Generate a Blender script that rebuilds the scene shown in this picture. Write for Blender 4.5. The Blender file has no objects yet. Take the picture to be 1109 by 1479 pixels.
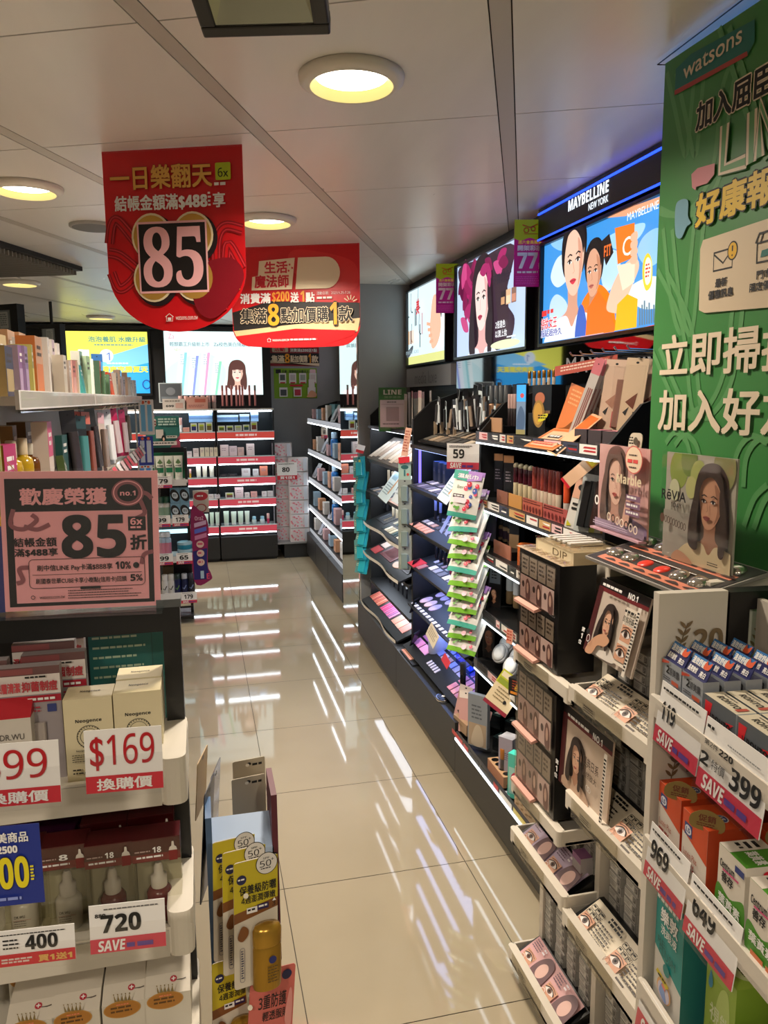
import bpy, bmesh, math, random
from mathutils import Vector, Matrix
random.seed(7)
R = math.radians
SC = bpy.context.scene
COL = SC.collection

# ------------------------------------------------------------------ camera
FOC, EYE = 1112.0, 1.527                      # focal length in pixels of the 1109x1479 frame, eye height (m)
_yaw, _pit, _rol = R(13.41), R(8.455), R(-0.46)
_f = Vector((math.sin(_yaw)*math.cos(_pit), math.cos(_yaw)*math.cos(_pit), -math.sin(_pit)))
_r0 = Vector((math.cos(_yaw), -math.sin(_yaw), 0)); _u0 = _r0.cross(_f)
_r = math.cos(_rol)*_r0 + math.sin(_rol)*_u0
_u = -math.sin(_rol)*_r0 + math.cos(_rol)*_u0
cam = bpy.data.cameras.new('camera'); cam_o = bpy.data.objects.new('camera', cam); COL.objects.link(cam_o)
cam.sensor_fit = 'HORIZONTAL'; cam.sensor_width = 36; cam.lens = 36*FOC/1109; cam.clip_start = 0.02
cam_o.matrix_world = Matrix(((_r.x, _u.x, -_f.x, 0), (_r.y, _u.y, -_f.y, 0), (_r.z, _u.z, -_f.z, EYE), (0, 0, 0, 1)))
SC.camera = cam_o

# ------------------------------------------------------------------ colour management, world
SC.view_settings.view_transform = 'Standard'; SC.view_settings.look = 'None'
SC.view_settings.gamma = 1; SC.view_settings.use_curve_mapping = False
SC.view_settings.exposure = 0.42
SC.cycles.use_denoising = True
SC.cycles.max_bounces = 8; SC.cycles.transparent_max_bounces = 16
SC.cycles.sample_clamp_indirect = 4.0
wd = bpy.data.worlds.new('world'); SC.world = wd; wd.use_nodes = True
wd.node_tree.nodes['Background'].inputs[0].default_value = (0.75, 0.8, 1, 1)
wd.node_tree.nodes['Background'].inputs[1].default_value = 0.02
ROOM_H = 2.22
# ceiling downlights of the shop (x, y, watts, colour): those in view and the rest of the run
WARM = (1.0, 0.87, 0.72)
DOWNLIGHTS_IN_VIEW = [(0.356, 1.765, 13), (-0.517, 2.85, 13), (0.292, 3.156, 14), (-0.99, 5.06, 14), (-0.76, 7.0, 10)]
DOWNLIGHTS_BEYOND = [(-0.62, -0.55, 16), (-1.7, 3.6, 12), (-1.9, 1.5, 12), (-2.2, 5.8, 12), (0.45, -1.0, 16)]

def lamp(name, loc, watts, size=0.15, color=WARM, spread=R(150), shape='DISK', rot=(0, 0, 0), size_y=None):
    l = bpy.data.lights.new(name, 'AREA'); l.shape = shape; l.size = size; l.energy = watts
    l.color = color; l.spread = spread
    if size_y: l.size_y = size_y
    o = bpy.data.objects.new(name, l); COL.objects.link(o); o.location = loc; o.rotation_euler = rot
    return o
for (x, y, w) in DOWNLIGHTS_IN_VIEW + DOWNLIGHTS_BEYOND:
    lamp('downlight_lamp', (x, y, ROOM_H-0.026), w)

# a pixel of the photo -> the point where its ray meets a plane of the room
def _ray(px, py): return (px-554.5)/FOC*_r - (py-739.5)/FOC*_u + _f
def atx(px, py, X): d = _ray(px, py); return Vector((0, 0, EYE)) + d*(X/d.x)
def aty(px, py, Y): d = _ray(px, py); return Vector((0, 0, EYE)) + d*(Y/d.y)
def atz(px, py, Z=0.0): d = _ray(px, py); return Vector((0, 0, EYE)) + d*((Z-EYE)/d.z)

# ------------------------------------------------------------------ materials
_M = {}
def lin(h):
    h = h.lstrip('#'); v = [int(h[i:i+2], 16)/255 for i in (0, 2, 4)]
    return tuple(c/12.92 if c <= 0.04045 else ((c+0.055)/1.055)**2.4 for c in v)
def mat(h, rough=0.5, metal=0.0, emit=0.0, coat=0.0, bump=0.0):
    key = (h, rough, metal, emit, coat, bump)
    if key in _M: return _M[key]
    m = bpy.data.materials.new('paint_' + h.lstrip('#') + ('_lit' if emit else '')); m.use_nodes = True
    nt = m.node_tree; b = nt.nodes['Principled BSDF']; c = (*lin(h), 1)
    b.inputs['Base Color'].default_value = c; b.inputs['Roughness'].default_value = rough
    b.inputs['Metallic'].default_value = metal; b.inputs['Coat Weight'].default_value = coat
    if emit:
        b.inputs['Emission Color'].default_value = c; b.inputs['Emission Strength'].default_value = emit
        b.inputs['Base Color'].default_value = (*[x*0.3 for x in c[:3]], 1)
    if bump:
        n = nt.nodes.new('ShaderNodeTexNoise'); n.inputs['Scale'].default_value = 60
        bp = nt.nodes.new('ShaderNodeBump'); bp.inputs['Strength'].default_value = bump
        nt.links.new(n.outputs['Fac'], bp.inputs['Height']); nt.links.new(bp.outputs['Normal'], b.inputs['Normal'])
    m.diffuse_color = c
    _M[key] = m; return m
def PT(h): return mat(h, 0.45)
def clear(h='#ffffff', gloss=0.12, rough=0.04):
    """thin clear plastic: mostly lets light straight through, with a sheen"""
    key = ('clear', h, gloss, rough)
    if key in _M: return _M[key]
    m = bpy.data.materials.new('clear_plastic'); m.use_nodes = True; nt = m.node_tree
    for n in list(nt.nodes):
        if n.type != 'OUTPUT_MATERIAL': nt.nodes.remove(n)
    out = [n for n in nt.nodes if n.type == 'OUTPUT_MATERIAL'][0]
    t = nt.nodes.new('ShaderNodeBsdfTransparent'); t.inputs[0].default_value = (*lin(h), 1)
    g = nt.nodes.new('ShaderNodeBsdfGlossy'); g.inputs['Roughness'].default_value = rough
    fr = nt.nodes.new('ShaderNodeLayerWeight'); fr.inputs[0].default_value = 0.5
    pw = nt.nodes.new('ShaderNodeMath'); pw.operation = 'POWER'; pw.inputs[1].default_value = 4.0
    ad = nt.nodes.new('ShaderNodeMath'); ad.operation = 'MULTIPLY_ADD'; ad.inputs[1].default_value = 0.30; ad.inputs[2].default_value = 0.02+gloss*0.18; ad.use_clamp = True
    nt.links.new(fr.outputs['Facing'], pw.inputs[0])
    mx = nt.nodes.new('ShaderNodeMixShader')
    nt.links.new(pw.outputs[0], ad.inputs[0]); nt.links.new(ad.outputs[0], mx.inputs[0])
    nt.links.new(t.outputs[0], mx.inputs[1]); nt.links.new(g.outputs[0], mx.inputs[2]); nt.links.new(mx.outputs[0], out.inputs[0])
    m.diffuse_color = (1, 1, 1, 0.3)
    _M[key] = m; return m
def noisy(name, h1, h2, scale=3.0, rough=0.3, detail=4, rough2=None, stretch=None, bump=0):
    m = bpy.data.materials.new(name); m.use_nodes = True; nt = m.node_tree; b = nt.nodes['Principled BSDF']
    tc = nt.nodes.new('ShaderNodeTexCoord'); mp = nt.nodes.new('ShaderNodeMapping')
    if stretch: mp.inputs['Scale'].default_value = stretch
    n = nt.nodes.new('ShaderNodeTexNoise'); n.inputs['Scale'].default_value = scale; n.inputs['Detail'].default_value = detail
    cr = nt.nodes.new('ShaderNodeValToRGB'); cr.color_ramp.elements[0].position = 0.3; cr.color_ramp.elements[1].position = 0.7
    cr.color_ramp.elements[0].color = (*lin(h1), 1); cr.color_ramp.elements[1].color = (*lin(h2), 1)
    L = nt.links.new
    L(tc.outputs['Object'], mp.inputs[0]); L(mp.outputs[0], n.inputs['Vector']); L(n.outputs['Fac'], cr.inputs[0]); L(cr.outputs[0], b.inputs['Base Color'])
    b.inputs['Roughness'].default_value = rough
    if rough2 is not None:
        mr = nt.nodes.new('ShaderNodeMapRange'); mr.inputs['To Min'].default_value = rough; mr.inputs['To Max'].default_value = rough2
        L(n.outputs['Fac'], mr.inputs['Value']); L(mr.outputs[0], b.inputs['Roughness'])
    if bump:
        bp = nt.nodes.new('ShaderNodeBump'); bp.inputs['Strength'].default_value = bump; bp.inputs['Distance'].default_value = 0.01
        L(n.outputs['Fac'], bp.inputs['Height']); L(bp.outputs['Normal'], b.inputs['Normal'])
    return m
BLACK = mat('#0b0b0c', 0.35); DARK = mat('#1c1d1f', 0.4); CHAR = mat('#2c2e30', 0.45); WHITE = mat('#eeeeec', 0.45)
PAPER = mat('#e8e6e2', 0.6); RED = mat('#c5182b', 0.45); INK = mat('#121212', 0.6); GREY = mat('#8e8f90', 0.5)
IVORY = mat('#e6dfd0', 0.35); CHROME = mat('#c9c9c9', 0.18, 1.0); GOLD = mat('#b98a3c', 0.28, 0.85)
LED = mat('#e8f4ff', 0.5, 0, 6.0); CLEAR = clear(); SAVE = mat('#c8344a', 0.5); PINKRAIL = mat('#f0505a', 0.4, 0, 0.25)

# ------------------------------------------------------------------ lettering
_T = {}
def glyphs(s, bold=0.0, spacing=1.0):
    k = (s, bold, spacing)
    if k in _T: return _T[k]
    c = bpy.data.curves.new('lettering', 'FONT'); c.body = s; c.size = 1; c.offset = bold; c.resolution_u = 3; c.space_character = spacing
    o = bpy.data.objects.new('lettering', c); m = bpy.data.meshes.new_from_object(o)
    v = [(p.co.x, p.co.y) for p in m.vertices]; f = [tuple(q.vertices) for q in m.polygons]
    bpy.data.objects.remove(o); bpy.data.curves.remove(c); bpy.data.meshes.remove(m)
    xs = [p[0] for p in v] or [0, 1]; ys = [p[1] for p in v] or [0, 1]
    _T[k] = (v, f, min(xs), max(xs), min(ys), max(ys)); return _T[k]

def heavy(t, bold):
    """the sans cuts of the bundled mathematical letters: true bold figures and capitals where a bold cut is asked for"""
    o = ''
    for c in t:
        n = ord(c)
        if '0' <= c <= '9': c = chr((0x1D7EC if bold >= .02 else 0x1D7E2)+n-48)
        elif bold >= .02 and 'A' <= c <= 'Z': c = chr(0x1D5D4+n-65)
        elif bold >= .02 and 'a' <= c <= 'z': c = chr(0x1D5EE+n-97)
        o += c
    return o, (bold*.3 if t.isascii() else bold)
def spline(pts, n=6, closed=True):
    out = []; N = len(pts)
    for i in range(N if closed else N-1):
        p0, p1, p2, p3 = (pts[(i+j) % N] if closed else pts[min(max(i+j, 0), N-1)] for j in (-1, 0, 1, 2))
        for k in range(n):
            t = k/n
            out.append(tuple(0.5*((2*p1[a]) + (-p0[a]+p2[a])*t + (2*p0[a]-5*p1[a]+4*p2[a]-p3[a])*t*t + (-p0[a]+3*p1[a]-3*p2[a]+p3[a])*t**3) for a in (0, 1)))
    if not closed: out.append(pts[-1])
    return out

def clip(pts, box):
    x0, z0, x1, z1 = box
    for ax, lim, sg in ((0, x0, 1), (0, x1, -1), (1, z0, 1), (1, z1, -1)):
        out = []
        for i in range(len(pts)):
            a, c = pts[i-1], pts[i]; da, dc = sg*(a[ax]-lim), sg*(c[ax]-lim)
            if (da >= 0) != (dc >= 0):
                t = da/(da-dc); out.append((a[0]+(c[0]-a[0])*t, a[1]+(c[1]-a[1])*t))
            if dc >= 0: out.append(c)
        pts = out
        if not pts: break
    return pts
# ------------------------------------------------------------------ mesh builder: solids, and flat print laid on a face that looks to -Y
class B:
    def __init__(s, y=0.0, eps=0.0003):
        s.v = []; s.f = []; s.k = []; s.sm = []; s.mats = []; s.T = None; s.y = y; s.eps = eps; s.clip = None
    def _mi(s, m):
        if m not in s.mats: s.mats.append(m)
        return s.mats.index(m)
    def add(s, vs, fs, m, smooth=False):
        o = len(s.v)
        if s.T is not None: vs = [tuple(s.T @ Vector(p)) for p in vs]
        s.v += [tuple(p) for p in vs]
        for i, f in enumerate(fs):
            s.f.append(tuple(o+j for j in f)); s.k.append(s._mi(m[i] if isinstance(m, (list, tuple)) else m)); s.sm.append(smooth)
        return s
    # solids
    def box(s, x0, x1, y0, y1, z0, z1, m, top=None, front=None, side=None):
        vs = [(x0, y0, z0), (x1, y0, z0), (x1, y1, z0), (x0, y1, z0), (x0, y0, z1), (x1, y0, z1), (x1, y1, z1), (x0, y1, z1)]
        fs = [(0, 1, 5, 4), (1, 2, 6, 5), (2, 3, 7, 6), (3, 0, 4, 7), (4, 5, 6, 7), (3, 2, 1, 0)]
        return s.add(vs, fs, [front or m, side or m, m, side or m, top or m, m])
    def rbox(s, x0, x1, y0, y1, z0, z1, m, r=0.004, n=3, top=None):
        """box with its upright corners rounded"""
        pts = rr(x0, y0, x1, y1, r, n); N = len(pts)
        vs = [(x, y, z0) for x, y in pts] + [(x, y, z1) for x, y in pts]
        fs = [(i, (i+1) % N, N+(i+1) % N, N+i) for i in range(N)]
        s.add(vs, fs, m); s.add(vs, [tuple(range(N, 2*N))], top or m); return s.add(vs, [tuple(range(N-1, -1, -1))], m)
    def prism(s, poly, y0, y1, m, cap=None):
        """outline in x,z pushed from y0 (front) to y1"""
        N = len(poly); a = sum(poly[i][0]*poly[(i+1) % N][1]-poly[(i+1) % N][0]*poly[i][1] for i in range(N))
        if a < 0: poly = poly[::-1]
        vs = [(x, y0, z) for x, z in poly] + [(x, y1, z) for x, z in poly]
        s.add(vs, [tuple(range(N))], cap or m)
        return s.add(vs, [tuple(range(2*N-1, N-1, -1))] + [((i+1) % N, i, N+i, N+(i+1) % N) for i in range(N)], m)
    def xprism(s, poly, x0, x1, m):
        """outline in y,z pushed along x"""
        N = len(poly); a = sum(poly[i][0]*poly[(i+1) % N][1]-poly[(i+1) % N][0]*poly[i][1] for i in range(N))
        if a < 0: poly = poly[::-1]
        vs = [(x1, y, z) for y, z in poly] + [(x0, y, z) for y, z in poly]
        return s.add(vs, [tuple(range(N)), tuple(range(2*N-1, N-1, -1))] + [((i+1) % N, i, N+i, N+(i+1) % N) for i in range(N)], m)
    def lathe(s, prof, m, c=(0, 0, 0), n=16, sx=1.0, sy=1.0):
        vs = []; fs = []; P = len(prof)
        for r, z in prof:
            for i in range(n):
                a = 2*math.pi*i/n; vs.append((c[0]+r*sx*math.cos(a), c[1]+r*sy*math.sin(a), c[2]+z))
        for j in range(P-1):
            for i in range(n): fs.append((j*n+i, j*n+(i+1) % n, (j+1)*n+(i+1) % n, (j+1)*n+i))
        s.add(vs, fs, m, True)
        s.add(vs, [tuple(range((P-1)*n, P*n))], m); return s.add(vs, [tuple(range(n-1, -1, -1))], m)
    def tube(s, pts, r, m, n=8):
        pts = [Vector(p) for p in pts]; vs = []; fs = []
        for i, p in enumerate(pts):
            d = (pts[min(i+1, len(pts)-1)]-pts[max(i-1, 0)]).normalized()
            a = d.cross(Vector((0, 0, 1)) if abs(d.z) < 0.9 else Vector((1, 0, 0))).normalized(); b = d.cross(a)
            for k in range(n):
                t = 2*math.pi*k/n; vs.append(tuple(p + r*(math.cos(t)*a+math.sin(t)*b)))
        for i in range(len(pts)-1):
            for k in range(n): fs.append((i*n+k, i*n+(k+1) % n, (i+1)*n+(k+1) % n, (i+1)*n+k))
        s.add(vs, fs, m, True); e = (len(pts)-1)*n
        return s.add(vs, [tuple(range(n-1, -1, -1)), tuple(range(e, e+n))], m)
    def ball(s, c, r, m, n=14, sz=1.0, half=False):
        prof = [(max(1e-4, r*math.cos(t)), r*sz*math.sin(t)) for t in [(-math.pi/2 if not half else 0) + k*((math.pi if not half else math.pi/2)/8) for k in range(9)]]
        return s.lathe(prof, m, c, n)
    # flat print, one layer above the last
    def _up(s): s.y -= s.eps
    def poly(s, pts, m):
        if s.clip: pts = clip(pts, s.clip)
        if len(pts) < 3: return s
        s._up(); N = len(pts)
        a = sum(pts[i][0]*pts[(i+1) % N][1]-pts[(i+1) % N][0]*pts[i][1] for i in range(N))
        if a < 0: pts = pts[::-1]
        return s.add([(x, s.y, z) for x, z in pts], [tuple(range(N))], m)
    def rect(s, x0, z0, x1, z1, m): return s.poly([(x0, z0), (x1, z0), (x1, z1), (x0, z1)], m)
    def rrect(s, x0, z0, x1, z1, r, m): return s.poly(rr(x0, z0, x1, z1, r), m)
    def ell(s, cx, cz, rx, rz, m, n=28, rot=0):
        c, q = math.cos(rot), math.sin(rot)
        return s.poly([(cx+rx*math.cos(t)*c-rz*math.sin(t)*q, cz+rx*math.cos(t)*q+rz*math.sin(t)*c) for t in [2*math.pi*i/n for i in range(n)]], m)
    def blob(s, pts, m, n=6): return s.poly(spline(pts, n), m)
    def ring(s, cx, cz, rx, rz, w, m, n=32):
        s._up(); vs = []; fs = []
        for i in range(n):
            t = 2*math.pi*i/n
            vs += [(cx+rx*math.cos(t), s.y, cz+rz*math.sin(t)), (cx+(rx-w)*math.cos(t), s.y, cz+(rz-w)*math.sin(t))]
        for i in range(n): j = (i+1) % n; fs.append((2*i, 2*j, 2*j+1, 2*i+1))
        return s.add(vs, fs, m)
    def stroke(s, pts, w, m, closed=False):
        s._up(); N = len(pts); vs = []; fs = []
        for i in range(N):
            a = Vector(pts[(i-1) % N] if closed else pts[max(i-1, 0)]); b = Vector(pts[(i+1) % N] if closed else pts[min(i+1, N-1)])
            d = (b-a); d = d.normalized() if d.length else Vector((1, 0)); nx, nz = -d.y*w/2, d.x*w/2
            x, z = pts[i]; vs += [(x+nx, s.y, z+nz), (x-nx, s.y, z-nz)]
        for i in range(N if closed else N-1):
            j = (i+1) % N; fs.append((2*i, 2*i+1, 2*j+1, 2*j))
        if s.clip:
            for f in fs:
                q = clip([(vs[k][0], vs[k][2]) for k in f], s.clip)
                if len(q) > 2: s.add([(x, s.y, z) for x, z in q], [tuple(range(len(q)))], m)
            return s
        return s.add(vs, fs, m)
    def line(s, x0, z0, x1, z1, w, m): return s.stroke([(x0, z0), (x1, z1)], w, m)
    def text(s, t, x0, z0, x1, z1, m, bold=0.0, keep=False, align='c', spacing=1.0, skew=0.0, up=True):
        """lettering fitted to a box; bold letters are the same cut laid five times, a little apart"""
        if up: s._up()
        t, bold = heavy(t, bold)
        v, f, a, b, c, d = glyphs(t, 0.0, spacing); kx = (x1-x0)/max(b-a+2*bold, 1e-6); kz = (z1-z0)/max(d-c+2*bold, 1e-6)
        ox, oz = x0, z0
        if keep:
            k = min(kx, kz); kx = kz = k; ox += 0 if align == 'l' else ((x1-x0)-(b-a+2*bold)*k)*(0.5 if align == 'c' else 1); oz += ((z1-z0)-(d-c+2*bold)*k)/2
        for i, (dx, dz) in enumerate(((1, 1), (-1, 1), (1, -1), (-1, -1), (0, 0)) if bold else ((0, 0),)):
            s.add([(ox+(p-a+bold+dx*bold)*kx+skew*(q-c)*kz, s.y-i*1e-6, oz+(q-c+bold+dz*bold)*kz) for p, q in v], f, m)
        return s
    def otext(s, t, x0, z0, x1, z1, m, mo, bold=0.02, out=0.05, **k):
        """lettering with an outline: a fatter cut below, the leaner on top, on the same baseline"""
        g, gb = heavy(t, bold); v, f, a, b, c, d = glyphs(g); T0, bold0, bold = t, bold, gb
        kx = (x1-x0)/(b-a+2*bold); kz = (z1-z0)/(d-c+2*bold)
        s._up()
        for q in range(8):
            t_ = 2*math.pi*q/8; dx, dz = bold+(bold+out)*math.cos(t_), bold+(bold+out)*math.sin(t_)
            s.add([(x0+(p-a+dx)*kx, s.y-q*1e-6, z0+(w-c+dz)*kz) for p, w in v], f, mo)
        return s.text(T0, x0, z0, x1, z1, m, bold0)
    def bars(s, x0, z0, x1, z1, n, m, fill=0.5, rag=0.25, words=0):
        """print too small to read: rows of short dashes"""
        s._up(); h = (z1-z0)/n; rg = random.Random(int((x0*7+z0*13+x1*3)*1e5))
        for i in range(n):
            zt = z1-i*h; e = x1-(x1-x0)*rag*rg.random(); x = x0
            while x < e-1e-6:
                w = h*fill*rg.uniform(1.2, 3.5) if not words else (e-x0)/words*rg.uniform(.5, .95)
                w = min(w, e-x); s.add([(x, s.y, zt-h*fill), (x+w, s.y, zt-h*fill), (x+w, s.y, zt), (x, s.y, zt)], [(0, 1, 2, 3)], m)
                x += w+h*fill*0.5
        return s
    def at(s, M): s.T = M; return s
    def build(s, name, parent=None, loc=(0, 0, 0), rz=0.0, rot=None, bevel=0.0):
        me = bpy.data.meshes.new(name); me.from_pydata(s.v, [], s.f)
        for m in s.mats: me.materials.append(m)
        me.polygons.foreach_set('material_index', s.k); me.polygons.foreach_set('use_smooth', s.sm); me.update()
        o = bpy.data.objects.new(name, me); COL.objects.link(o)
        if parent: o.parent = parent
        o.location = loc; o.rotation_euler = rot if rot else (0, 0, rz)
        if bevel:
            q = o.modifiers.new('bevel', 'BEVEL'); q.width = bevel; q.segments = 2; q.limit_method = 'ANGLE'; q.angle_limit = R(50)
        return o
def rr(x0, z0, x1, z1, r, n=5):
    out = []
    for cx, cz, a in ((x1-r, z0+r, -90), (x1-r, z1-r, 0), (x0+r, z1-r, 90), (x0+r, z0+r, 180)):
        for i in range(n+1):
            t = R(a+90*i/n); out.append((cx+r*math.cos(t), cz+r*math.sin(t)))
    return out

# ------------------------------------------------------------------ things, parts, copies
def tag(o, label, cat, group=None):
    o['label'] = label; o['category'] = cat
    if group: o['group'] = group
    return o
def thing(name, label, cat, loc=(0, 0, 0), rz=0.0, group=None, rot=None):
    o = bpy.data.objects.new(name, None); COL.objects.link(o); o.location = loc; o.empty_display_size = 0.02
    o.rotation_euler = rot if rot else (0, 0, rz)
    return tag(o, label, cat, group)
def struct(name, b, **k):
    o = b.build(name, **k); o['kind'] = 'structure'; return o
def dup(o, loc=None, rz=None, label=None, group=None, parent=None, rot=None):
    c = o.copy(); COL.objects.link(c)
    if parent: c.parent = parent
    if loc is not None: c.location = loc
    if rz is not None: c.rotation_euler = (0, 0, rz)
    if rot is not None: c.rotation_euler = rot
    if label: c['label'] = label
    if group: c['group'] = group
    for ch in list(o.children): dup(ch, parent=c)
    return c
ORD = ['first', 'second', 'third', 'fourth', 'fifth', 'sixth', 'seventh', 'eighth', 'ninth', 'tenth', 'eleventh', 'twelfth', 'thirteenth', 'fourteenth', 'fifteenth', 'sixteenth', 'seventeenth', 'eighteenth', 'nineteenth', 'twentieth', 'twenty-first', 'twenty-second', 'twenty-third', 'twenty-fourth', 'twenty-fifth', 'twenty-sixth', 'twenty-seventh', 'twenty-eighth', 'twenty-ninth', 'thirtieth']
def nth(i, n=None):
    if n and n > 1 and i == n-1: return 'last'
    return ORD[i]
_USED = {}
def series(proto, spots, label, group=None, rz=None, first=True):
    """proto stands at the first spot, copies of it at the others; label(i, n) names each; a spot is a point or (point, rz)"""
    out = []
    for i, p in enumerate(spots):
        pos, a = (p if isinstance(p[0], (tuple, Vector)) else (p, rz))
        if i == 0 and first:
            o = proto; o.location = pos
            if a is not None: o.rotation_euler = (0, 0, a)
        else: o = dup(proto, pos, a)
        o['label'] = label(i, len(spots))
        if group and len(spots) > 1: o['group'] = group
        out.append(o)
    return out
FACE_L = -math.pi/2            # rz of a thing on the right-hand wall, looking out to the aisle (-X)

def yfor(px, X, z):
    k = (px-554.5)/FOC; q = z-EYE; return (k*(X*_f.x+q*_f.z)-(X*_r.x+q*_r.z))/(_r.y-k*_f.y)
def xfor(px, Y, z):
    k = (px-554.5)/FOC; q = z-EYE; return (k*(Y*_f.y+q*_f.z)-(Y*_r.y+q*_r.z))/(_r.x-k*_f.x)
# ================================================================== the room
XL, XR, YB, YF = -3.2, 1.42, -2.0, 7.74
TILE = noisy('polished_cream_tile', '#a3977f', '#ada188', 1.6, 0.03, 5, rough2=0.06)
TILE.node_tree.nodes['Principled BSDF'].inputs['Specular IOR Level'].default_value = 0.7
GROUT = mat('#4a4238', 0.8)
b = B(); b.box(XL, XR, YB, YF, -0.06, -0.002, GROUT)
g = 0.0013; x = 0.2-0.6*6
while x < XR:
    y = 4.636-0.6*12
    while y < YF:
        x0, x1, y0, y1 = max(x+g, XL), min(x+0.6-g, XR), max(y+g, YB), min(y+0.6-g, YF)
        if x1 > x0 and y1 > y0: b.add([(x0, y0, 0), (x1, y0, 0), (x1, y1, 0), (x0, y1, 0)], [(0, 1, 2, 3)], TILE)
        y += 0.6
    x += 0.6
struct('floor', b)

# ceiling: pressed metal panels between flat carrier strips; the grid lies 23.7 degrees off the aisle
# satin enamel
PANEL = noisy('ceiling_panel_enamel', '#dedad4', '#e4e0da', 2.0, 0.24, 3, rough2=0.36, stretch=(6, 1, 1))
STRIP = mat('#bab4ac', 0.4); SEAM = mat('#2a2725', 0.8)
phi = R(23.65); ca, sa = math.cos(phi), math.sin(phi)
def cgrid(bc, ac): return (bc*ca + ac*sa, -bc*sa + ac*ca)        # across-strip, along-strip -> room x, y
b = B(); H = ROOM_H
pitch, wst = 0.645, 0.042
k0 = -0.0755
def cq(b0, b1, a0, a1, z, m, th=0.008):
    q = [cgrid(b0, a0), cgrid(b1, a0), cgrid(b1, a1), cgrid(b0, a1)]
    vs = [(x, y, z) for x, y in q] + [(x, y, z+th) for x, y in q]
    b.add(vs, [(3, 2, 1, 0), (0, 1, 5, 4), (1, 2, 6, 5), (2, 3, 7, 6), (3, 0, 4, 7)], m)
for i in range(-7, 6):
    e = k0+i*pitch
    cq(e+0.002, e+wst-0.002, -4, 12, H, STRIP)
    for j in range(-8, 18):
        a = 1.446+j*0.6135
        cq(e+wst+0.001, e+pitch-0.001, a+0.0022, a+0.6135-0.0022, H, PANEL)
b.add([(-6, -4, H+0.006), (8, -4, H+0.006), (8, 11, H+0.006), (-6, 11, H+0.006)], [(3, 2, 1, 0)], SEAM)
o = struct('ceiling', b)
bm = bmesh.new(); bm.from_mesh(o.data)
for co, no in (((XL, 0, 0), (-1, 0, 0)), ((XR, 0, 0), (1, 0, 0)), ((0, YB, 0), (0, -1, 0)), ((0, YF, 0), (0, 1, 0))):
    bmesh.ops.bisect_plane(bm, geom=bm.verts[:]+bm.edges[:]+bm.faces[:], plane_co=co, plane_no=no, clear_outer=True)
bm.to_mesh(o.data); bm.free()

WALLP = noisy('wall_paint_grey', '#8f9294', '#979a9b', 3, 0.55)
DWALL = mat('#141416', 0.45)
struct('wall_right', B().box(XR, XR+0.08, YB, YF, 0, H+0.02, WALLP))
struct('wall_left', B().box(XL-0.08, XL, YB, YF, 0, H+0.02, WALLP))
struct('wall_back', B().box(XL, XR, YB-0.08, YB, 0, H+0.02, WALLP))
struct('wall_far', B().box(XL, XR, YF, YF+0.08, 0, H+0.02, WALLP))
# the column that stands into the shop between the two runs of cabinets on the right
struct('wall_column', B().box(0.985, XR, 4.78, 5.40, 0, H, WALLP))
# black panelling that carries the light boxes
struct('trim_1', B().box(1.315, XR, 1.0, 4.78, 0.0, H, DWALL))
struct('trim_2', B().box(XL, 0.70, 7.62, YF, 0.0, H-0.03, DWALL).box(XL, 0.70, 7.56, 7.62, 2.165, H-0.025, DWALL))

# mirror on the aisle side of the column
MIR = mat('#dfe6e4', 0.015, 1.0)
m = thing('mirror', 'tall narrow wall mirror on the aisle side of the grey column', 'mirror', (0.984, 5.09, 0.0), FACE_L)
B().box(-0.30, 0.30, -0.006, 0.0, 0.012, 2.19, mat('#c9c6bd', 0.3)).build('backing', m)
B().box(-0.297, 0.297, -0.010, -0.006, 0.015, 2.187, MIR).build('mirror_glass', m)

# ------------------------------------------------------------------ on the ceiling
GLOW = mat('#fff6e2', 0.4, 0, 7.0); BAFFLE = mat('#f5dc8a', 0.35, 0, 0.55); RIM = mat('#d9d2c4', 0.4)
def downlight(x, y, label):
    t = thing('ceiling_downlight', label, 'ceiling light', (x, y, H), group='ceiling downlights')
    bb = B()
    bb.lathe([(0.1, -0.001), (0.116, -0.001), (0.114, -0.012), (0.094, -0.024), (0.091, -0.022)], RIM, n=40); bb.f = bb.f[:-2]; bb.k = bb.k[:-2]; bb.sm = bb.sm[:-2]
    bb.build('trim_ring', t)
    bb = B(); bb.lathe([(0.091, -0.0225), (0.078, -0.001)], BAFFLE, n=40); bb.f = bb.f[:-2]; bb.k = bb.k[:-2]; bb.sm = bb.sm[:-2]
    bb.build('reflector', t)
    B().add([(0.0785*math.cos(2*math.pi*i/36), 0.0785*math.sin(2*math.pi*i/36), -0.0015) for i in range(36)], [tuple(range(35, -1, -1))], GLOW).build('diffuser', t)
for (x, y, w), l in zip(DOWNLIGHTS_IN_VIEW, ['large round ceiling downlight nearest the black floodlight', 'round ceiling downlight at the left edge, beside the red 85 banner', 'round ceiling downlight just above the red and black banner', 'small round ceiling downlight beyond the air vent on the left', 'smallest round ceiling downlight, by the far wall behind the red banner']):
    downlight(x, y, l)

t = thing('ceiling_speaker', 'round grey speaker grille in the ceiling, half hidden by the red 85 banner', 'speaker', (-0.375, 3.41, H))
B().lathe([(0.095, 0.0), (0.095, -0.008), (0.085, -0.011)], mat('#8d8984', 0.5), n=32).build('rim', t)
bb = B(); bb.lathe([(0.084, -0.0111), (0.05, -0.0125), (0.001, -0.013)], mat('#5c5a58', 0.6), n=32)
bb.build('grille', t)

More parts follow.
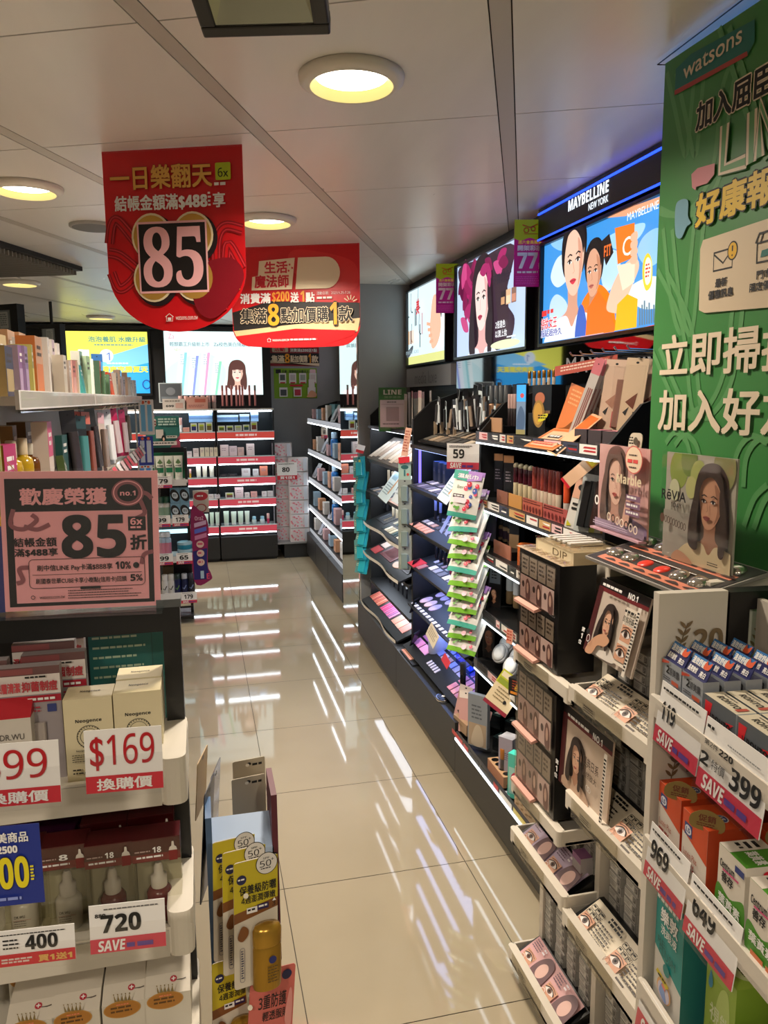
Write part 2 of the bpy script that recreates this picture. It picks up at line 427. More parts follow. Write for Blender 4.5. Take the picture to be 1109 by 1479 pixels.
# air conditioner outlet at the left
t = thing('air_conditioner', 'dark slatted air conditioner outlet in the ceiling at the left', 'air conditioner', (-0.56, 4.45, H), -R(21))
B().box(-0.95, -0.09, -1.3, 0.0, -0.03, 0.0, mat('#6a6761', 0.5)).build('housing', t)
B().box(-0.085, 0.0, -1.3, 0.0, -0.022, 0.0, mat('#151515', 0.6)).build('outlet_slot', t)
bb = B()
for i in range(44): bb.box(-0.94, -0.02, -1.28+i*0.029, -1.274+i*0.029, -0.046, -0.024, mat('#8a877f', 0.45))
bb.build('louvre', t)

# floodlight hung close to the camera
t = thing('floodlight', 'black square floodlight with silver reflector hanging from the ceiling overhead', 'floodlight', tuple(atz(384, 54, 2.075)+Vector((-.02, -.076, .03))), rot=(-R(20), 0, -.276))
W, D = 0.098, 0.085
FR = mat('#1b1a18', 0.4)
bb = B()
for (a0, a1, c0, c1) in ((-W, W, D-0.02, D), (-W, W, -D, -D+0.022), (-W, -W+0.024, -D+0.022, D-0.02), (W-0.024, W, -D+0.022, D-0.02)):
    bb.box(a0, a1, c0, c1, 0.0, 0.03, FR)
bb.build('frame', t, bevel=0.003)
SIL = mat('#f0ecd8', 0.3, 1.0)
bb = B(); w2, d2 = W-0.024, D-0.021; w3, d3 = 0.055, 0.028
vs = [(-w2, -d2, .004), (w2, -d2, .004), (w2, d2, .004), (-w2, d2, .004), (-w3, -d3, .045), (w3, -d3, .045), (w3, d3, .045), (-w3, d3, .045)]
bb.add(vs, [(1, 0, 4, 5), (2, 1, 5, 6), (3, 2, 6, 7), (0, 3, 7, 4), (7, 6, 5, 4)], SIL); bb.build('reflector', t)
B().add([(-w2, -d2, .002), (w2, -d2, .002), (w2, d2, .002), (-w2, d2, .002)], [(3, 2, 1, 0)], clear('#f4f6ee', 0.2)).build('glass', t)
B().box(-W*0.8, W*0.8, -D*0.75, D*0.75, 0.03, 0.075, FR).build('housing', t, bevel=0.006)
for sx in (-1, 1):
    B().tube([(sx*(W-0.01), -D+0.01, -0.0005), (sx*(W-0.01), -D+0.01, -0.004)], 0.005, CHROME).build('screw', t)
bb = B()
bb.box(-0.012, 0.012, -0.012, 0.012, 0.075, 0.085, FR); bb.build('bracket', t)
# ================================================================== hanging signs and posters
SKIN = ('#e8b79b', '#d99a7d', '#b8473f', '#2a1a16')
def portrait(b, cx, cz, s, skin='#edc3a8', shade='#dba78c', hair='#221512', lip='#c4464a', top='#f2efe8', bg=None, e=0.0, turn=0.0, long=True, side=1, bangs=False):
    """a printed head and shoulders: plain layers of flat colour"""
    M = lambda h: mat(h, 0.5, 0, e)
    P = lambda pts: [(cx+side*x*s, cz+z*s) for x, z in pts]
    if long: b.blob(P([(-.62, .55), (-.35, .98), (.2, 1.05), (.58, .72), (.66, .1), (.72, -.6), (.62, -1.15), (.15, -1.1), (-.3, -1.2), (-.78, -1.05), (-.72, -.3)]), M(hair))
    else: b.blob(P([(-.5, .45), (-.3, .95), (.2, 1.0), (.52, .65), (.5, .1), (.3, -.2), (-.3, -.2), (-.52, .1)]), M(hair))
    b.blob(P([(-.2, -.35), (.2, -.35), (.26, -.85), (.95, -1.1), (1.15, -1.55), (-1.15, -1.55), (-.95, -1.1), (-.26, -.85)]), M(shade))
    b.blob(P([(-.3, -.95), (0, -1.2), (.3, -.95), (1.0, -1.12), (1.2, -1.6), (-1.2, -1.6), (-1.0, -1.12)]), M(top))
    b.blob(P([(-.40+turn*.1, .35), (-.2, .72), (.2, .72), (.42+turn*.1, .35), (.40, -.08), (.22+turn*.12, -.46), (0+turn*.2, -.58), (-.22+turn*.12, -.46), (-.38, -.08)]), M(skin))
    b.blob(P([(.16+turn*.1, .55), (.38, .3), (.38, -.1), (.2+turn*.12, -.42), (.27, -.05)]), M(shade))
    for k in (-1, 1):
        ex = turn*.18 + k*.19
        b.stroke([(cx+side*(ex-.1)*s, cz+.235*s), (cx+side*ex*s, cz+.275*s), (cx+side*(ex+.1)*s, cz+.24*s)], .03*s, M(hair))
        b.ell(cx+side*ex*s, cz+.12*s, .085*s, .042*s, M('#f3efe9')); b.ell(cx+side*ex*s, cz+.12*s, .042*s, .044*s, M('#2a1a14'))
        b.stroke([(cx+side*(ex-.1)*s, cz+.125*s), (cx+side*ex*s, cz+.17*s), (cx+side*(ex+.1)*s, cz+.13*s)], .026*s, M('#1a100d'))
    b.stroke([(cx+side*(turn*.2-.02)*s, cz+.1*s), (cx+side*(turn*.26+.04)*s, cz-.1*s), (cx+side*(turn*.24-.02)*s, cz-.13*s)], .022*s, M(shade))
    b.blob(P([(turn*.22-.14, -.275), (turn*.24, -.235), (turn*.22+.14, -.275), (turn*.24, -.355)]), M(lip))
    b.stroke([(cx+side*(turn*.22-.13)*s, cz-.28*s), (cx+side*(turn*.22+.13)*s, cz-.28*s)], .014*s, M('#7d2b2c'))
    b.blob(P([(-.46, .2), (-.44, .62), (-.15, .95), (.25, .97), (.5, .6), (.48, .2), (.36, .5), (.1, .72), (-.18, .66), (-.36, .45)]), M(hair))
    if bangs: b.blob(P([(-.4, .7), (.4, .7), (.42, .34), (.2, .3), (0, .34), (-.2, .3), (-.42, .34)]), M(hair))
    if long:
        b.blob(P([(-.44, .5), (-.36, .2), (-.42, -.4), (-.36, -1.1), (-.74, -1.0), (-.7, -.2)]), M(hair))
        b.blob(P([(.46, .5), (.40, .2), (.48, -.4), (.44, -1.1), (.66, -1.1), (.7, -.2)]), M(hair))

# ---- banner 1: red, rounded foot, hung along a ceiling seam
P0, P1 = Vector((-0.243, 2.425, 0)), Vector((0.147, 2.275, 0))
hw = 0.205; rzb = -R(21.3); hz = 0.50
o1 = thing('hanging_banner', 'large red hanging banner with rounded foot and 85 on a black square', 'banner', (-0.043, 2.345, ROOM_H-0.001), rzb)
def ushape(w, h, ry): return [(w, 0), (-w, 0), (-w, -(h-ry))] + [(-w*math.cos(t), -(h-ry)-ry*math.sin(t)) for t in [math.pi*i/24 for i in range(1, 24)]] + [(w, -(h-ry))]
RB = mat('#c8131c', 0.32, bump=0.02); RBD = mat('#8e0c16', 0.35); GL = mat('#d2a24c', 0.35, 0.5); BL = mat('#120d0e', 0.5); PK = mat('#efb3b6', 0.5)
bb = B(); bb.prism(ushape(hw, hz, 0.17), 0, 0.002, RB)
# outlined ribbon figures printed behind the number
for pts in ([(-.196, -.33), (-.175, -.375), (-.14, -.36), (-.115, -.33)], [(-.2, -.275), (-.165, -.285), (-.115, -.325)], [(-.196, -.25), (-.185, -.20), (-.165, -.19), (-.115, -.25)], [(.12, -.33), (.125, -.25), (.15, -.215), (.2, -.225)], [(.15, -.30), (.16, -.265), (.197, -.33)], [(.09, -.37), (.14, -.445)]):
    for wd, c in ((.030, RBD), (.022, mat('#c8303c', 0.4)), (.016, RBD), (.008, RB)): bb.stroke(spline(pts, 6, False), wd, c)
bb.blob([(.05, -.335), (.16, -.30), (.2, -.36), (.12, -.46), (.06, -.44)], mat('#7d0f1e', 0.35))
bb.build('panel', o1)
bb = B(-0.005)
for g_, c, d in ((.010, mat('#1d0a10', 0.5), .008), (.006, mat('#e9d7b0', 0.4), 0), (0, GL, 0)):
    for cx in (-.066, .056):
        for cz in (-.236, -.352): bb.ell(cx+d, cz-d, .054+g_, .058+g_, c)
bb.rect(-.108, -.392, .098, -.196, PK); bb.rect(-.103, -.386, .093, -.202, BL)
bb.text('\U0001D7D6\U0001D7D3', -.094, -.376, .084, -.210, PK, .006)
bb.build('number', o1)
bb = B(-0.005)
bb.otext('一日樂翻天', -.182, -.108, .118, -.043, mat('#e0a94e', 0.4), mat('#7a1a10', 0.4), 0.02, 0.02)
bb.text('結帳金額滿$488', -.172, -.166, .102, -.122, PAPER, 0.025); bb.text('享', .118, -.164, .154, -.124, PAPER, 0.025); bb.bars(.104, -.164, .113, -.122, 4, PAPER)
bb.bars(.124, -.108, .162, -.098, 1, PAPER, 0.8); bb.build('lettering', o1)
bb = B(-0.005); bb.otext('折', .137, -.388, .198, -.315, mat('#e8b64f', 0.4), mat('#5a1410', 0.4), 0.035, 0.03)
bb.build('discount_character', o1)
bb = B(-0.005); bb.rrect(.128, -.092, .172, -.046, .004, mat('#b4c31e', 0.4)); bb.text('6x', .135, -.084, .165, -.06, INK, 0.01); bb.build('badge', o1)
bb = B(-0.005); bb.stroke([(-.037, -.458), (-.025, -.449), (-.013, -.458)], .0018, PAPER); bb.stroke([(-.034, -.456), (-.034, -.47), (-.016, -.47), (-.016, -.456)], .0016, PAPER)
bb.rect(-.030, -.468, -.020, -.460, PAPER); bb.text('watsons.com.tw', -.006, -.467, .06, -.456, PAPER); bb.build('web_address', o1)
bb = B(); bb.box(-.205, .205, -0.004, 0.006, -0.006, 0.0, CLEAR); bb.build('clip_rail', o1)

# ---- banner 2: red over black, beyond the first
o2 = thing('hanging_banner', 'red and black hanging banner with wide lettering, hung behind the 85 banner', 'banner', (0.458, 3.66, ROOM_H-0.001), -R(22))
W2 = 0.305; H2 = 0.46
def b2shape(): return [(W2, 0), (-W2, 0), (-W2, -.28)] + [(-W2+.09-.09*math.cos(t), -.36-.09*math.sin(t)) for t in [math.pi/2*i/8 for i in range(0, 9)]][1:] + [(-.1, -.458), (.1, -.458)] + [(W2-.1+.1*math.sin(t), -.355-.1*math.cos(t)) for t in [math.pi/2*i/8 for i in range(0, 9)]]
bb = B(); bb.prism(b2shape(), 0, 0.002, RB)
bb.blob([(.0, -.02), (.2, -.05), (.29, -.1), (.28, -.2), (.1, -.18), (-.02, -.1)], mat('#d42a2c', 0.35))
bb.poly([(-W2+.002, -.292), (-.12, -.245), (W2-.001, -.262), (W2-.001, -.36), (W2-.02, -.395), (-W2+.006, -.375)], BL)
bb.poly([(-W2+.006, -.378), (.0, -.352), (W2-.001, -.33), (W2-.012, -.39), (.05, -.395), (-W2+.02, -.41)], mat('#dcc391', 0.45))
bb.poly([(-W2+.01, -.402), (.0, -.372), (W2-.02, -.385), (W2-.04, -.41), (.1, -.4575), (-.1, -.4575), (-.235, -.447)], RB)
bb.build('panel', o2)
CR = mat('#ead7b4', 0.5)
bb = B(-0.006)
bb.poly([(-.165, -.065), (.005, -.055), (-.012, -.195), (-.205, -.195), (-.2, -.135), (-.172, -.13)], CR)
bb.poly([(.02, -.055), (.15, -.055)] + [(.15+.065*math.sin(t), -.125+.07*math.cos(t)) for t in [math.pi*i/12 for i in range(13)]] + [(.005, -.195)], CR)
bb.text('生活', -.14, -.122, -.03, -.068, RED, 0.03); bb.text('魔法師', -.19, -.186, -.025, -.128, RED, 0.03)
for sx, sz in ((-.02, -.085), (-.008, -.1), (-.025, -.112)): bb.poly([(sx+.007*math.cos(t)*(1 if i % 2 else .45), sz+.007*math.sin(t)*(1 if i % 2 else .45)) for i, t in enumerate([2*math.pi*i/10 for i in range(10)])], RED)
bb.build('badge', o2)
bb = B(-0.006)
bb.text('消費滿', -.262, -.255, -.115, -.208, PAPER, 0.03); bb.text('$200', -.108, -.255, -.025, -.203, mat('#e59a2c', 0.5), 0.03); bb.text('送', -.02, -.255, .02, -.208, PAPER, 0.03); bb.text('1', .027, -.252, .046, -.203, mat('#e59a2c', 0.5), 0.02); bb.text('點', .052, -.255, .095, -.21, PAPER, 0.03)
bb.text('活動日期：2023.5.25-7.26', .105, -.223, .262, -.209, PAPER); bb.bars(.105, -.245, .19, -.232, 1, PAPER, 0.7)
for s_, x0, x1, c, h in (('集滿', -.262, -.135, CR, 0), ('8', -.13, -.075, PT('#f0a11c'), .012), ('點加價購', -.068, .158, CR, 0), ('1', .165, .198, PT('#f0a11c'), .012), ('款', .205, .272, CR, 0)):
    bb.otext(s_, x0, -.345-h, x1, -.277+h*1.6, INK if c is CR else c, c if c is CR else INK, 0.02, 0.04)
for a in range(5): t_ = R(25+a*30); bb.line(.262+.014*math.cos(t_), -.262+.014*math.sin(t_), .262+.034*math.cos(t_), -.262+.034*math.sin(t_), .004, CR)
bb.build('lettering', o2)
bb = B(-0.006); bb.stroke([(-.137, -.42), (-.128, -.413), (-.119, -.42)], .0018, PAPER); bb.stroke([(-.135, -.419), (-.135, -.43), (-.121, -.43), (-.121, -.419)], .0016, PAPER); bb.text('watsons.com.tw', -.112, -.428, -.03, -.417, PAPER); bb.bars(-.025, -.428, .13, -.418, 1, PAPER, 0.7); bb.build('web_address', o2)
bb = B(); bb.box(-W2, W2, -0.004, 0.006, -0.006, 0.0, CLEAR); bb.build('clip_rail', o2)

# ---- two small pink wobblers on the light boxes
def pink_flag(Y, z0, z1, w, label):
    t = thing('promotional_flag', label, 'sign', (1.255, Y, z0), -R(13), group='pink 77 flags')
    h = z1-z0; bb = B(); MG = mat('#d3169b', 0.4, 0, 0.12); LM = mat('#b6c81e', 0.4, 0, 0.12)
    bb.box(-w/2, w/2, 0, 0.003, 0, h, MG); bb.rect(-w/2, h*.74, w/2, h, LM); bb.blob([(-w*.3, h*.69), (0, h*.73), (w*.3, h*.69), (w*.5, h*.75), (-w*.5, h*.75)], LM); bb.build('panel', t)
    bb = B(-0.003)
    bb.ring(-w*.12, h*.84, w*.09, w*.09, w*.03, RED, 16); bb.ring(w*.1, h*.86, w*.08, w*.08, w*.03, RED, 16); bb.stroke([(-w*.25, h*.92), (0, h*.88), (w*.25, h*.93)], w*.03, RED); bb.line(-w*.2, h*.785, w*.25, h*.785, w*.02, RED)
    bb.text('週六會員獨享', -w*.38, h*.635, w*.38, h*.69, mat('#e8d23a', .5, 0, .2), 0.01)
    bb.text('開架彩妝', -w*.4, h*.535, w*.4, h*.62, WHITE, 0.04)
    bb.text('77', -w*.4, h*.27, w*.26, h*.51, WHITE, 0.05); bb.text('折', w*.28, h*.27, w*.44, h*.36, WHITE, 0.02)
    bb.bars(-w*.4, h*.19, w*.4, h*.23, 1, WHITE, .7); bb.bars(-w*.45, h*.02, w*.45, h*.15, 5, PT('#e05ab8'), .4); bb.build('print', t)
    bb = B(); bb.box(-w*.5, w*.5, 0.0035, 0.0065, h-.012, h+.004, CLEAR).box(w*.3, w*.3+.03, 0.004, 0.055, h-.02, h-.004, CLEAR); bb.build('holder', t)
a = atx(661, 452, 1.255); c = atx(661, 382, 1.255)
pink_flag((atx(646, 420, 1.255)).y, atx(646, 452, 1.255).z, atx(646, 381, 1.255).z, 0.115, 'pink and green 77 flag beside the leftmost big light box')
pink_flag((atx(764, 400, 1.255)).y, atx(764, 414, 1.255).z, atx(764, 318, 1.255).z, 0.118, 'pink and green 77 flag between the cosmetics face poster and the blue sky poster')

# ---- light boxes on the right wall
def lightbox(name, label, Y0, Y1, z0, z1, X=1.315, fr=0.012, e=1.0):
    """frame and lit panel between Y1 (far) and Y0 (near)"""
    t = thing(name, label, 'light box', (X, (Y0+Y1)/2, (z0+z1)/2), FACE_L)
    w, h = (Y1-Y0)/2, (z1-z0)/2; F = mat('#17181b', 0.3)
    bb = B()
    for q in ((-w-fr, w+fr, h, h+fr), (-w-fr, w+fr, -h-fr, -h), (-w-fr, -w, -h, h), (w, w+fr, -h, h)): bb.box(q[0], q[1], -0.035, 0, q[2], q[3], F)
    bb.build('frame', t); return t, w, h
EB = 0.95
def E(h, e=EB): return mat(h, 0.5, 0, e)
Z0 = 1.725; Z1 = 2.165
# nearest: blue sky, two people and an orange tube
t, w, h = lightbox('light_box', 'nearest big light box, two people in orange against blue sky', 1.10, 2.79, Z0, 2.085)
bb = B(-0.02, 0.0005); bb.box(-w, w, -0.02, -0.005, -h, h, E('#3f93dc')); bb.clip = (-w, -h, w, h)
def uv(px, py): p = atx(px, py, 1.28); return (1.945-p.y, p.z-(Z0+2.085)/2)
def L(*pp): return [uv(*p) for p in pp]
for pts, c in (([(790, 400), (800, 372), (820, 365), (835, 380), (818, 400), (800, 415)], '#cfe4f5'), ([(790, 350), (815, 338), (840, 340), (830, 352), (805, 362)], '#8cc3ee'), ([(870, 345), (895, 330), (925, 322), (915, 345), (885, 360)], '#9fd0f2'), ([(862, 372), (885, 362), (890, 400), (868, 420)], '#b9dcf4'),
               ([(925, 340), (948, 330), (950, 370), (930, 385), (915, 365)], '#8cc3ee'), ([(900, 420), (930, 400), (950, 405), (950, 440), (920, 445)], '#d4e6ef'), ([(790, 440), (800, 425), (815, 440), (812, 470), (792, 470)], '#b9d6ee')):
    bb.blob(L(*pts), E(c))
for i in range(9): bb.poly(L((918+i*3.6, 470-i*.6), (920+i*3.6, 470-i*.6), (920+i*3.6, 446-(i*37 % 5)*3), (918+i*3.6, 446-(i*37 % 5)*3)), E('#5a7f98', .8))
bb.poly(L((860, 316), (955, 282), (955, 292), (900, 312)), E('#f0a27a'))
bb.poly(L((858, 488), (947, 468), (947, 484), (858, 494)), E('#e84a34'))
bb.build('lit_panel', t)
bb = B(-0.040, 0.0004); bb.clip = (-w, -h, w, h)
bb.blob(L((846, 430), (862, 412), (876, 416), (888, 440), (886, 484), (842, 490), (840, 450)), E('#f07a14'))
c = uv(860, 398); portrait(bb, c[0], c[1], .115, '#d8a283', '#c08465', '#191414', '#b86a5c', '#f07a14', e=EB, long=False, turn=-.2)
c = uv(833, 386); portrait(bb, c[0], c[1], .165, '#e9bfa6', '#d29a80', '#1b1516', '#d23a4c', '#dfe6ee', e=EB, long=False, turn=.25)
bb.blob(L((842, 450), (848, 440), (853, 455), (856, 488), (838, 492)), E('#3d62bd'))
bb.poly(L((853, 489), (856, 446), (872, 420), (886, 440), (900, 482)), E('#f4701c'))
bb.blob(L((884, 445), (892, 415), (906, 388), (924, 372), (932, 384), (922, 412), (905, 448), (893, 452)), E('#e9c0a4'))
bb.poly(L((896, 480), (900, 440), (915, 425), (930, 432), (928, 474)), E('#f3b21c'))
bb.poly(L((900, 384), (926, 378), (925, 408), (908, 420)), E('#f6dcc2')); bb.poly(L((897, 330), (926, 322), (925, 372), (901, 382)), E('#ee7a24')); a = uv(908, 372); d = uv(922, 340); bb.text('C', a[0], a[1], d[0], d[1], E('#fff4e6'), .01)
for k in range(4): bb.blob(L((921, 340+k*11), (929, 334+k*11), (931, 341+k*11), (928, 348+k*11), (921, 348+k*11)), E('#e9b99a'))
bb.poly(L((877, 350), (890, 338), (896, 365), (885, 384)), E('#241a18')); a = uv(882, 372); d = uv(893, 352); bb.text('FIT', a[0], a[1], d[0], d[1], E('#f0702c'), .02)
bb.blob(L((940, 378), (947, 366), (953, 380), (952, 410), (944, 420), (939, 402)), E('#f3cf3c')); bb.blob(L((943, 380), (947, 372), (952, 380), (951, 404), (945, 412), (942, 400)), E('#fdf3d6')); a = uv(943, 404); d = uv(951, 380); bb.bars(a[0], a[1], d[0], d[1], 4, E('#d2413c'), .5)
a = uv(917, 320); d = uv(975, 282); bb.text('MAYBELLINE', a[0], a[1], a[0]+.16, a[1]+.022, E('#f4fafd'), .01)
a = uv(792, 458); bb.rect(a[0], a[1], a[0]+.04, a[1]+.02, E('#e03030')); bb.bars(a[0]+.045, a[1], a[0]+.11, a[1]+.02, 1, E('#d63838'), .7)
a = uv(791, 477); bb.otext('持妝女王', a[0], a[1], a[0]+.13, a[1]+.04, E('#d02c48'), E('#fff4ee'), .02, .05); a = uv(791, 489); bb.otext('服貼超持久', a[0], a[1]+.002, a[0]+.17, a[1]+.028, E('#2f3f9a'), E('#ffffff'), .02, .05)
bb.build('print', t)
# black header with blue light lines over the nearest box
t = thing('sign_header', 'black shop sign with white lettering over the blue sky light box', 'sign', (1.315, 1.95, 2.155), FACE_L)
bb = B(); bb.box(-.845, .85, -0.045, 0, -.052, .062, mat('#131722', 0.3)); bb.build('panel', t)
BLU = mat('#2348ff', .5, 0, 2.2)
B().box(-.845, .85, -0.048, -0.045, .040, .047, BLU).build('light_line', t); B().box(-.845, .85, -0.048, -0.045, -.052, -.046, BLU).build('light_line', t)
bb = B(-0.0462); LT = mat('#e8f2fb', .5, 0, 1.3); bb.text('MAYBELLINE', -.60, .0, -.33, .036, LT, .02); bb.text('NEW YORK', -.455, -.03, -.33, -.008, LT, .015); bb.build('lettering', t)

# middle: dark flowers and a long-haired face
t, w, h = lightbox('light_box', 'middle light box, long-haired face with magenta flowers', 2.925, 3.80, Z0, Z1)
bb = B(-0.02, 0.0005); bb.box(-w, w, -0.02, -0.005, -h, h, E('#b9cdea'))
bb.blob([(-w+.01, h-.02), (-.1, h-.01), (.28, h-.02), (.2, .0), (.3, -.1), (.22, -h+.02), (-.05, -h+.02), (-.2, -.05)], E('#41303c'))
rg = random.Random(3)
for i in range(22):
    cx, cz, a = rg.uniform(-w+.06, -.14), rg.uniform(-.08, h-.05), rg.uniform(0, 3)
    bb.blob([(cx+.075*math.cos(a), cz+.075*math.sin(a)), (cx+.03*math.cos(a+1.5), cz+.03*math.sin(a+1.5)), (cx-.06*math.cos(a), cz-.06*math.sin(a)), (cx+.035*math.cos(a-1.5), cz+.035*math.sin(a-1.5))], E(['#7a1548', '#a32362', '#5a1238', '#c2467f', '#8c1c52'][i % 5]))
bb.build('lit_panel', t)
bb = B(-0.040, 0.0004); bb.clip = (-w, -h, w, h); portrait(bb, -.03, .0, .205, '#efd3cb', '#d9a8a4', '#2a1c24', '#b23a58', '#d8dfe8', e=EB, turn=-.25)
bb.blob([(.1, .2), (.26, .1), (.3, -.16), (.2, -.12), (.14, .05)], E('#3a2732'))
for i in range(7):
    cx, cz, a = rg.uniform(.0, .25), rg.uniform(.1, h-.05), rg.uniform(0, 3)
    bb.blob([(cx+.06*math.cos(a), cz+.06*math.sin(a)), (cx+.025*math.cos(a+1.5), cz+.025*math.sin(a+1.5)), (cx-.05*math.cos(a), cz-.05*math.sin(a)), (cx+.03*math.cos(a-1.5), cz+.03*math.sin(a-1.5))], E(['#a32362', '#c2467f', '#7a1548'][i % 3]))
bb.text('"不畏閃色"', .1, .055, .33, .1, E('#2a2230'), .01)
for k in range(3): bb.rect(.22+.06*k, -.04, .27+.06*k, .02, E(['#2a2226', '#d9b48c', '#8a6658'][k])); bb.rect(.225+.06*k, -.035, .265+.06*k, -.005, E(['#c9986c', '#efd2ae', '#c98a72'][k]))
bb.text('2倍進色', .17, -.13, .28, -.098, E('#f4f6fa'), .01); bb.text('以潤上妝', .17, -.168, .30, -.138, E('#f4f6fa'), .01); bb.bars(.3, -.2, .42, -.17, 2, E('#e9eef6'), .4)
bb.ell(.28, -h+.02, .16, .018, E('#d8e3b8')); bb.build('print', t)

# farthest: pale poster with tools and a hand
t, w, h = lightbox('light_box', 'farthest light box on the right wall, pale print of eyelash tools', 3.965, 4.735, Z0, Z1)
bb = B(-0.02, 0.0005); bb.box(-w, w, -0.02, -0.005, -h, h, E('#d5ecf2')); bb.rect(-w, -h, w, -h+.05, E('#d6d98a')); bb.build('lit_panel', t)
bb = B(-0.040, 0.0004); K = E('#3a464e')
for (x, z) in ((-.3, .1), (-.22, .12), (-.06, .13), (-.04, -.02), (-.2, -.06)):
    bb.stroke(spline([(x-.03, z+.08), (x-.035, z), (x-.02, z-.03), (x+.01, z-.035)], 5, False), .008, K)
for x in (-.16, -.135): bb.rect(x, .0, x+.015, .1, K)
bb.text('美', -.13, .06, -.06, .15, E('#c8323c'), .03)
for i, c in enumerate(('#d8b28c', '#9a6a4c', '#e6cdb4')): bb.rect(-.3+.045*i, -.1, -.27+.045*i, -.02, E(c))
bb.blob([(-.33, -.15), (-.2, -.11), (-.21, -.145), (-.31, -.18)], E('#4a5058')); bb.rect(-.05, -.13, -.035, .0, K); bb.rect(0, -.06, .012, .06, E('#c04858'))
bb.blob([(.2, .1), (.26, .13), (.33, .06), (.36, -.05), (.3, -.13), (.2, -.15), (.16, -.05)], E('#eab89c')); bb.blob([(.27, .13), (.37, .16), (.37, .0), (.33, .06)], E('#2c2224'))
for k in range(4): bb.stroke([(.17+.02*k, -.02-.03*k), (.1+.02*k, -.01-.035*k)], .018, E('#e7ab8c'))
bb.text('media luxe', -.34, -h+.06, -.06, -h+.09, E('#8fa4ac'))
bb.build('print', t)
t = thing('sign_header', 'pale grey shop sign below the farthest light box of the right wall', 'sign', (1.312, 4.30, 1.645), FACE_L)
B().box(-.44, .44, -0.03, 0, -.055, .055, PT('#9b9da0')).build('panel', t); bb = B(-.031); bb.text('media luxe', -.24, -.04, .20, .03, PT('#6d6f72')); bb.build('lettering', t)
# lit strips between light boxes and shelves, whose glossy glass mirrors the posters opposite
MIRB = mat('#8a8c90', .03, 1.0)
t = thing('glass_sign', 'dark mirror-like glass strip with pale lettering above the nearest black cabinet', 'sign', (1.313, 2.28, 1.637), FACE_L)
B().box(-.50, .48, -0.02, 0, -.068, .068, MIRB).build('pane', t); bb = B(-.0212); bb.text('MAYBELLINE', -.30, -.03, .33, .025, mat('#a8aaae', .5), .015); bb.build('lettering', t)
t = thing('glass_strip', 'dark mirror-like glass strip above the middle black cabinet', 'glass strip', (1.313, 3.30, 1.637), FACE_L)
B().box(-.50, .52, -0.02, 0, -.068, .068, MIRB).build('pane', t)
# ---- far wall light boxes (looking down the aisle)
def farbox(label, x0, x1, z0, z1):
    t = thing('light_box', label, 'light box', ((x0+x1)/2, 7.62, (z0+z1)/2)); w, h = (x1-x0)/2, (z1-z0)/2; fr = .02; bb = B(); F = PT('#101113')
    for q in ((-w-fr, w+fr, h, h+fr), (-w-fr, w+fr, -h-fr, -h), (-w-fr, -w, -h, h), (w, w+fr, -h, h)): bb.box(q[0], q[1], -0.04, 0, q[2], q[3], F)
    bb.build('frame', t); return t, w, h
p = aty(236, 478, 7.6); q = aty(380, 570, 7.6)
t, w, h = farbox('far wall light box with pale tubes and a smiling long-haired woman', p.x, q.x, q.z, p.z)
bb = B(-.02, .0008); bb.box(-w, w, -.02, -.005, -h, h, E('#d9efee', 1.05)); bb.blob([(-w+.02, -.05), (-.1, .1), (.1, -.05), (.0, -h+.02), (-w+.03, -h+.02)], E('#c8e8ea', 1.05)); bb.build('lit_panel', t)
bb = B(-.033, .0006); bb.clip = (-w, -h, w, h)
for k, (c, d) in enumerate((('#8fd0d6', '#e6f3f2'), ('#8c9be2', '#e8eef6'), ('#e3a3c6', '#f4ecf2'), ('#8fd8b8', '#e6f4ee'))):
    x = -.30+.105*k; zt = .1-.03*(k % 2)-(.05 if k == 3 else 0)
    bb.poly([(x-.06, -h+.002), (x+.0, -h+.002), (x+.055, zt), (x-.02, zt)], E(d, 1.05)); bb.poly([(x-.02, -h+.002), (x+.0, -h+.002), (x+.055, zt), (x+.03, zt)], E(c, 1.0)); bb.rect(x-.02, zt, x+.055, zt+.03, E('#f2f6f4', 1.05)); bb.bars(x-.01, zt-.12, x+.03, zt-.02, 5, E('#9fb9c0', 1), .4)
portrait(bb, .21, -.10, .125, '#f3d3c2', '#e0b29e', '#5b3a34', '#c8505c', '#f2f0f0', e=1.0, bangs=True)
bb.text('輕顏霸王升級新上市', -.40, .155, -.04, .195, E('#7c98a2', .9), .01); bb.text('Za校色美白隔離霜', .0, .155, .34, .195, E('#7c98a2', .9), .01)
bb.text('Za', -.41, .225, -.355, .27, E('#e890a8', 1)); bb.ring(.37, .25, .03, .025, .006, E('#8898c0', 1)); bb.text('NEW', -.36, .11, -.3, .135, E('#c8c070', .9)); bb.build('print', t)
p = aty(90, 478, 7.6); q = aty(217, 568, 7.6)
t, w, h = farbox('far wall light box printed yellow over blue, at the left', p.x, q.x, q.z, p.z)
bb = B(-.02, .0008); bb.box(-w, w, -.02, -.005, -h, h, E('#2a9fe4', 1.05)); bb.poly([(-w, h), (w, h), (w, .17), (-w+.15, -.05), (-w, -.12)], E('#f0ee62', 1.0)); bb.poly([(w, .17), (w, .0), (.1, -.06), (-.2, -.01)], E('#7cc6f0', 1.0)); bb.build('lit_panel', t)
bb = B(-.033, .0006); bb.text('泡泡養肌 水嫩升級', -.15, .185, .35, .235, E('#5f9a90', .9), .02); bb.bars(-.1, .15, .3, .165, 1, E('#6a98a0', .9), .7)
bb.text('清爽完勝夏天', -.05, -.09, .36, -.03, E('#e6e04a', 1), .05); bb.bars(.0, -.02, .22, .0, 1, E('#e9f4fa', 1), .7); bb.ell(.0, .06, .06, .06, E('#dce8f4', 1)); bb.text('1', .0, .02, .03, .09, E('#4a6cb8', 1)); bb.ring(.34, -.2, .04, .045, .012, E('#1c4f96', 1)); bb.build('print', t)

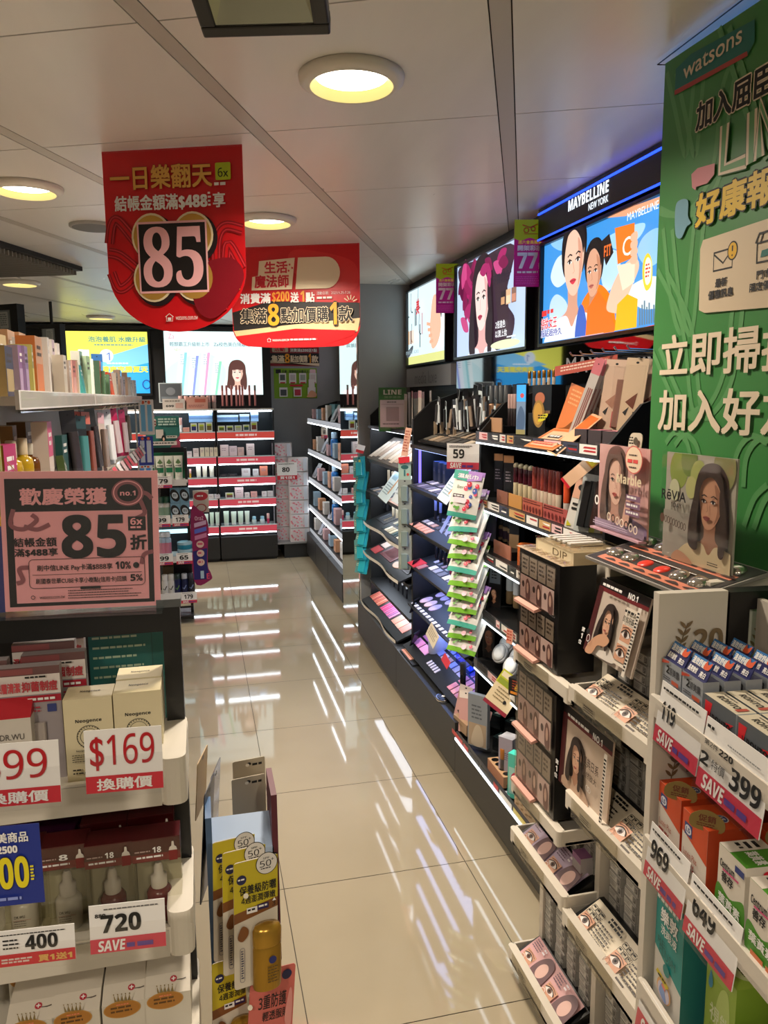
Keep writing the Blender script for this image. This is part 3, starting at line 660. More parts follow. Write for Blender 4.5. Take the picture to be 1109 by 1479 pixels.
# ---- two dark framed signs over the shelves at the left edge
for (Y, x0, x1, lab) in ((4.6, 0, 33, 'dark framed hanging sign panel at the left edge, nearest the camera'), (6.0, 53, 90, 'dark framed hanging sign panel between the left shelf and the yellow light box')):
    p = aty(x0-60 if x0 == 0 else x0, 440 if x0 == 0 else 468, Y); q = aty(x1, 462 if x0 == 0 else 492, Y); z1 = p.z; z0 = aty(x1, 530, Y).z
    t = thing('hanging_sign', lab, 'sign', ((p.x+q.x)/2, Y, z0), -R(35)); w = (q.x-p.x)/2*1.18; h = z1-z0
    bb = B()
    for s_ in ((-w, w, h-.03, h), (w-.05, w, 0, h-.03), (-w, -w+.02, 0, h-.03), (-w+.02, w-.05, 0, .02)): bb.box(s_[0], s_[1], 0, .05, s_[2], s_[3], BLACK)
    bb.build('frame', t)
    bb = B(.004); bb.box(-w+.02, w-.05, .004, .03, .02, h-.03, PT('#6d767a')); bb.rect(-w+.03, h*.55, w-.06, h*.9, PT('#80898c')); bb.rrect(w-.13, h*.62, w-.07, h*.88, .004, PT('#b9bfbf')); bb.bars(w-.125, h*.65, w-.075, h*.85, 6, PT('#6d767a'), .5); bb.rect(-w+.02, .03, w-.05, h*.4, mat('#cfe3ea', .5, 0, .5)); bb.build('panel', t)
    B().box(-.01, .01, .02, .03, h, ROOM_H-z0, BLACK).build('hanger', t)

# ---- posters on the grey recess wall
def poster(label, X0, X1, z0, z1, Y, h):
    t = thing('wall_poster', label, 'poster', ((X0+X1)/2, Y, (z0+z1)/2)); return t, (X1-X0)/2, (z1-z0)/2
YP = YF
p = aty(388, 497, YP); q = aty(461, 529, YP); t, w, h = poster('red and black poster on the grey far wall, above the green one', p.x, q.x, q.z, p.z, YP, 0)
bb = B(-.002, .0008); bb.box(-w, w, -.002, 0, -h, h, PT('#8c1420')); bb.rect(-w, -h+.03, w, .02, INK); bb.poly([(-w, -h+.055), (w, -h+.0), (w, -h+.03), (-w, -h+.03)], CR); bb.build('sheet', t)
bb = B(-.006, .0006); bb.rrect(-w+.03, .03, -.06, h-.02, .01, PT('#c8b89a')); bb.text('活動', -w+.05, .035, -.09, h-.03, RED, .03); bb.text('消費滿$200送1點', -.04, .03, w-.02, .065, PAPER, .02)
bb.text('集滿', -w+.02, -.07, -.1, .0, CR, .03); bb.text('8', -.095, -.075, -.045, .015, PT('#f0a11c'), .03); bb.text('點加價購', -.04, -.07, .13, .0, CR, .03); bb.text('1', .138, -.075, .163, .015, PT('#f0a11c'), .03); bb.text('款', .17, -.07, w-.01, .0, CR, .03); bb.build('lettering', t)
p = aty(395, 532, YP); q = aty(458, 575, YP); t, w, h = poster('lime green poster with small pictures on the grey far wall', p.x, q.x, q.z, p.z, YP, 0)
bb = B(-.002, .0008); bb.box(-w, w, -.002, 0, -h, h, PT('#7fae1c')); bb.build('sheet', t)
bb = B(-.004, .0006); bb.rect(-w+.02, h-.05, -w+.07, h-.01, INK); bb.text('手機 - 就是你的行動名片', -w+.08, h-.05, w-.08, h-.015, INK, .01); bb.rrect(w-.07, h-.07, w-.01, h-.01, .01, PT('#e8c8cc'))
for k in range(4): bb.rect(-w+.05+.1*k, .0, -w+.12+.1*k, .1, PAPER); bb.rect(-w+.06+.1*k, .03, -w+.11+.1*k, .085, mat(['#55605c', '#c9c4c0', '#a0b0a0', '#d8d0c8'][k], .5)); bb.rect(-w+.06+.1*k, .0, -w+.11+.1*k, .012, RED)
for k in range(3): bb.rect(-w+.05+.14*k, -.13, -w+.13+.14*k, -.04, PAPER); bb.rect(-w+.06+.14*k, -.12, -w+.12+.14*k, -.06, mat(['#50585a', '#c83a50', '#d8a8b8'][k], .5))
bb.rrect(-.06, -.03, .07, -.012, .005, RED); bb.rrect(w-.085, -.09, w-.025, .04, .008, PAPER); bb.blob([(w-.1, -h+.01), (w-.02, -h+.01), (w-.01, -.1), (w-.06, -.07), (w-.1, -.12)], PT('#e2a884')); bb.build('print', t)
t = thing('light_box', 'narrow light box on the recess wall beside the column', 'light box', (1.413, 6.9, 2.0), FACE_L)
B().box(-.7, .7, -.03, 0, -.35, .15, PT('#101113')).build('frame', t); bb = B(-.031); bb.rect(-.68, -.33, .68, .13, E('#cfe6ea', .8)); bb.rect(-.6, -.3, -.3, .05, E('#c88aa8', .8)); bb.rect(-.25, -.3, .0, .1, E('#7a5a68', .8)); bb.build('lit_panel', t)
# ================================================================== kinds of goods; each stands on z=0 with its front at y=0, looking to -Y
def carton(name, label, cat, w, d, h, m, art=None, top=None, side=None, loc=(0, 0, 0), rz=0.0, group=None, rot=None, y0=0.0, bevel=0.0, art_top=None):
    b = B(y0); b.box(-w/2, w/2, y0, y0+d, 0, h, m, top=top, side=side)
    if art: art(b, w, h)
    o = b.build(name, loc=loc, rz=rz, rot=rot, bevel=bevel); tag(o, label, cat, group); return o
def print_lines(ink='#55504c', band=None, n=5, title=None, pic=None):
    I = mat(ink, .6)
    def f(b, w, h):
        if band: b.rect(-w/2, h*.72, w/2, h, mat(band, .5))
        if pic: b.rrect(-w*.38, h*.1, w*.38, h*.45, min(w, h)*.06, mat(pic, .5))
        if title: b.text(title, -w*.38, h*.5, w*.38, h*.66, I, .01)
        b.bars(-w*.38, h*.48, w*.3, h*.66, n, I, .4) if not title else b.bars(-w*.34, h*.40, w*.34, h*.47, 2, I, .4)
    return f
def bottle(name, label, cat, r, h, m, cap, cap_h, cap_r=None, loc=(0, 0, 0), rz=0.0, group=None, band=None, sx=1.0, neck=True, n=16, parts=True):
    """round bottle: body, cap, printed band"""
    cap_r = cap_r or r*.8; hb = h-cap_h
    def body(b): b.lathe([(r*.9, 0), (r, h*.02), (r, hb*.86), (r*.86, hb*.95), (r*.5 if neck else r*.95, hb*.97), (r*.5 if neck else r*.95, hb)], m, (0, r, 0), n, sx)
    def lid(b): b.lathe([(cap_r, hb), (cap_r, h-cap_r*.15), (cap_r*.85, h)], cap, (0, r, 0), n, sx)
    def lab(b):
        if band: b.lathe([(r*1.008, hb*.18), (r*1.008, hb*.72)], band, (0, r, 0), n, sx); b.f = b.f[:-2]; b.k = b.k[:-2]; b.sm = b.sm[:-2]
    if not parts:
        b = B(); body(b); lid(b)
        if band:
            bb2 = B(); lab(bb2); b.add(bb2.v, bb2.f, band, True)
        return tag(b.build(name, loc=loc, rz=rz), label, cat, group)
    t = thing(name, label, cat, loc, rz, group)
    b = B(); body(b); b.build('body', t); b = B(); lid(b); b.build('cap', t)
    if band: b = B(); lab(b); b.build('printed_band', t)
    return t
def squeeze_tube(name, label, cat, w, d, h, m, cap, cap_h, loc=(0, 0, 0), rz=0.0, group=None, art=None, parts=True, crimp=None):
    """tube that stands on its cap and is pinched flat at the top"""
    t = thing(name, label, cat, loc, rz, group) if parts else None
    b = B(); n = 18; vs = []; fs = []; rows = 7
    for j in range(rows+1):
        s = j/rows; z = cap_h+(h-cap_h)*s; ry = d/2*(1-s)**.7+.0012; rx = w/2*(.84+.16*s)
        for i in range(n): a = 2*math.pi*i/n; vs.append((rx*math.cos(a), d/2+ry*math.sin(a), z))
    for j in range(rows):
        for i in range(n): fs.append((j*n+i, j*n+(i+1) % n, (j+1)*n+(i+1) % n, (j+1)*n+i))
    b.add(vs, fs, m, True); b.add(vs[-n:], [tuple(range(n))], m)
    if crimp: b.box(-w/2, w/2, d/2-.0016, d/2+.0016, h-.014, h+.004, crimp)
    c = b if not parts else B(); c.lathe([(w*.40, 0), (w*.42, cap_h*.1), (w*.42, cap_h)], cap, (0, d/2, 0), 18, 1, d/w*1.02)
    if not parts:
        if art: art(b, w, h)
        return tag(b.build(name, loc=loc, rz=rz), label, cat, group)
    b.build('body', t); c.build('cap', t)
    if art: a = B(-.001); art(a, w, h); a.build('printed_front', t)
    return t
def stick(name, label, cat, r, h, m, cap, split=.55, loc=(0, 0, 0), rz=0.0, group=None, ring=None, sq=False, rot=None, parts=False):
    """lipstick, mascara, pen: a body and a cap in one upright stick"""
    b = B()
    def seg(b, z0, z1, rr_, m_):
        if sq: b.box(-rr_, rr_, r-rr_, r+rr_, z0, z1, m_)
        else: b.lathe([(rr_*.96, z0), (rr_, z0+.001), (rr_, z1-.001), (rr_*.93, z1)], m_, (0, r, 0), 12)
    if parts:
        t = thing(name, label, cat, loc, rz, group); seg(b, 0, h*split, r*.94, m); b.build('body', t)
        b = B(); seg(b, h*split, h, r, cap); b.build('cap', t)
        if ring: b = B(); seg(b, h*split-.003, h*split+.002, r*1.02, ring); b.build('collar', t)
        return t
    seg(b, 0, h*split, r*.94, m); seg(b, h*split, h, r, cap)
    if ring: seg(b, h*split-.003, h*split+.002, r*1.02, ring)
    return tag(b.build(name, loc=loc, rz=rz, rot=rot), label, cat, group)
def blister(name, label, cat, w, h, card, bulge=None, loc=(0, 0, 0), rz=0.0, group=None, head=None, rot=None, art=None, depth=.014, parts=False, sleeve=False):
    """flat card hung from a hook: hole at the top, headband, goods under clear plastic; z=0 is its foot"""
    def crd(b):
        b.prism(rr(-w/2, 0, w/2, h, min(w, h)*.05, 3), 0, .0015, card)
        if head: b.rect(-w/2, h*.82, w/2, h, head)
        b.ell(0, h*.94, w*.07, w*.05, BLACK, 10)
        if art: art(b, w, h)
    def bul(b):
        if bulge: b.rbox(-w*.27, w*.27, -depth, -.001, h*.08, h*.72, bulge, r=min(depth*.45, w*.1))
        if sleeve: b.rbox(-w*.46, w*.46, -depth*1.1, .002, h*.0, h*.9, CLEAR, r=.003)
    if parts:
        t = thing(name, label, cat, loc, rz, group, rot); b = B(); crd(b); b.build('card', t)
        b = B(-.002); bul(b); b.build('contents', t) if b.f else None
        return t
    b = B(); crd(b); bul(b); return tag(b.build(name, loc=loc, rz=rz, rot=rot), label, cat, group)
def pouch_mesh(w, h, d, m, mtop=None, mfoot=None, seal=.07, art=None):
    """pillow pouch with crimped seals at the head and the foot"""
    b = B(-d*.52, .00015); nx, nz = 8, 10; vs = []; fs = []; ms = []
    for sgn in (-1, 1):
        o = len(vs)
        for j in range(nz+1):
            for i in range(nx+1):
                x, z = -1+2*i/nx, j/nz
                q = max(0, 1-x*x)**.5*max(0, 1-abs(2*z-1)**2.6)**.6
                vs.append((x*w/2*(1-.03*math.sin(z*9)*0), sgn*(d/2*q+.0008), z*h))
        for j in range(nz):
            for i in range(nx):
                a = o+j*(nx+1)+i; f = (a, a+1, a+nx+2, a+nx+1); fs.append(f if sgn < 0 else f[::-1])
                ms.append(mtop if mtop and j >= nz-1 else (mfoot if mfoot and j < 1 else m))
    b.add(vs, fs, ms, True)
    if art: art(b, w, h)
    return b
def price_card(label, num, w, h, loc, rz=0.0, save=True, group=None, rot=None, small=None, numc=None, foot=None, tall=1.0, ty=(.40, .78), tx=(.18, .78), face=None, band=.27, holder=True, bold=.03):
    """printed price card: paper, coloured foot with lettering, clear sleeve"""
    t = thing('price_card', label, 'price card', loc, rz, group, rot)
    b = B(); b.box(-w/2, w/2, 0, .0012, 0, h, face or PAPER); b.build('paper', t)
    if band: b = B(-.0004); b.rect(-w/2, 0, w/2, h*band, SAVE if save else RED); b.build('foot_band', t)
    b = B(-.0012)
    b.text(num, -w/2+w*tx[0], h*ty[0], -w/2+w*tx[1], h*ty[1], numc or INK, bold)
    if save is True and band: b.text('SAVE', -w*.40, h*band*.14, -w*.05, h*band*.9, PAPER, .035, skew=.1); b.bars(-w*.02, h*band*.2, w*.42, h*band*.6, 1, PT('#5a3a8a'), .8)
    if isinstance(foot, str): b.text(foot, -w*.36, h*band*.15, w*.36, h*band*.85, PAPER, .02)
    if small: small(b, w, h)
    else: b.bars(-w*.42, h*.86, w*.4, h*.93, 1, INK, .5)
    b.build('lettering', t)
    if holder: B().box(-w*.515, w*.515, -.0045, -.0035, -.004, h*.6, CLEAR).build('clear_sleeve', t)
    return t
# ================================================================== the three black make-up cabinets along the right wall
XF, XW = 1.02, 1.312
CAB = mat('#08090a', 0.5); BASEM = noisy('cabinet_laminate', '#232425', '#272829', 4, 0.45)
BAYS = [(1.80, 2.74), (2.74, 3.68), (3.68, 4.66)]
RAILP = ['#d8d4cc', '#2a2a2c', '#caa26a', '#c93a3a', '#e8e4de', '#3a3f55', '#e0b8b8', '#454545']
def cabinet(label, Y0, Y1, base_h, shelves, rail, led, near_top=1.42):
    t = thing('display_cabinet', label, 'cabinet', (XW, (Y0+Y1)/2, 0), 0, 'black display cabinets on the right wall')
    W = (Y1-Y0)/2; x = lambda X: X-XW
    b = B(); b.box(x(.965), -.003, -W, W, 0, .05, BLACK); b.box(x(.935), -.003, -W+.0015, W-.0015, .05, base_h, BASEM); b.build('base', t)
    b = B(); b.box(-.012, -.003, -W+.013, W-.013, base_h, 1.56, CAB); b.build('back_panel', t)
    for sy in (-1, 1):
        y0 = sy*(W-.007); b = B()
        b.xprism([(0, 0)], 0, 0, CAB) if False else None
        poly = [(x(XF), base_h), (-.003, base_h), (-.003, 1.565), (x(1.12), 1.505), (x(XF)+.006, near_top)]
        vs = [(a, y0-.006, z) for a, z in poly]+[(a, y0+.006, z) for a, z in poly]; N = len(poly)
        b.add(vs, [tuple(range(N)), tuple(range(2*N-1, N-1, -1))]+[((i+1) % N, i, N+i, N+(i+1) % N) for i in range(N)], CAB); b.build('side_panel', t)
    for z in shelves:
        b = B(); b.box(x(XF-.01), -.013, -W+.014, W-.014, z-.018, z, CAB); s = b.build('shelf', t)
        if rail:
            b = B(); b.box(x(XF-.015), x(XF-.01), -W+.014, W-.014, z-.034, z+.006, mat('#3a3b3e', .25)); rg = random.Random(int(z*1000)); y = -W+.02
            while y < W-.06:
                w = rg.uniform(.03, .13); y2 = min(y+w, W-.016); m = mat(rg.choice(RAILP), .4)
                b.add([(x(XF-.0155), y, z-.022), (x(XF-.0155), y2, z-.022), (x(XF-.0155), y2, z+.004), (x(XF-.0155), y, z+.004)], [(0, 3, 2, 1)], m)
                for k in range(2): b.add([(x(XF-.016), y+.006, z-.016+.009*k), (x(XF-.016), y+(y2-y)*rg.uniform(.4, .8), z-.016+.009*k), (x(XF-.016), y+(y2-y)*.7, z-.011+.009*k), (x(XF-.016), y+.006, z-.011+.009*k)], [(0, 3, 2, 1)], mat(rg.choice(['#f2f0ea', '#202022', '#b02a30']), .5))
                y = y2+rg.uniform(.004, .02)
            b.build('price_rail', s)
        b = B(); b.box(x(XF-.017) if rail else x(XF+.012), x(XF-.006) if rail else x(XF+.11), -W+.02, W-.02, z-.039 if rail else z-.024, z-.034 if rail else z-.018, led); b.build('light_strip', s)
    return t
LEDW = mat('#eaf6ff', .5, 0, 3.2); LEDB = mat('#a8c0ff', .5, 0, 4.2); LEDN = mat('#e6f0ff', .5, 0, 3.6)
S1 = [1.395, 1.150, .955, .735, .52]
S2 = [1.30, 1.09, .885, .695, .49]
S3 = [1.36, 1.155, .955, .76, .575, .40]
c1 = cabinet('nearest black make-up cabinet, with bright lit shelf edges, behind the lens rack', *BAYS[0], .19, S1, True, LEDW, 1.40)
c2 = cabinet('middle black make-up cabinet with blue-lit slanted testers', *BAYS[1], .255, S2, False, LEDB)
c3 = cabinet('farthest black make-up cabinet of the right wall, beside the grey column', *BAYS[2], .255, S3, False, LEDN)
# lit rim along the front of the nearest cabinet's base
b = B(); b.box(.935, .945, 1.815, 2.735, .19, .222, mat('#3a3b3e', .25)); b.box(.932, .935, 1.815, 2.735, .188, .197, LEDW)
rg = random.Random(5); y = 1.82
while y < 2.68:
    w = rg.uniform(.04, .14); b.add([(.9345, y, .201), (.9345, y+w, .201), (.9345, y+w, .219), (.9345, y, .219)], [(0, 3, 2, 1)], mat(rg.choice(RAILP[:4]+['#f0eee8', '#e0d070']), .4)); y += w+.012
tag(b.build('price_rail_strip'), 'bright lit price strip along the floor-level edge of the nearest black cabinet', 'price strip')

# ---- slanted tester trays with pans of colour
def tester(label, Y0, Y1, xf, zf, depth, tilt, pans, lip=None, m=CAB, group=None, name='tester_tray'):
    """slab that rises from its front edge at (xf, zf) towards the wall; pans are (x, s, w, l, colour, kind) on the slope, x counted from the far end"""
    t = thing(name, label, 'tester tray', (xf, Y1, zf+.004), FACE_L, group); L = Y1-Y0
    M = Matrix.Rotation(tilt, 4, 'X')
    b = B().at(M); b.box(0, L, 0, depth, -.010, 0, m); b.T = None
    b.box(0.004, L-.004, depth*math.cos(tilt)-.012, depth*math.cos(tilt)-.004, -.0, depth*math.sin(tilt)-.011, m) if tilt > .05 else None
    b.build('tray', t)
    if lip: b = B(); b.add([(p[0]*L, -.001-p[1], -.012) for p in lip[0]]+[(p[0]*L, -.001-p[1], .006) for p in lip[0]], [(i, i+1, len(lip[0])+i+1, len(lip[0])+i) for i in range(len(lip[0])-1)], lip[1]); b.build('front_lip', t)
    for (px, ps, w, l, c, k) in pans:
        q = B().at(M)
        if k == 'round': q.lathe([(w/2, .0), (w/2, .003), (w*.45, .0035)], mat(c, .5), (px+w/2, ps+l/2, 0), 16, 1, l/w)
        elif k == 'up': q.T = None; z = ps*math.sin(tilt); q.lathe([(w/2, z-.004), (w/2, z+l), (w*.42, z+l+.002)], mat(c, .35), (px+w/2, ps*math.cos(tilt), 0), 10)
        else: q.box(px, px+w, ps, ps+l, .0, .003, mat(c, .4)); q.box(px+w*.08, px+w*.92, ps+l*.08, ps+l*.92, .003, .0035, mat(c, .6))
        q.build('colour_pan' if k != 'up' else 'tester_stick', t)
    return t
def grid(nx, ns, x0, s0, w, l, gx, gs, cols, k='sq'):
    return [(x0+i*(w+gx), s0+j*(l+gs), w, l, cols[(i*ns+j) % len(cols)], k) for i in range(nx) for j in range(ns)]
rp = random.Random(11)
WAVE = [(i/12, .010*math.sin(i/12*9.5)+.008) for i in range(13)]
# middle cabinet, from the top
tester('slanted rack of small brow palettes at the top of the middle cabinet', 2.78, 3.62, 1.035, 1.315, .17, R(18), grid(9, 2, .03, .02, .07, .06, .018, .012, ['#6e6a60', '#4a4844', '#b09a80', '#3c3a38', '#8a7a68', '#c2b4a0', '#55504a']))
tester('shelf tester of dark palettes with one pale flap, second row of the middle cabinet', 3.12, 3.63, .985, 1.098, .2, R(8), grid(7, 2, .03, .02, .05, .05, .014, .015, ['#4c4a58', '#7a7484', '#8a8090', '#c9c0c4', '#5a5466']))
tester('tester tray of salmon and dark shades, third row of the middle cabinet', 2.78, 3.64, .985, .898, .24, R(14), [(.01+i*.058, .01, .05, .045, '#d89a86', 'sq') for i in range(5)]+grid(11, 2, .03, .07, .05, .03, .02, .03, ['#9a98a4', '#4a4650', '#c8bcc0', '#5a5864', '#b08a80'])+[(.52, .12, .07, .04, '#d9e2ff', 'sq')])
tester('tester tray with a red swatch card, fourth row of the middle cabinet', 2.78, 3.64, .985, .705, .24, R(14), [(.0, .0, .12, .07, '#c22e3c', 'sq'), (.125, .01, .05, .05, '#a86a70', 'sq')]+[(.12+i*.032, .15, .02, .035, '#b87a74', 'sq') for i in range(10)]+[(.46+i*.05, .13, .03, .03, '#c9a08c', 'round') for i in range(7)]+grid(6, 1, .2, .05, .05, .04, .02, .0, ['#d8d0d4', '#8a8a96', '#5e5e6a'])+grid(13, 1, .13, .10, .03, .03, .03, .0, ['#c8c0cc', '#6a6a78', '#a88a8c']))
tester('tester tray with oval lavender pans, fifth row of the middle cabinet', 2.78, 3.64, .985, .50, .24, R(16), [(.03+i*.075, .05+j*.085, .062, .07, c, 'round') for i in range(3) for j, c in ((0, ['#cbb0c4', '#d8b8c0', '#b9a6d0'][i]), (1, ['#b9a6c8', '#a89cc0', '#c4b0d8'][i]))]+[(.03+i*.05, .012, .03, .02, '#d5d5de', 'sq') for i in range(14)]+[(.36+i*.055, .10, .03, .03, '#c08a70', 'round') for i in range(8)])
tester('big slanted tester of pink and violet pans at the foot of the middle cabinet', 2.78, 3.66, .965, .275, .29, R(24), grid(2, 4, .03, .05, .10, .045, .012, .012, ['#d98ac0', '#c07aa8', '#b890b8', '#9a8a98', '#e0a0d0', '#c89abc', '#a88aa8', '#8e8690'])+grid(6, 3, .29, .10, .045, .036, .012, .016, ['#7a86c8', '#b0a8c4', '#8c94d0', '#c4b4b8', '#6a78c0', '#a8a0b8', '#b88a8c'])+grid(4, 4, .64, .03, .038, .045, .010, .010, ['#d88a94', '#c87a88', '#b87a90', '#a87088', '#e09aa0'])+[(.33+i*.03, .03, .018, .03, '#c9c4cc', 'sq') for i in range(5)])
tester('row of four striped salmon swatches on the counter below the middle cabinet', 3.40, 3.64, .945, .258, .075, R(6), [(.008, .006+i*.017, .16, .013, ['#e8a08a', '#f0b49c', '#d98a78', '#f2c0b0'][i], 'sq') for i in range(4)])
# farthest cabinet
tester('slanted stack of beige brow cartons, second row of the farthest cabinet', 3.74, 4.58, .985, 1.165, .21, R(34), [(.02+i*.082, .015+(i % 3)*.01, .07, .15, ['#d9cbb8', '#cdbba6', '#b39a84', '#e2d8c8', '#c9b49c'][i % 5], 'sq') for i in range(10)], m=PT('#5a5148'))
tester('shelf tester with a peach swatch sheet, fourth row of the farthest cabinet', 3.74, 4.6, .985, .965, .2, R(10), [(.50, .0, .30, .12, '#e3b49c', 'sq')]+grid(7, 2, .03, .02, .05, .05, .015, .02, ['#50565e', '#c8c8c4', '#9a8c80', '#747a80']))
tester('wavy tester tray with a grey eyeshadow palette, lower middle of the farthest cabinet', 3.74, 4.6, .975, .768, .22, R(20), [(.06, .06, .22, .12, '#22262a', 'sq')]+[(.075+i*.05, .075, .04, .08, ['#8a94a0', '#6a7480', '#c8b48c', '#d8c8a4'][i], 'sq') for i in range(4)]+grid(9, 2, .34, .03, .042, .05, .012, .02, ['#1f3336', '#c9c2a8', '#e2d8c4', '#2c4a4c', '#b0a890']), lip=(WAVE, IVORY))
tester('wavy tester tray with a dark red palette, above the pink swatches of the farthest cabinet', 3.74, 4.6, .97, .585, .22, R(22), [(.04, .03, .14, .06, '#a0383c', 'sq'), (.05, .10, .12, .06, '#c8b4a8', 'sq'), (.22, .05, .26, .12, '#5c2226', 'sq'), (.235, .065, .23, .09, '#7a3230', 'sq'), (.52, .04, .13, .06, '#d8b8a8', 'round'), (.52, .12, .13, .06, '#e8cbbc', 'round'), (.68, .06, .13, .1, '#3a3a3c', 'sq')], lip=(WAVE, IVORY))
tester('wavy tray of red, pink and peach swatches at the foot of the farthest cabinet', 3.74, 4.62, .955, .268, .24, R(23), [(.02+i*.03, .05, .024, .16, ['#b0584a', '#c06a58', '#d07a68', '#a84a44', '#c8705c', '#b86050', '#d88a74', '#bc6450'][i], 'sq') for i in range(8)]+[(.30+i*.03, .05, .024, .16, ['#d04a80', '#e05a94', '#c84a88', '#d868a4', '#b86aa4', '#e078ac', '#a86aa8', '#d890c0'][i], 'sq') for i in range(8)]+[(.57+i*.085, .05+j*.08, .075, .07, ['#e8a898', '#f0bcac', '#e09a94', '#f2c8bc'][(i+j) % 4], 'sq') for i in range(3) for j in range(2)], lip=(WAVE, IVORY))

# ---- things standing on the testers and shelves of the two slanted cabinets
def at_(px, X, z): return (X, yfor(px, X, z), z)
def near_(t): return t
def row_on(proto_fn, pxs, X, z, label, group, rz=FACE_L):
    pr = proto_fn(); return series(pr, [at_(p, X, z) if not isinstance(z, (list, tuple)) else at_(p, X, z[i]) for i, p in enumerate(pxs)], label, group, rz)
# hanging packs across the top of the middle cabinet
packs = [('#2a2626', '#cfd6d6'), ('#d9e8ea', '#1a1a1c'), ('#1c1a1c', '#8a7a6a'), ('#e8eef0', '#3a3838')]
for r_, (X, z, n, h) in enumerate(((1.20, 1.40, 14, .17), (1.10, 1.385, 11, .13))):
    protos = [blister('cosmetic_pack', 'pack', 'cosmetic pack', .036, h, mat(a, .35), mat(c, .3), depth=.010, head=BLACK) for a, c in packs]
    used = [0]*4
    for i in range(n):
        y = 2.80+i*(.80/n)+rp.uniform(-.008, .008); k = (1 if r_ == 0 and i in (1, 3, 4, 5) else (i*7+r_) % 4); p = protos[k]
        o = p if not used[k] else dup(p); used[k] = 1
        o.location = (X, y, z+rp.uniform(-.01, .015)); o.rotation_euler = (R(rp.uniform(-5, 5)), R(rp.uniform(-10, 10)), FACE_L+R(rp.uniform(-15, 15)))
        o['label'] = f"{['dark brown', 'white', 'black', 'pale'][k]} hanging brow pack, {nth(i)} from the near end, {'back' if r_ == 0 else 'front'} row atop the middle cabinet"; o['group'] = 'hanging packs atop the middle cabinet'
    for k in range(4):
        if not used[k]: bpy.data.objects.remove(protos[k])
# beige boxes below the packs
row_on(lambda: carton('brow_carton', '', 'carton', .022, .012, .09, PT('#a08c72'), print_lines('#5a4a3c')), [618, 627, 636, 645, 654], 1.13, 1.318, lambda i, n: f'tan brow carton, {nth(i)} from the far end, under the hanging packs', 'tan brow cartons')
# row 2: palette boxes, leaning leaflets
row_on(lambda: carton('palette_box', '', 'box', .034, .05, .095, PT('#2c3348'), print_lines('#8a90b0'), top=PT('#4a66b0')), [627, 634, 641], 1.10, 1.125, lambda i, n: f'dark blue palette box, {nth(i)} from the far end, second shelf of the middle cabinet', 'dark blue palette boxes')
def leaflet(label, w, h, loc, tilt, m, art=None, rz=FACE_L, roll=0.0, cat='leaflet', name='leaflet'):
    b = B(); b.box(-w/2, w/2, 0, .0015, 0, h, m)
    if art: art(b, w, h)
    return tag(b.build(name, loc=loc, rot=(-tilt, roll, rz)), label, cat)
PALE = PT('#cfe4ea')
def pale_art(b, w, h): b.rect(-w*.35, h*.55, w*.1, h*.85, PT('#8fb4c4')); b.bars(-w*.38, h*.12, w*.3, h*.45, 5, PT('#7a98a8'), .4); b.poly([(w*.1, h*.2), (w*.2, h*.2), (w*.35, h*.9), (w*.25, h*.9)], PT('#c89a70'))
leaflet('pale blue folded leaflet leaning on the second shelf of the middle cabinet', .13, .20, (.965, 3.02, 1.10), R(35), PALE, pale_art, roll=R(6))
leaflet('dark palette leaflet behind the pale blue leaflet in the middle cabinet', .12, .21, (1.02, 2.96, 1.12), R(28), PT('#22242c'), lambda b, w, h: b.bars(-w*.3, h*.2, w*.3, h*.8, 6, PT('#b8a888'), .5), roll=R(4))
leaflet('pale blue poster card leaning in the farthest cabinet, below the beige cartons', .20, .23, (.965, 4.10, .97), R(35), PALE, pale_art, roll=R(5))
leaflet('white folded card beside the pale blue poster card in the farthest cabinet', .14, .17, (.975, 3.86, .985), R(30), PT('#dde9ee'), lambda b, w, h: b.bars(-w*.35, h*.2, w*.3, h*.8, 5, PT('#9ab0ba'), .4))
# upright violet-lit strip on the far edge of the middle cabinet
t = thing('light_strip_sign', 'upright violet glowing strip at the far edge of the middle cabinet', 'sign', (1.05, 3.645, 1.10), FACE_L)
B().box(-.012, .012, 0, .006, 0, .19, mat('#7a6aff', .5, 0, 1.6)).build('lit_panel', t); B().box(-.016, .016, .006, .010, -.003, .2, BLACK).build('frame', t)
# pens standing in the testers
row_on(lambda: stick('make_up_pen', '', 'make-up pen', .007, .10, mat('#1a1b24', .3), mat('#7a84b8', .3), .45), [627, 634, 655, 663], 1.08, .945, lambda i, n: f'lilac-topped dark make-up pen, {nth(i)} from the far end, third row of the middle cabinet', 'make-up pens in the third row')
row_on(lambda: leaflet('', .03, .10, (0, 0, 0), R(25), PT('#8fa0e0'), name='swatch_strip', cat='swatch'), [636, 643, 650], 1.02, .935, lambda i, n: f'pale blue curved swatch strip, {nth(i)} from the far end, third row of the middle cabinet', 'pale blue swatch strips')
for o in [o for o in COL.objects if o.name.startswith('swatch_strip')]: o.rotation_euler = (R(-25), R(14), FACE_L)
row_on(lambda: stick('lipstick_tester', '', 'lipstick', .009, .075, mat('#15161c', .3), mat('#6a9fd8', .3), .82), [628, 634, 640, 646], 1.10, .745, lambda i, n: f'blue-topped black lipstick, {nth(i)} from the far end, fourth row of the middle cabinet', 'blue-topped lipsticks in the fourth row')
row_on(lambda: stick('mascara', '', 'mascara', .009, .13, mat('#181a26', .3), mat('#20253c', .3), .5, ring=CHROME), [608, 613, 619, 626], 1.16, .745, lambda i, n: f'dark blue mascara tube, {nth(i)} from the far end, fourth row back of the middle cabinet', 'dark blue mascaras')
row_on(lambda: stick('lipstick', '', 'lipstick', .009, .08, mat('#8a2a4a', .3), mat('#3a2a50', .3), .5), [649], 1.06, .745, lambda i, n: 'plum lipstick standing by itself in the fourth row of the middle cabinet', None)
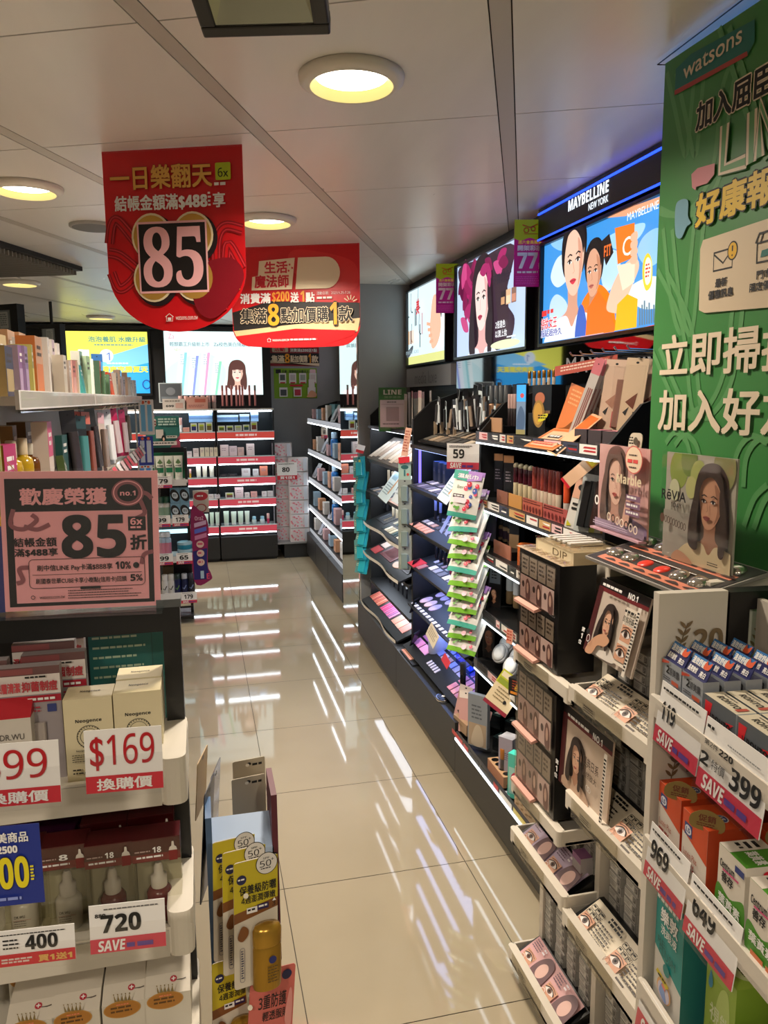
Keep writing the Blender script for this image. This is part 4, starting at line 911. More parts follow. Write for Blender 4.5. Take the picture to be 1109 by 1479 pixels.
row_on(lambda: stick('liner_tube', '', 'eyeliner', .009, .12, mat('#17181c', .3), mat('#5aa0e8', .3), .9, sq=True), [657, 662, 667, 672], 1.06, .56, lambda i, n: f'blue-topped square eyeliner, {nth(i)} from the far end, fifth row of the middle cabinet', 'blue-topped eyeliners in the fifth row')
row_on(lambda: carton('product_carton', '', 'carton', .045, .03, .13, PT('#8f9498'), print_lines('#5a5f64')), [654], 1.13, .54, lambda i, n: 'grey carton beside the blue-topped eyeliners of the middle cabinet', None)
bottle('cotton_jar', 'white round canister between the fifth row and the foot tester of the middle cabinet', 'canister', .055, .17, PT('#c4d0f4'), BLACK, .02, .05, at_(619, 1.03, .30), FACE_L)
leaflet('cream crumpled sample card hanging below the fifth row of the middle cabinet', .12, .065, (.955, 3.16, .455), R(20), PT('#d8cdb6'), lambda b, w, h: b.bars(-w*.4, h*.2, w*.4, h*.8, 4, PT('#8a7a68'), .4), roll=R(16))
leaflet('red sample card below the cream card in the middle cabinet', .08, .035, (.965, 2.98, .41), R(25), PT('#c83a48'), roll=R(12))
t = thing('acrylic_box', 'clear bluish acrylic box standing on the foot tester of the middle cabinet', 'box', at_(668, 1.06, .37), FACE_L)
b = B(); BC = clear('#a8c4ff', .2)
for q in ((-.09, .09, 0, .003, 0, .14), (-.09, .09, .09, .093, 0, .14), (-.09, -.087, 0, .09, 0, .14), (.087, .09, 0, .09, 0, .14)): b.box(*q, BC)
b.build('wall', t); b = B()
for i in range(9): b.box(-.08+.018*i, -.066+.018*i, .01, .08, .12, .125, mat(['#a8c8f0', '#d8e4f4'][i % 2], .4))
b.build('lid', t)
stick('make_up_brush', 'black brush standing upright in front of the clear bluish box', 'brush', .013, .12, BLACK, PT('#2a2a2e'), .6, at_(664, .99, .34), FACE_L)
t = thing('compact', 'round black and silver compact lying on the counter edge of the middle cabinet', 'compact', at_(640, .962, .2555), FACE_L)
b = B(); b.lathe([(.04, 0), (.043, .006), (.04, .012)], CHROME, (0, .0, 0), 20, 1, .75); b.build('case', t); b = B(); b.lathe([(.034, .0121), (.034, .014)], BLACK, (0, 0, 0), 20, 1, .75); b.lathe([(.008, .0141), (.008, .016)], WHITE, (0, 0, 0), 10); b.build('lid', t)
# farthest cabinet: hanging packs behind the green sign, pens, small mirrors
protos = [blister('cosmetic_pack', '', 'cosmetic pack', .05, .19, mat(c, .4), None, head=mat(h, .4)) for c, h in (('#cbbfae', '#d0a0a0'), ('#b8b0a4', '#c8c0c0'), ('#d8d0c4', '#b86a80'))]
for i in range(12):
    p = protos[i % 3]; o = p if i < 3 else dup(p); o.location = (1.16 if i % 2 else 1.08, 3.75+i*.068, 1.355+.01*(i % 2)); o.rotation_euler = (0, R(rp.uniform(-5, 5)), FACE_L+R(rp.uniform(-12, 12)))
    o['label'] = f"{['cream', 'grey', 'ivory'][i % 3]} hanging false-lash pack, {nth(i)} from the near end atop the farthest cabinet"; o['group'] = 'hanging packs atop the farthest cabinet'
for o in protos: o.location.z = 1.37
row_on(lambda: carton('brow_carton', '', 'carton', .02, .012, .085, PT('#d2c0a4'), print_lines('#7a6a58')), [552, 556, 560, 566], 1.12, 1.00, lambda i, n: f'tan slim carton, {nth(i)} from the far end, behind the pale blue poster card', 'tan slim cartons')
row_on(lambda: stick('mascara', '', 'mascara', .009, .11, mat('#23242a', .3), mat('#8a8f9a', .3), .6), [548, 553, 558], 1.10, .84, lambda i, n: f'dark mascara with grey top, {nth(i)} from the far end, fifth row of the farthest cabinet', 'dark mascaras')
row_on(lambda: stick('concealer', '', 'concealer', .009, .10, mat('#d8cbb0', .3), mat('#e9e6da', .3), .55), [566, 571, 576], 1.08, .84, lambda i, n: f'cream concealer stick, {nth(i)} from the far end, fifth row of the farthest cabinet', 'cream concealer sticks')
row_on(lambda: stick('eyeliner', '', 'eyeliner', .008, .13, mat('#16181c', .3), mat('#2a2e36', .3), .5, ring=CHROME), [582, 587, 591], 1.06, .84, lambda i, n: f'black eyeliner, {nth(i)} from the far end, fifth row of the farthest cabinet', 'black eyeliners')
row_on(lambda: stick('nail_polish', '', 'nail polish', .009, .085, mat('#3a4a6a', .3), mat('#1a1c20', .3), .5), [550, 554, 558, 562], 1.12, .64, lambda i, n: f'dark blue nail polish, {nth(i)} from the far end, sixth row of the farthest cabinet', 'dark blue nail polishes')
row_on(lambda: stick('lip_gloss', '', 'lip gloss', .008, .11, mat('#c03a5c', .25), mat('#b8bcc4', .25), .5), [572, 577, 582, 587, 591], 1.10, .66, lambda i, n: f'silver-capped pink lip gloss, {nth(i)} from the far end, sixth row of the farthest cabinet', 'pink lip glosses')
row_on(lambda: carton('product_carton', '', 'carton', .06, .03, .13, PT('#a8a6a4'), print_lines('#6a6866')), [549], 1.1, .42, lambda i, n: 'grey carton behind the red swatches of the farthest cabinet', None)
row_on(lambda: stick('lip_pencil', '', 'lip pencil', .006, .10, mat('#1c1c20', .3), mat('#e4e6ea', .3), .7), [556, 562, 568, 574, 580, 586], 1.10, .385, lambda i, n: f'black lip pencil with white end, {nth(i)} from the far end, behind the pink swatches', 'black lip pencils')
for (Y, z, lab) in ((3.655, .86, 'second row from the top'), (3.655, .67, 'third row'), (3.655, .47, 'fourth row'), (3.655, .30, 'foot')):
    t = thing('hand_mirror', f'small tilted mirror on the far panel of the middle cabinet, {lab}', 'mirror', (1.0, Y-.05, z), FACE_L-R(35), group='small tilted mirrors', rot=(R(-20), 0, FACE_L-R(40)))
    B().box(-.035, .035, 0, .006, 0, .07, BLACK).build('frame', t); B().box(-.03, .03, -.001, 0, .005, .065, mat('#6a6e74', .05, 1.0)).build('mirror_glass', t)

# back rows of small goods on the slanted cabinets
for (nm, y0, y1, rows) in (('middle', 2.80, 3.62, ((1.10, 'second', 'palette_box'), (.925, 'third', 'mascara'), (.75, 'fourth', 'nail_polish'), (.565, 'fifth', 'lipstick'))), ('farthest', 3.74, 4.58, ((1.03, 'third', 'palette_box'), (.86, 'fourth', 'eyeliner'), (.67, 'fifth', 'lipstick'), (.46, 'sixth', 'mascara')))):
    for z, rw, k in rows:
        sl = z+.006
        for i in range(13):
            y = y0+.03+(y1-y0-.06)*i/12+rp.uniform(-.008, .008); X = 1.225+rp.uniform(-.012, .012); c = rp.choice(['#1c1e26', '#23263a', '#3a3f55', '#5a4a52', '#8a8f9a', '#b8b0a8', '#6a2a3c', '#c9a08c', '#d8d0c8']); h = rp.uniform(.075, .12)
            lab = f'{k.replace("_", " ")}, {nth(i)} from the near end, back row of the {rw} shelf, {nm} cabinet'
            if k == 'palette_box': o = carton(k, lab, 'box', .045, .02, h, PT(c), print_lines('#b0a8a0'), loc=(X, y, sl), rz=FACE_L)
            else: o = stick(k, lab, k.replace('_', ' '), .0095, h, PT(c), PT(rp.choice(['#17181c', '#c8ccd4', '#b08a4a', '#2a2c38'])), .5, loc=(X, y, sl), rz=FACE_L)
            o['group'] = f'back row goods of the {nm} cabinet'
# ---- strips of packs that hang from the cabinet edges
# (1) berry wet wipes on the divider between the near and middle cabinets
def berry(kind):
    LIL, GRN, MINT = mat('#b28ad0', .3, coat=.3), mat('#7ab83a', .3, coat=.3), mat('#4fae9a', .3, coat=.3)
    def art(b, w, h):
        b.poly([(-w*.48, h*.80), (0, h*.76), (0, h*.985), (-w*.48, h*.985)], MINT); b.poly([(0, h*.76), (w*.48, h*.82), (w*.48, h*.985), (0, h*.985)], LIL if kind == 0 else GRN)
        b.otext('濕紙巾', -w*.34, h*.82, w*.36, h*.92, WHITE, PT('#6a4aa0'), .02, .03)
        b.text('Berry', -w*.28, h*.58, w*.08, h*.67, PT('#7a8a70')); b.rect(-w*.36, h*.40, w*.02, h*.48, PT('#3c2c34')); b.bars(-w*.33, h*.42, w*.0, h*.46, 1, PAPER, .7)
        rg = random.Random(kind+2); cs = ['#d0304a', '#e0506a', '#28407e', '#3a5aa8', '#c02a40'] if kind == 0 else ['#e07090', '#f0a0b4', '#d04868', '#f4c0cc', '#c03a5a']
        for i in range(15):
            cx, cz = rg.uniform(.0, .4)*w, rg.uniform(.1, .72)*h; r = rg.uniform(.05, .085)*w
            b.ell(cx, cz, r, r, mat(cs[i % 5], .4), 14); b.ell(cx-r*.3, cz+r*.3, r*.3, r*.3, PT('#f4c8d0'), 8)
        for i in range(5): cx, cz = rg.uniform(-.42, -.1)*w, rg.uniform(.08, .32)*h; b.blob([(cx, cz), (cx+.05*w, cz+.03*h), (cx+.1*w, cz+.01*h), (cx+.05*w, cz-.03*h)], PT('#5a9a3a'))
    b = pouch_mesh(.125, .175, .026, mat('#e6e4dc', .3, coat=.3), LIL if kind == 0 else GRN, MINT if kind == 0 else GRN, art=art); return b
labs = ['topmost', 'second from the top', 'third from the top', 'fourth from the top', 'fifth from the top', 'sixth from the top', 'seventh from the top', 'eighth from the top', 'ninth from the top', 'tenth from the top', 'lowest']
bp = [None, None]
for i in range(11):
    k = [0, 0, 1, 1, 0, 1, 1, 1, 0, 1, 1][i] if i else 0
    # the strip starts right under the price card and hangs down, each pack overlapping the next
    z = 1.090-.0512*i; loc = (.918+.003*(i % 2), 2.64-.004*(i % 3), z); rot = (R(-36 if i else -16), R([4, -3, 3, -4, 2, -2, 4, -3, 2, -3, 2][i]), R(-52))
    if bp[k] is None:
        o = thing('wet_wipe_pack', '', 'wet wipes', loc, group='berry wet wipe packs', rot=rot); berry(k).build('pouch', o)
        b = B(-.019); b.rrect(-.036, .052, .018, .072, .006, PT('#e8d8dc')); b.build('sealing_label', o); bp[k] = o
    else: o = dup(bp[k], loc, rot=rot)
    o['label'] = f"{'lilac' if k == 0 else 'green'} edged wet wipe pack with berries, {labs[i]} of the hanging strip"
t = thing('hanging_strip', 'thin clear strip that carries the berry wet wipe packs', 'hanging strip', (.975, 2.67, .56), R(-52)); B().box(-.012, .012, 0, .001, 0, .72, CLEAR).build('strip', t)
price_card('white price card 59 with red foot above the berry wet wipes', '59', .125, .095, (.945, 2.70, 1.262), R(-38), small=lambda b, w, h: b.bars(-w*.42, h*.82, w*.3, h*.92, 2, INK, .5), tx=(.2, .55), ty=(.42, .78))
# (2) round sleeping masks on the panel between the middle and farthest cabinets
pr = blister('eye_mask_pack', '', 'eye mask', .07, .115, PT('#8f968a'), mat('#7f9088', .3), depth=.016, art=lambda b, w, h: b.ell(0, h*.42, w*.42, h*.34, PT('#a4aca0')))
series(pr, [(.99, 3.70, 1.005-.115*i) for i in range(4)], lambda i, n: f'grey-green oval mask pack, {labs[i] if i < n-1 else "lowest"} of the strip between the two slanted cabinets', 'grey-green mask packs', R(-30))
pr = blister('sample_card', 'mint card with teal figures at the head of the oval mask strip', 'card', .065, .09, PT('#9fb8a4'), None, loc=(.99, 3.70, 1.12), rz=R(-30), art=lambda b, w, h: (b.ell(0, h*.7, w*.3, h*.12, PT('#2a5a54')), b.rect(-w*.06, h*.2, w*.06, h*.55, PT('#2a6a68')), b.ell(w*.25, h*.3, w*.1, h*.08, PT('#c8402c'))))
leaflet('peach hang tag at the head of the mask strip', .035, .14, (.985, 3.69, 1.24), R(6), PT('#d8a890'), lambda b, w, h: b.bars(-w*.4, h*.1, w*.4, h*.9, 8, PT('#a85a4c'), .5), rz=R(-40), roll=R(8))
leaflet('red and white hang tag under the peach tag', .06, .03, (.985, 3.69, 1.205), R(6), RED, rz=R(-40), roll=R(-8))
# (3) teal masks on the column side of the farthest cabinet
TEA = PT('#1fa6b4')
def teal_art(b, w, h): b.rect(-w/2, 0, -w*.12, h, PT('#5f9c98')); b.rect(w*.2, h*.1, w*.42, h*.9, PT('#18b0d0')); b.bars(-w*.45, h*.3, -w*.15, h*.8, 6, PT('#cfe4c0'), .4); b.rect(-w*.05, h*.55, w*.12, h*.85, PT('#d8d060'))
pr = blister('face_mask_sachet', '', 'face mask', .085, .13, TEA, mat('#2fb4c0', .3), depth=.010, art=teal_art)
series(pr, [((.965, 4.70+.004*(i % 2), 1.035-.088*i), R(-38)) for i in range(8)], lambda i, n: f'teal face mask sachet, {labs[i] if i < n-1 else "lowest"} of the strip beside the grey column', 'teal face mask sachets')
for i, o in enumerate([o for o in COL.objects if o.name.startswith('face_mask_sachet')]): o.rotation_euler = (R(-14), R(6 if i % 2 else -8), R(-38))
leaflet('small red price flag above the teal face masks', .05, .05, (.96, 4.67, 1.19), R(10), RED, lambda b, w, h: b.rect(-w/2, h*.35, w/2, h, PAPER), rz=R(-25), roll=R(15))
# green and white sign with a scannable square left blank
t = thing('counter_sign', 'green and white counter sign on top of the farthest cabinet', 'sign', (1.02, 4.06, 1.345), R(-18))
w, h = .075, .235
b = B(); b.box(-w, w, 0, .004, 0, h, PT('#1d6a26')); b.rect(-w*.9, h*.1, w*.9, h*.72, PT('#c9bfc4')); b.build('card', t)
b = B(-.002); b.text('LINE', -w*.65, h*.84, w*.65, h*.95, PT('#d4dcc8'), .03); b.text('獨享優惠', -w*.6, h*.755, w*.6, h*.81, PT('#7aa070'), .01); b.bars(-w*.4, h*.655, w*.4, h*.68, 1, INK, .8); b.rect(-w*.8, h*.615, w*.8, h*.625, PT('#9a7a8a')); b.bars(-w*.7, h*.16, w*.7, h*.185, 1, INK, .8); b.build('lettering', t)
b = B(-.002); b.rect(-w*.46, h*.24, w*.46, h*.56, PT('#8c888a')); b.build('code_patch', t)
B().box(-w*1.03, w*1.03, -.004, -.003, -.004, h+.004, CLEAR).build('clear_sleeve', t)
# ================================================================== goods in the nearest, bright make-up cabinet
Z1s, Z2s, Z3s, Z4s, Z5s, Z6s = 1.395, 1.150, .955, .735, .52, .19
def put(o, px, X, z, rz=FACE_L, tilt=None): o.location = at_(px, X, z); o.rotation_euler = tilt if tilt else (0, 0, rz); return o
# -- top shelf
t = thing('bottle_riser', 'black tiered stand for foundation bottles at the far end of the top shelf', 'display stand', at_(724, 1.10, Z1s), FACE_L)
B().box(-.09, .09, -.03, .06, 0, .025, BLACK).build('base', t); B().box(-.09, .09, .02, .06, .025, .05, BLACK).build('step', t)
b = B(-.031); b.box(-.085, .085, -.034, -.031, .003, .055, PT('#b98f6c')); b.rect(-.085, .04, .03, .055, PT('#2f6a54')); b.text('FIT', -.06, .012, .0, .034, INK, .03); b.bars(.03, .008, .08, .045, 3, PT('#8a4a3a'), .5); b.build('shade_card', t)
pr = bottle('foundation_bottle', '', 'foundation', .013, .125, mat('#c09470', .25), PT('#3a4044'), .068, .0125)
series(pr, [at_(p, 1.12, Z1s+.05) for p in (706, 713, 720, 727)], lambda i, n: f'foundation bottle with dark grey cap, {nth(i)} from the far end, on the tiered stand', 'foundation bottles with grey caps', FACE_L)
pr = stick('concealer', '', 'concealer', .007, .115, mat('#2a2022', .3), mat('#c9a9a0', .3), .55)
series(pr, [at_(p, 1.10, Z1s+.026) for p in (733, 737, 741)], lambda i, n: f'slim concealer with pink label, {nth(i)} from the far end, beside the foundation bottles', 'slim concealers', FACE_L)
t = thing('standing_screen', 'tall slim blue lit screen standing on the top shelf', 'screen', at_(752, 1.07, Z1s), FACE_L+R(30))
B().box(-.021, .021, 0, .012, 0, .175, BLACK).build('frame', t); b = B(-.001); b.rect(-.019, .004, .019, .171, mat('#9ab4d0', .4, 0, .35)); b.rect(-.019, .115, .019, .171, mat('#3fa4f0', .4, 0, .9)); b.ell(.004, .135, .008, .008, mat('#e05a5a', .5, 0, .6)); b.blob([(-.015, .02), (.012, .02), (.016, .07), (.0, .1), (-.014, .07)], mat('#6a86a8', .4, 0, .3)); b.rect(-.019, .004, .019, .02, mat('#c9b878', .4, 0, .3)); b.build('lit_panel', t)
t = thing('display_stand', 'tall black box stand of concealers with a round orange tag', 'display stand', at_(781, 1.13, Z1s), FACE_L)
B().box(-.075, .075, 0, .05, 0, .17, BLACK).build('body', t)
b = B(-.001); b.box(-.07, .07, -.018, -.001, 0, .075, PT('#141414')); [b.rect(-.068+.035*k, .062, -.036+.035*k, .085, mat(c, .4)) for k, c in enumerate(('#b0855c', '#1a1a1a', '#c09468', '#a87c54'))]; b.build('shade_strip', t)
pr = stick('concealer', '', 'concealer', .006, .05, mat('#d8c8b0', .3), GOLD, .5)
series(pr, [(1.15, yfor(762+i*7, 1.15, Z1s+.165), Z1s+.17) for i in range(6)], lambda i, n: f'gold-topped concealer tip, {nth(i)} from the far end, above the black box stand', 'gold-topped concealers', FACE_L)
t = thing('round_tag', 'round orange and yellow tag in front of the black concealer stand', 'tag', at_(777, 1.09, Z1s+.03), FACE_L+R(20))
b = B(); b.prism([(.026*math.cos(a), .045+.045*math.sin(a)) for a in [2*math.pi*i/28 for i in range(28)]], 0, .002, PT('#b08a4a')); b.prism([(.022*math.cos(a)+.004, .095+.02*math.sin(a)) for a in [2*math.pi*i/24 for i in range(24)]], .001, .003, PT('#c87a5a')); b.build('card', t)
b = B(-.001); b.ell(0, .045, .02, .036, PT('#d8a84e')); b.blob([(.0, .02), (.03, .025), (.045, .045), (.02, .042)], PT('#e6de3a')); b.bars(.0, .026, .04, .042, 2, INK, .5); b.build('print', t)
def org(b, w, h):
    b.rect(-w*.46, h*.05, w*.46, h*.95, PT('#d8742f')); b.rect(-w*.38, h*.45, w*.2, h*.85, PT('#e6c09a')); b.rect(-w*.25, h*.52, w*.15, h*.66, INK); b.bars(-w*.22, h*.54, w*.12, h*.64, 1, PAPER, .7); b.rect(-w*.4, h*.1, w*.4, h*.36, PT('#e8b08a')); b.bars(-w*.36, h*.14, w*.36, h*.32, 2, PT('#c03a28'), .6)
leaflet('wide orange promotion tray card tipped over the edge of the top shelf', .20, .115, at_(776, .975, 1.375), R(62), PT('#e0925a'), org)
leaflet('narrow orange promotion card with a black corner beside the wide orange card', .06, .17, at_(796, .975, 1.365), R(50), PT('#e6b58c'), lambda b, w, h: (b.rect(-w*.4, h*.03, w*.4, h*.28, INK), b.bars(-w*.36, h*.06, w*.3, h*.25, 3, PAPER, .5), b.rect(-w*.4, h*.6, w*.4, h*.95, PT('#d86a24'))), roll=R(10))
leaflet('crinkled orange wrapper standing behind the orange cards', .10, .15, at_(812, 1.09, Z1s+.02), R(14), PT('#dc7a34'), lambda b, w, h: (b.blob([(-w*.4, h*.02), (0, h*.12), (w*.35, h*.3), (w*.2, h*.02)], mat('#8a4a10', .3)), b.bars(-w*.3, h*.55, w*.35, h*.9, 4, PT('#e6aa70'), .4)), roll=R(12))
# long sticks in tall silver packs
pr = blister('brow_pencil_pack', '', 'brow pencil', .032, .25, PT('#b9b3ad'), None, head=PT('#c8707a'), art=lambda b, w, h: [b.line(-w*.2+w*.2*k, h*.06, -w*.1+w*.2*k, h*.66, .003, PT('#8a4a42')) for k in range(3)])
for i, p in enumerate((823, 829, 835)):
    o = pr if i == 0 else dup(pr); o.location = at_(p, 1.055+.02*i, Z1s); o.rotation_euler = (R(-4), R(20), FACE_L+R(25)); o['label'] = f'long silver brow pencil pack leaning sideways, {nth(i)} from the far end'; o['group'] = 'long silver brow pencil packs'
def tan_art(c2):
    def f(b, w, h): b.poly([(-w*.3, h*.42), (w*.2, h*.55), (w*.1, h*.33)], mat(c2, .5)); b.poly([(-w*.35, h*.28), (-w*.1, h*.36), (-w*.2, h*.24)], INK); b.text('EYE', w*.1, h*.08, w*.42, h*.3, mat('#c0404a' if c2 != '#6a3018' else '#33221a', .5), .03)
    return f
a = blister('eyebrow_pack', '', 'eyebrow pack', .062, .205, PT('#d2b39a'), None, art=tan_art('#a87860'), sleeve=True); a2 = blister('eyebrow_pack', '', 'eyebrow pack', .062, .205, PT('#cfb494'), None, art=tan_art('#6a3018'), sleeve=True)
a3 = blister('eyebrow_pack', '', 'eyebrow pack', .062, .205, PT('#6a4a42'), mat('#8a6254', .3), sleeve=True, art=lambda b, w, h: b.text('MAYBELLINE', -w*.2, h*.02, w*.3, h*.06, PAPER))
for o, p, X, l in ((a, 857, 1.12, 'tan hanging brow pack with a brown diamond, farthest of the row'), (dup(a), 876, 1.12, 'tan hanging brow pack beside the brown pack'), (a3, 890, 1.14, 'dark brown hanging brow pack between the tan ones'), (a2, 905, 1.13, 'tan hanging brow pack with a dark diamond, nearest of the row'), (dup(a2), 931, 1.22, 'half hidden tan brow pack behind the near side panel')):
    put(o, p, X, Z1s+.028, tilt=(R(-5), R(5), FACE_L+R(38))); o['label'] = l; o['group'] = 'hanging brow packs on the top shelf'
t = thing('hook_rail', 'black rail of hooks that carries the brow packs', 'rail', (1.20, 2.02, 1.645), FACE_L)
B().box(-.22, .2, .05, .06, -.008, .008, BLACK).build('rail', t)
for k in range(6): B().tube([(-.18+.065*k, .05, 0), (-.18+.065*k, -.08, .004), (-.18+.065*k, -.088, .014)], .003, CHROME).build('hook', t)
leaflet('red header strip over the hanging brow packs', .24, .03, (1.11, 2.10, 1.60), R(8), PT('#b04a3a'), lambda b, w, h: b.bars(-w*.4, h*.2, w*.4, h*.8, 2, PT('#e0c0b0'), .5), rz=FACE_L+R(20), roll=R(-6))
pr = carton('cosmetic_box', '', 'box', .042, .05, .04, PT('#4a4246'), None, top=PT('#d8808c'), art_top=1)
series(pr, [at_(p, 1.045, Z1s) for p in (838, 858, 879)], lambda i, n: f'pink-topped dark cosmetic box, {nth(i)} from the far end, edge of the top shelf', 'pink-topped boxes', FACE_L+R(25))
leaflet('red and yellow diagonal flag strip hanging from the top shelf edge', .035, .155, at_(815, .985, 1.285), R(5), PT('#d9b08e'), lambda b, w, h: (b.rect(-w/2, h*.8, w/2, h, RED), b.rect(-w/2, h*.55, w/2, h*.8, PT('#d88a2a')), b.rect(-w*.3, h*.58, w*.4, h*.7, PT('#e8c820')), b.rect(-w/2, 0, w/2, h*.05, RED)), rz=FACE_L+R(40), roll=R(48))
# -- second shelf
pr = carton('foundation_carton', '', 'carton', .042, .042, .145, PT('#16161a'), lambda b, w, h: (b.rect(-w/2, h*.82, w/2, h, PT('#c58a58')), b.bars(-w*.3, h*.3, w*.3, h*.6, 4, PT('#8a8088'), .4)), side=PT('#1b1b1f'))
series(pr, [at_(p, 1.09, Z2s+.02) for p in (719, 734)], lambda i, n: f'black foundation carton with tan band, {"farther" if i == 0 else "nearer"} of the pair on the second shelf', 'black foundation cartons', FACE_L+R(35))
t = thing('shelf_step', 'black step carrying the lip colours on the second shelf', 'display stand', (1.045, 2.30, Z2s), FACE_L)
B().box(-.31, .27, 0, .16, 0, .02, BLACK).build('base', t)
for k, (x0, x1, c) in enumerate(((-.30, -.20, '#8a5a48'), (-.19, -.08, '#c08a4a'), (-.07, .08, '#b05a48'), (.09, .25, '#a8504a'))):
    b = B(-.003-.0005*k); b.box(x0, x1, -.004, -.001, .0, .045, mat(c, .45)); b.bars(x0+.005, .028, x1-.01, .042, 2, PT('#5a241c'), .5)
    if k > 1: [b.ell(x0+.015+i*(x1-x0-.03)/5, .014, .007, .010, PT('#6a2420'), 12) for i in range(6)]
    b.build('shade_card', t)
pr = stick('lip_tint', '', 'lip tint', .0105, .108, mat('#bfae8a', .25), mat('#4a1420', .2), .5); 
b = B(); b.ball((0, .0105, .113), .0112, mat('#d9cba4', .3)); k = b.build('cap_ball', pr)
series(pr, [at_(p, 1.085, Z2s+.02) for p in (741, 748, 755, 762)], lambda i, n: f'dark red lip tint with round cream top, {nth(i)} from the far end', 'lip tints with cream tops', FACE_L)
pr = stick('lip_gloss', '', 'lip gloss', .0105, .125, mat('#bfae98', .25), mat('#8e3a30', .25), .42, parts=True)
pr2 = stick('lip_gloss', '', 'lip gloss', .0105, .125, mat('#b8a08c', .25), mat('#6e2a28', .25), .42, parts=True)
sp = [768, 775, 780, 785, 791, 797, 802]
for i, p in enumerate(sp):
    o = (pr if i % 2 == 0 else pr2) if i < 2 else dup(pr if i % 2 == 0 else pr2)
    put(o, p, 1.075, Z2s+.02); o['label'] = f'{"brick red" if i % 2 == 0 else "maroon"} capped lip gloss, {nth(i)} from the far end of the second shelf'; o['group'] = 'lip glosses on the second shelf'
stick('lip_gloss', 'orange-red capped lip gloss standing apart, nearest on the second shelf', 'lip gloss', .011, .13, mat('#a89a90', .25), mat('#d2512c', .25), .45, parts=True, loc=at_(813, 1.06, Z2s+.0), rz=FACE_L)
t = thing('hook_rail', 'rail of tangled chrome hooks above the lip glosses', 'rail', (1.25, 2.20, 1.305), FACE_L)
B().box(-.3, .3, .04, .055, -.01, .01, BLACK).build('rail', t)
for k in range(10): B().tube([(-.27+.06*k, .04, 0), (-.27+.06*k, -.09, .004+.006*(k % 2)), (-.265+.06*k, -.105, .018)], .0028, CHROME).build('hook', t)
def eye_art(b, w, h): b.rect(-w/2, h*.72, w/2, h, PT('#8a9aa0')); b.bars(-w*.4, h*.76, w*.4, h*.94, 3, PAPER, .5); b.rect(-w/2, h*.40, w/2, h*.72, PT('#d9a68c')); b.ell(0, h*.55, w*.28, h*.045, INK); b.ell(w*.02, h*.55, w*.1, h*.035, PT('#6a4632')); b.bars(-w*.35, h*.22, w*.1, h*.34, 2, INK, .5); b.poly([(-w*.4, h*.02), (-w*.1, h*.04), (-w*.4, h*.1)], PT('#c8c030'))
o = blister('mascara_pack', 'tall pack with a printed eye leaning on the second shelf', 'mascara pack', .05, .22, PT('#d8d4cc'), None, art=eye_art); put(o, 826, 1.03, Z2s, tilt=(R(-6), R(12), FACE_L+R(42)))
for i, (p, c, hd, bg) in enumerate(((838, '#b8bcb8', '#2a2a2a', '#1a1a1c'), (846, '#cfd068', '#c8c83a', '#202224'), (855, '#c9c4b4', '#4a3a30', '#3a2420'), (864, '#b88a4a', '#6a3a1a', '#2a1a14'))):
    o = blister('mascara_pack', f'{["silver", "yellow-green", "cream", "amber"][i]} mascara pack with dark tube, near end of the second shelf', 'mascara pack', .045, .20, mat(c, .4), mat(bg, .3), head=mat(hd, .4)); put(o, p, 1.03+.012*i, Z2s, tilt=(R(-5), R(8), FACE_L+R(40))); o['group'] = 'mascara packs on the second shelf'
# -- third shelf
pr = bottle('foundation_bottle', '', 'foundation', .016, .118, mat('#b8946c', .3), PT('#22262c'), .06, .016, band=PT('#4a3040'))
series(pr, [at_(p, 1.10, Z3s+.03) for p in (719, 726, 733)], lambda i, n: f'squat foundation bottle with black cap, {nth(i)} from the far end of the third shelf', 'black-capped foundations on the third shelf', FACE_L)
carton('foundation_carton', 'tan and black foundation carton, nearest of the row on the third shelf', 'carton', .04, .04, .118, PT('#22262c'), lambda b, w, h: b.rect(-w/2, 0, w/2, h*.42, PT('#b8946c')), side=PT('#2a2e34'), loc=at_(742, 1.09, Z3s+.03), rz=FACE_L+R(35))
t = thing('shade_stand', 'black stand with a glossy card of skin shades on the third shelf', 'display stand', at_(726, 1.05, Z3s), FACE_L)
B().box(-.08, .08, .0, .12, 0, .03, BLACK).build('base', t); b = B(-.002); b.box(-.08, .08, -.004, -.001, 0, .05, mat('#a86e58', .2)); [b.rect(-.075+.04*k, .005, -.04+.04*k, .045, mat(c, .3)) for k, c in enumerate(('#c08a70', '#a86a50', '#c89078', '#94543c'))]; b.build('shade_card', t)
carton('sample_box', 'small orange box beside the tan and black carton', 'box', .05, .03, .075, PT('#e0702c'), print_lines('#f0d0a0'), loc=at_(757, 1.06, Z3s), rz=FACE_L+R(45))
leaflet('dark folded card with a purple corner at the far end of the third shelf', .05, .15, at_(708, 1.06, Z3s+.03), R(4), PT('#232028'), lambda b, w, h: b.poly([(0, h), (w/2, h), (w/2, h*.5)], PT('#5a4684')), rz=FACE_L+R(30))
t = thing('lipstick_case', 'open red and white lipstick case on the third shelf', 'display case', at_(783, 1.07, Z3s), FACE_L+R(40))
B().box(-.05, .05, 0, .05, 0, .07, PT('#8e1c28')).build('body', t); b = B(-.001); b.box(-.045, .05, -.006, -.001, 0, .035, PT('#cfc2ac')); b.build('tray_front', t); B().box(-.055, .055, -.01, .055, .0705, .083, PT('#c0505a')).build('lid', t)
series(stick('lip_crayon', '', 'lip crayon', .007, .02, mat('#b02030', .3), mat('#c83040', .3), .5), [at_(p, 1.10, Z3s+.084) for p in (776, 784, 792)], lambda i, n: f'red lip crayon tip, {nth(i)} from the far end, on the open red case', 'red lip crayons', FACE_L)
carton('cosmetic_box', 'long coral box lying on the near end of the third shelf', 'box', .14, .06, .045, PT('#d8684a'), print_lines('#f0c8b0'), loc=at_(812, 1.08, Z3s), rz=FACE_L+R(30))
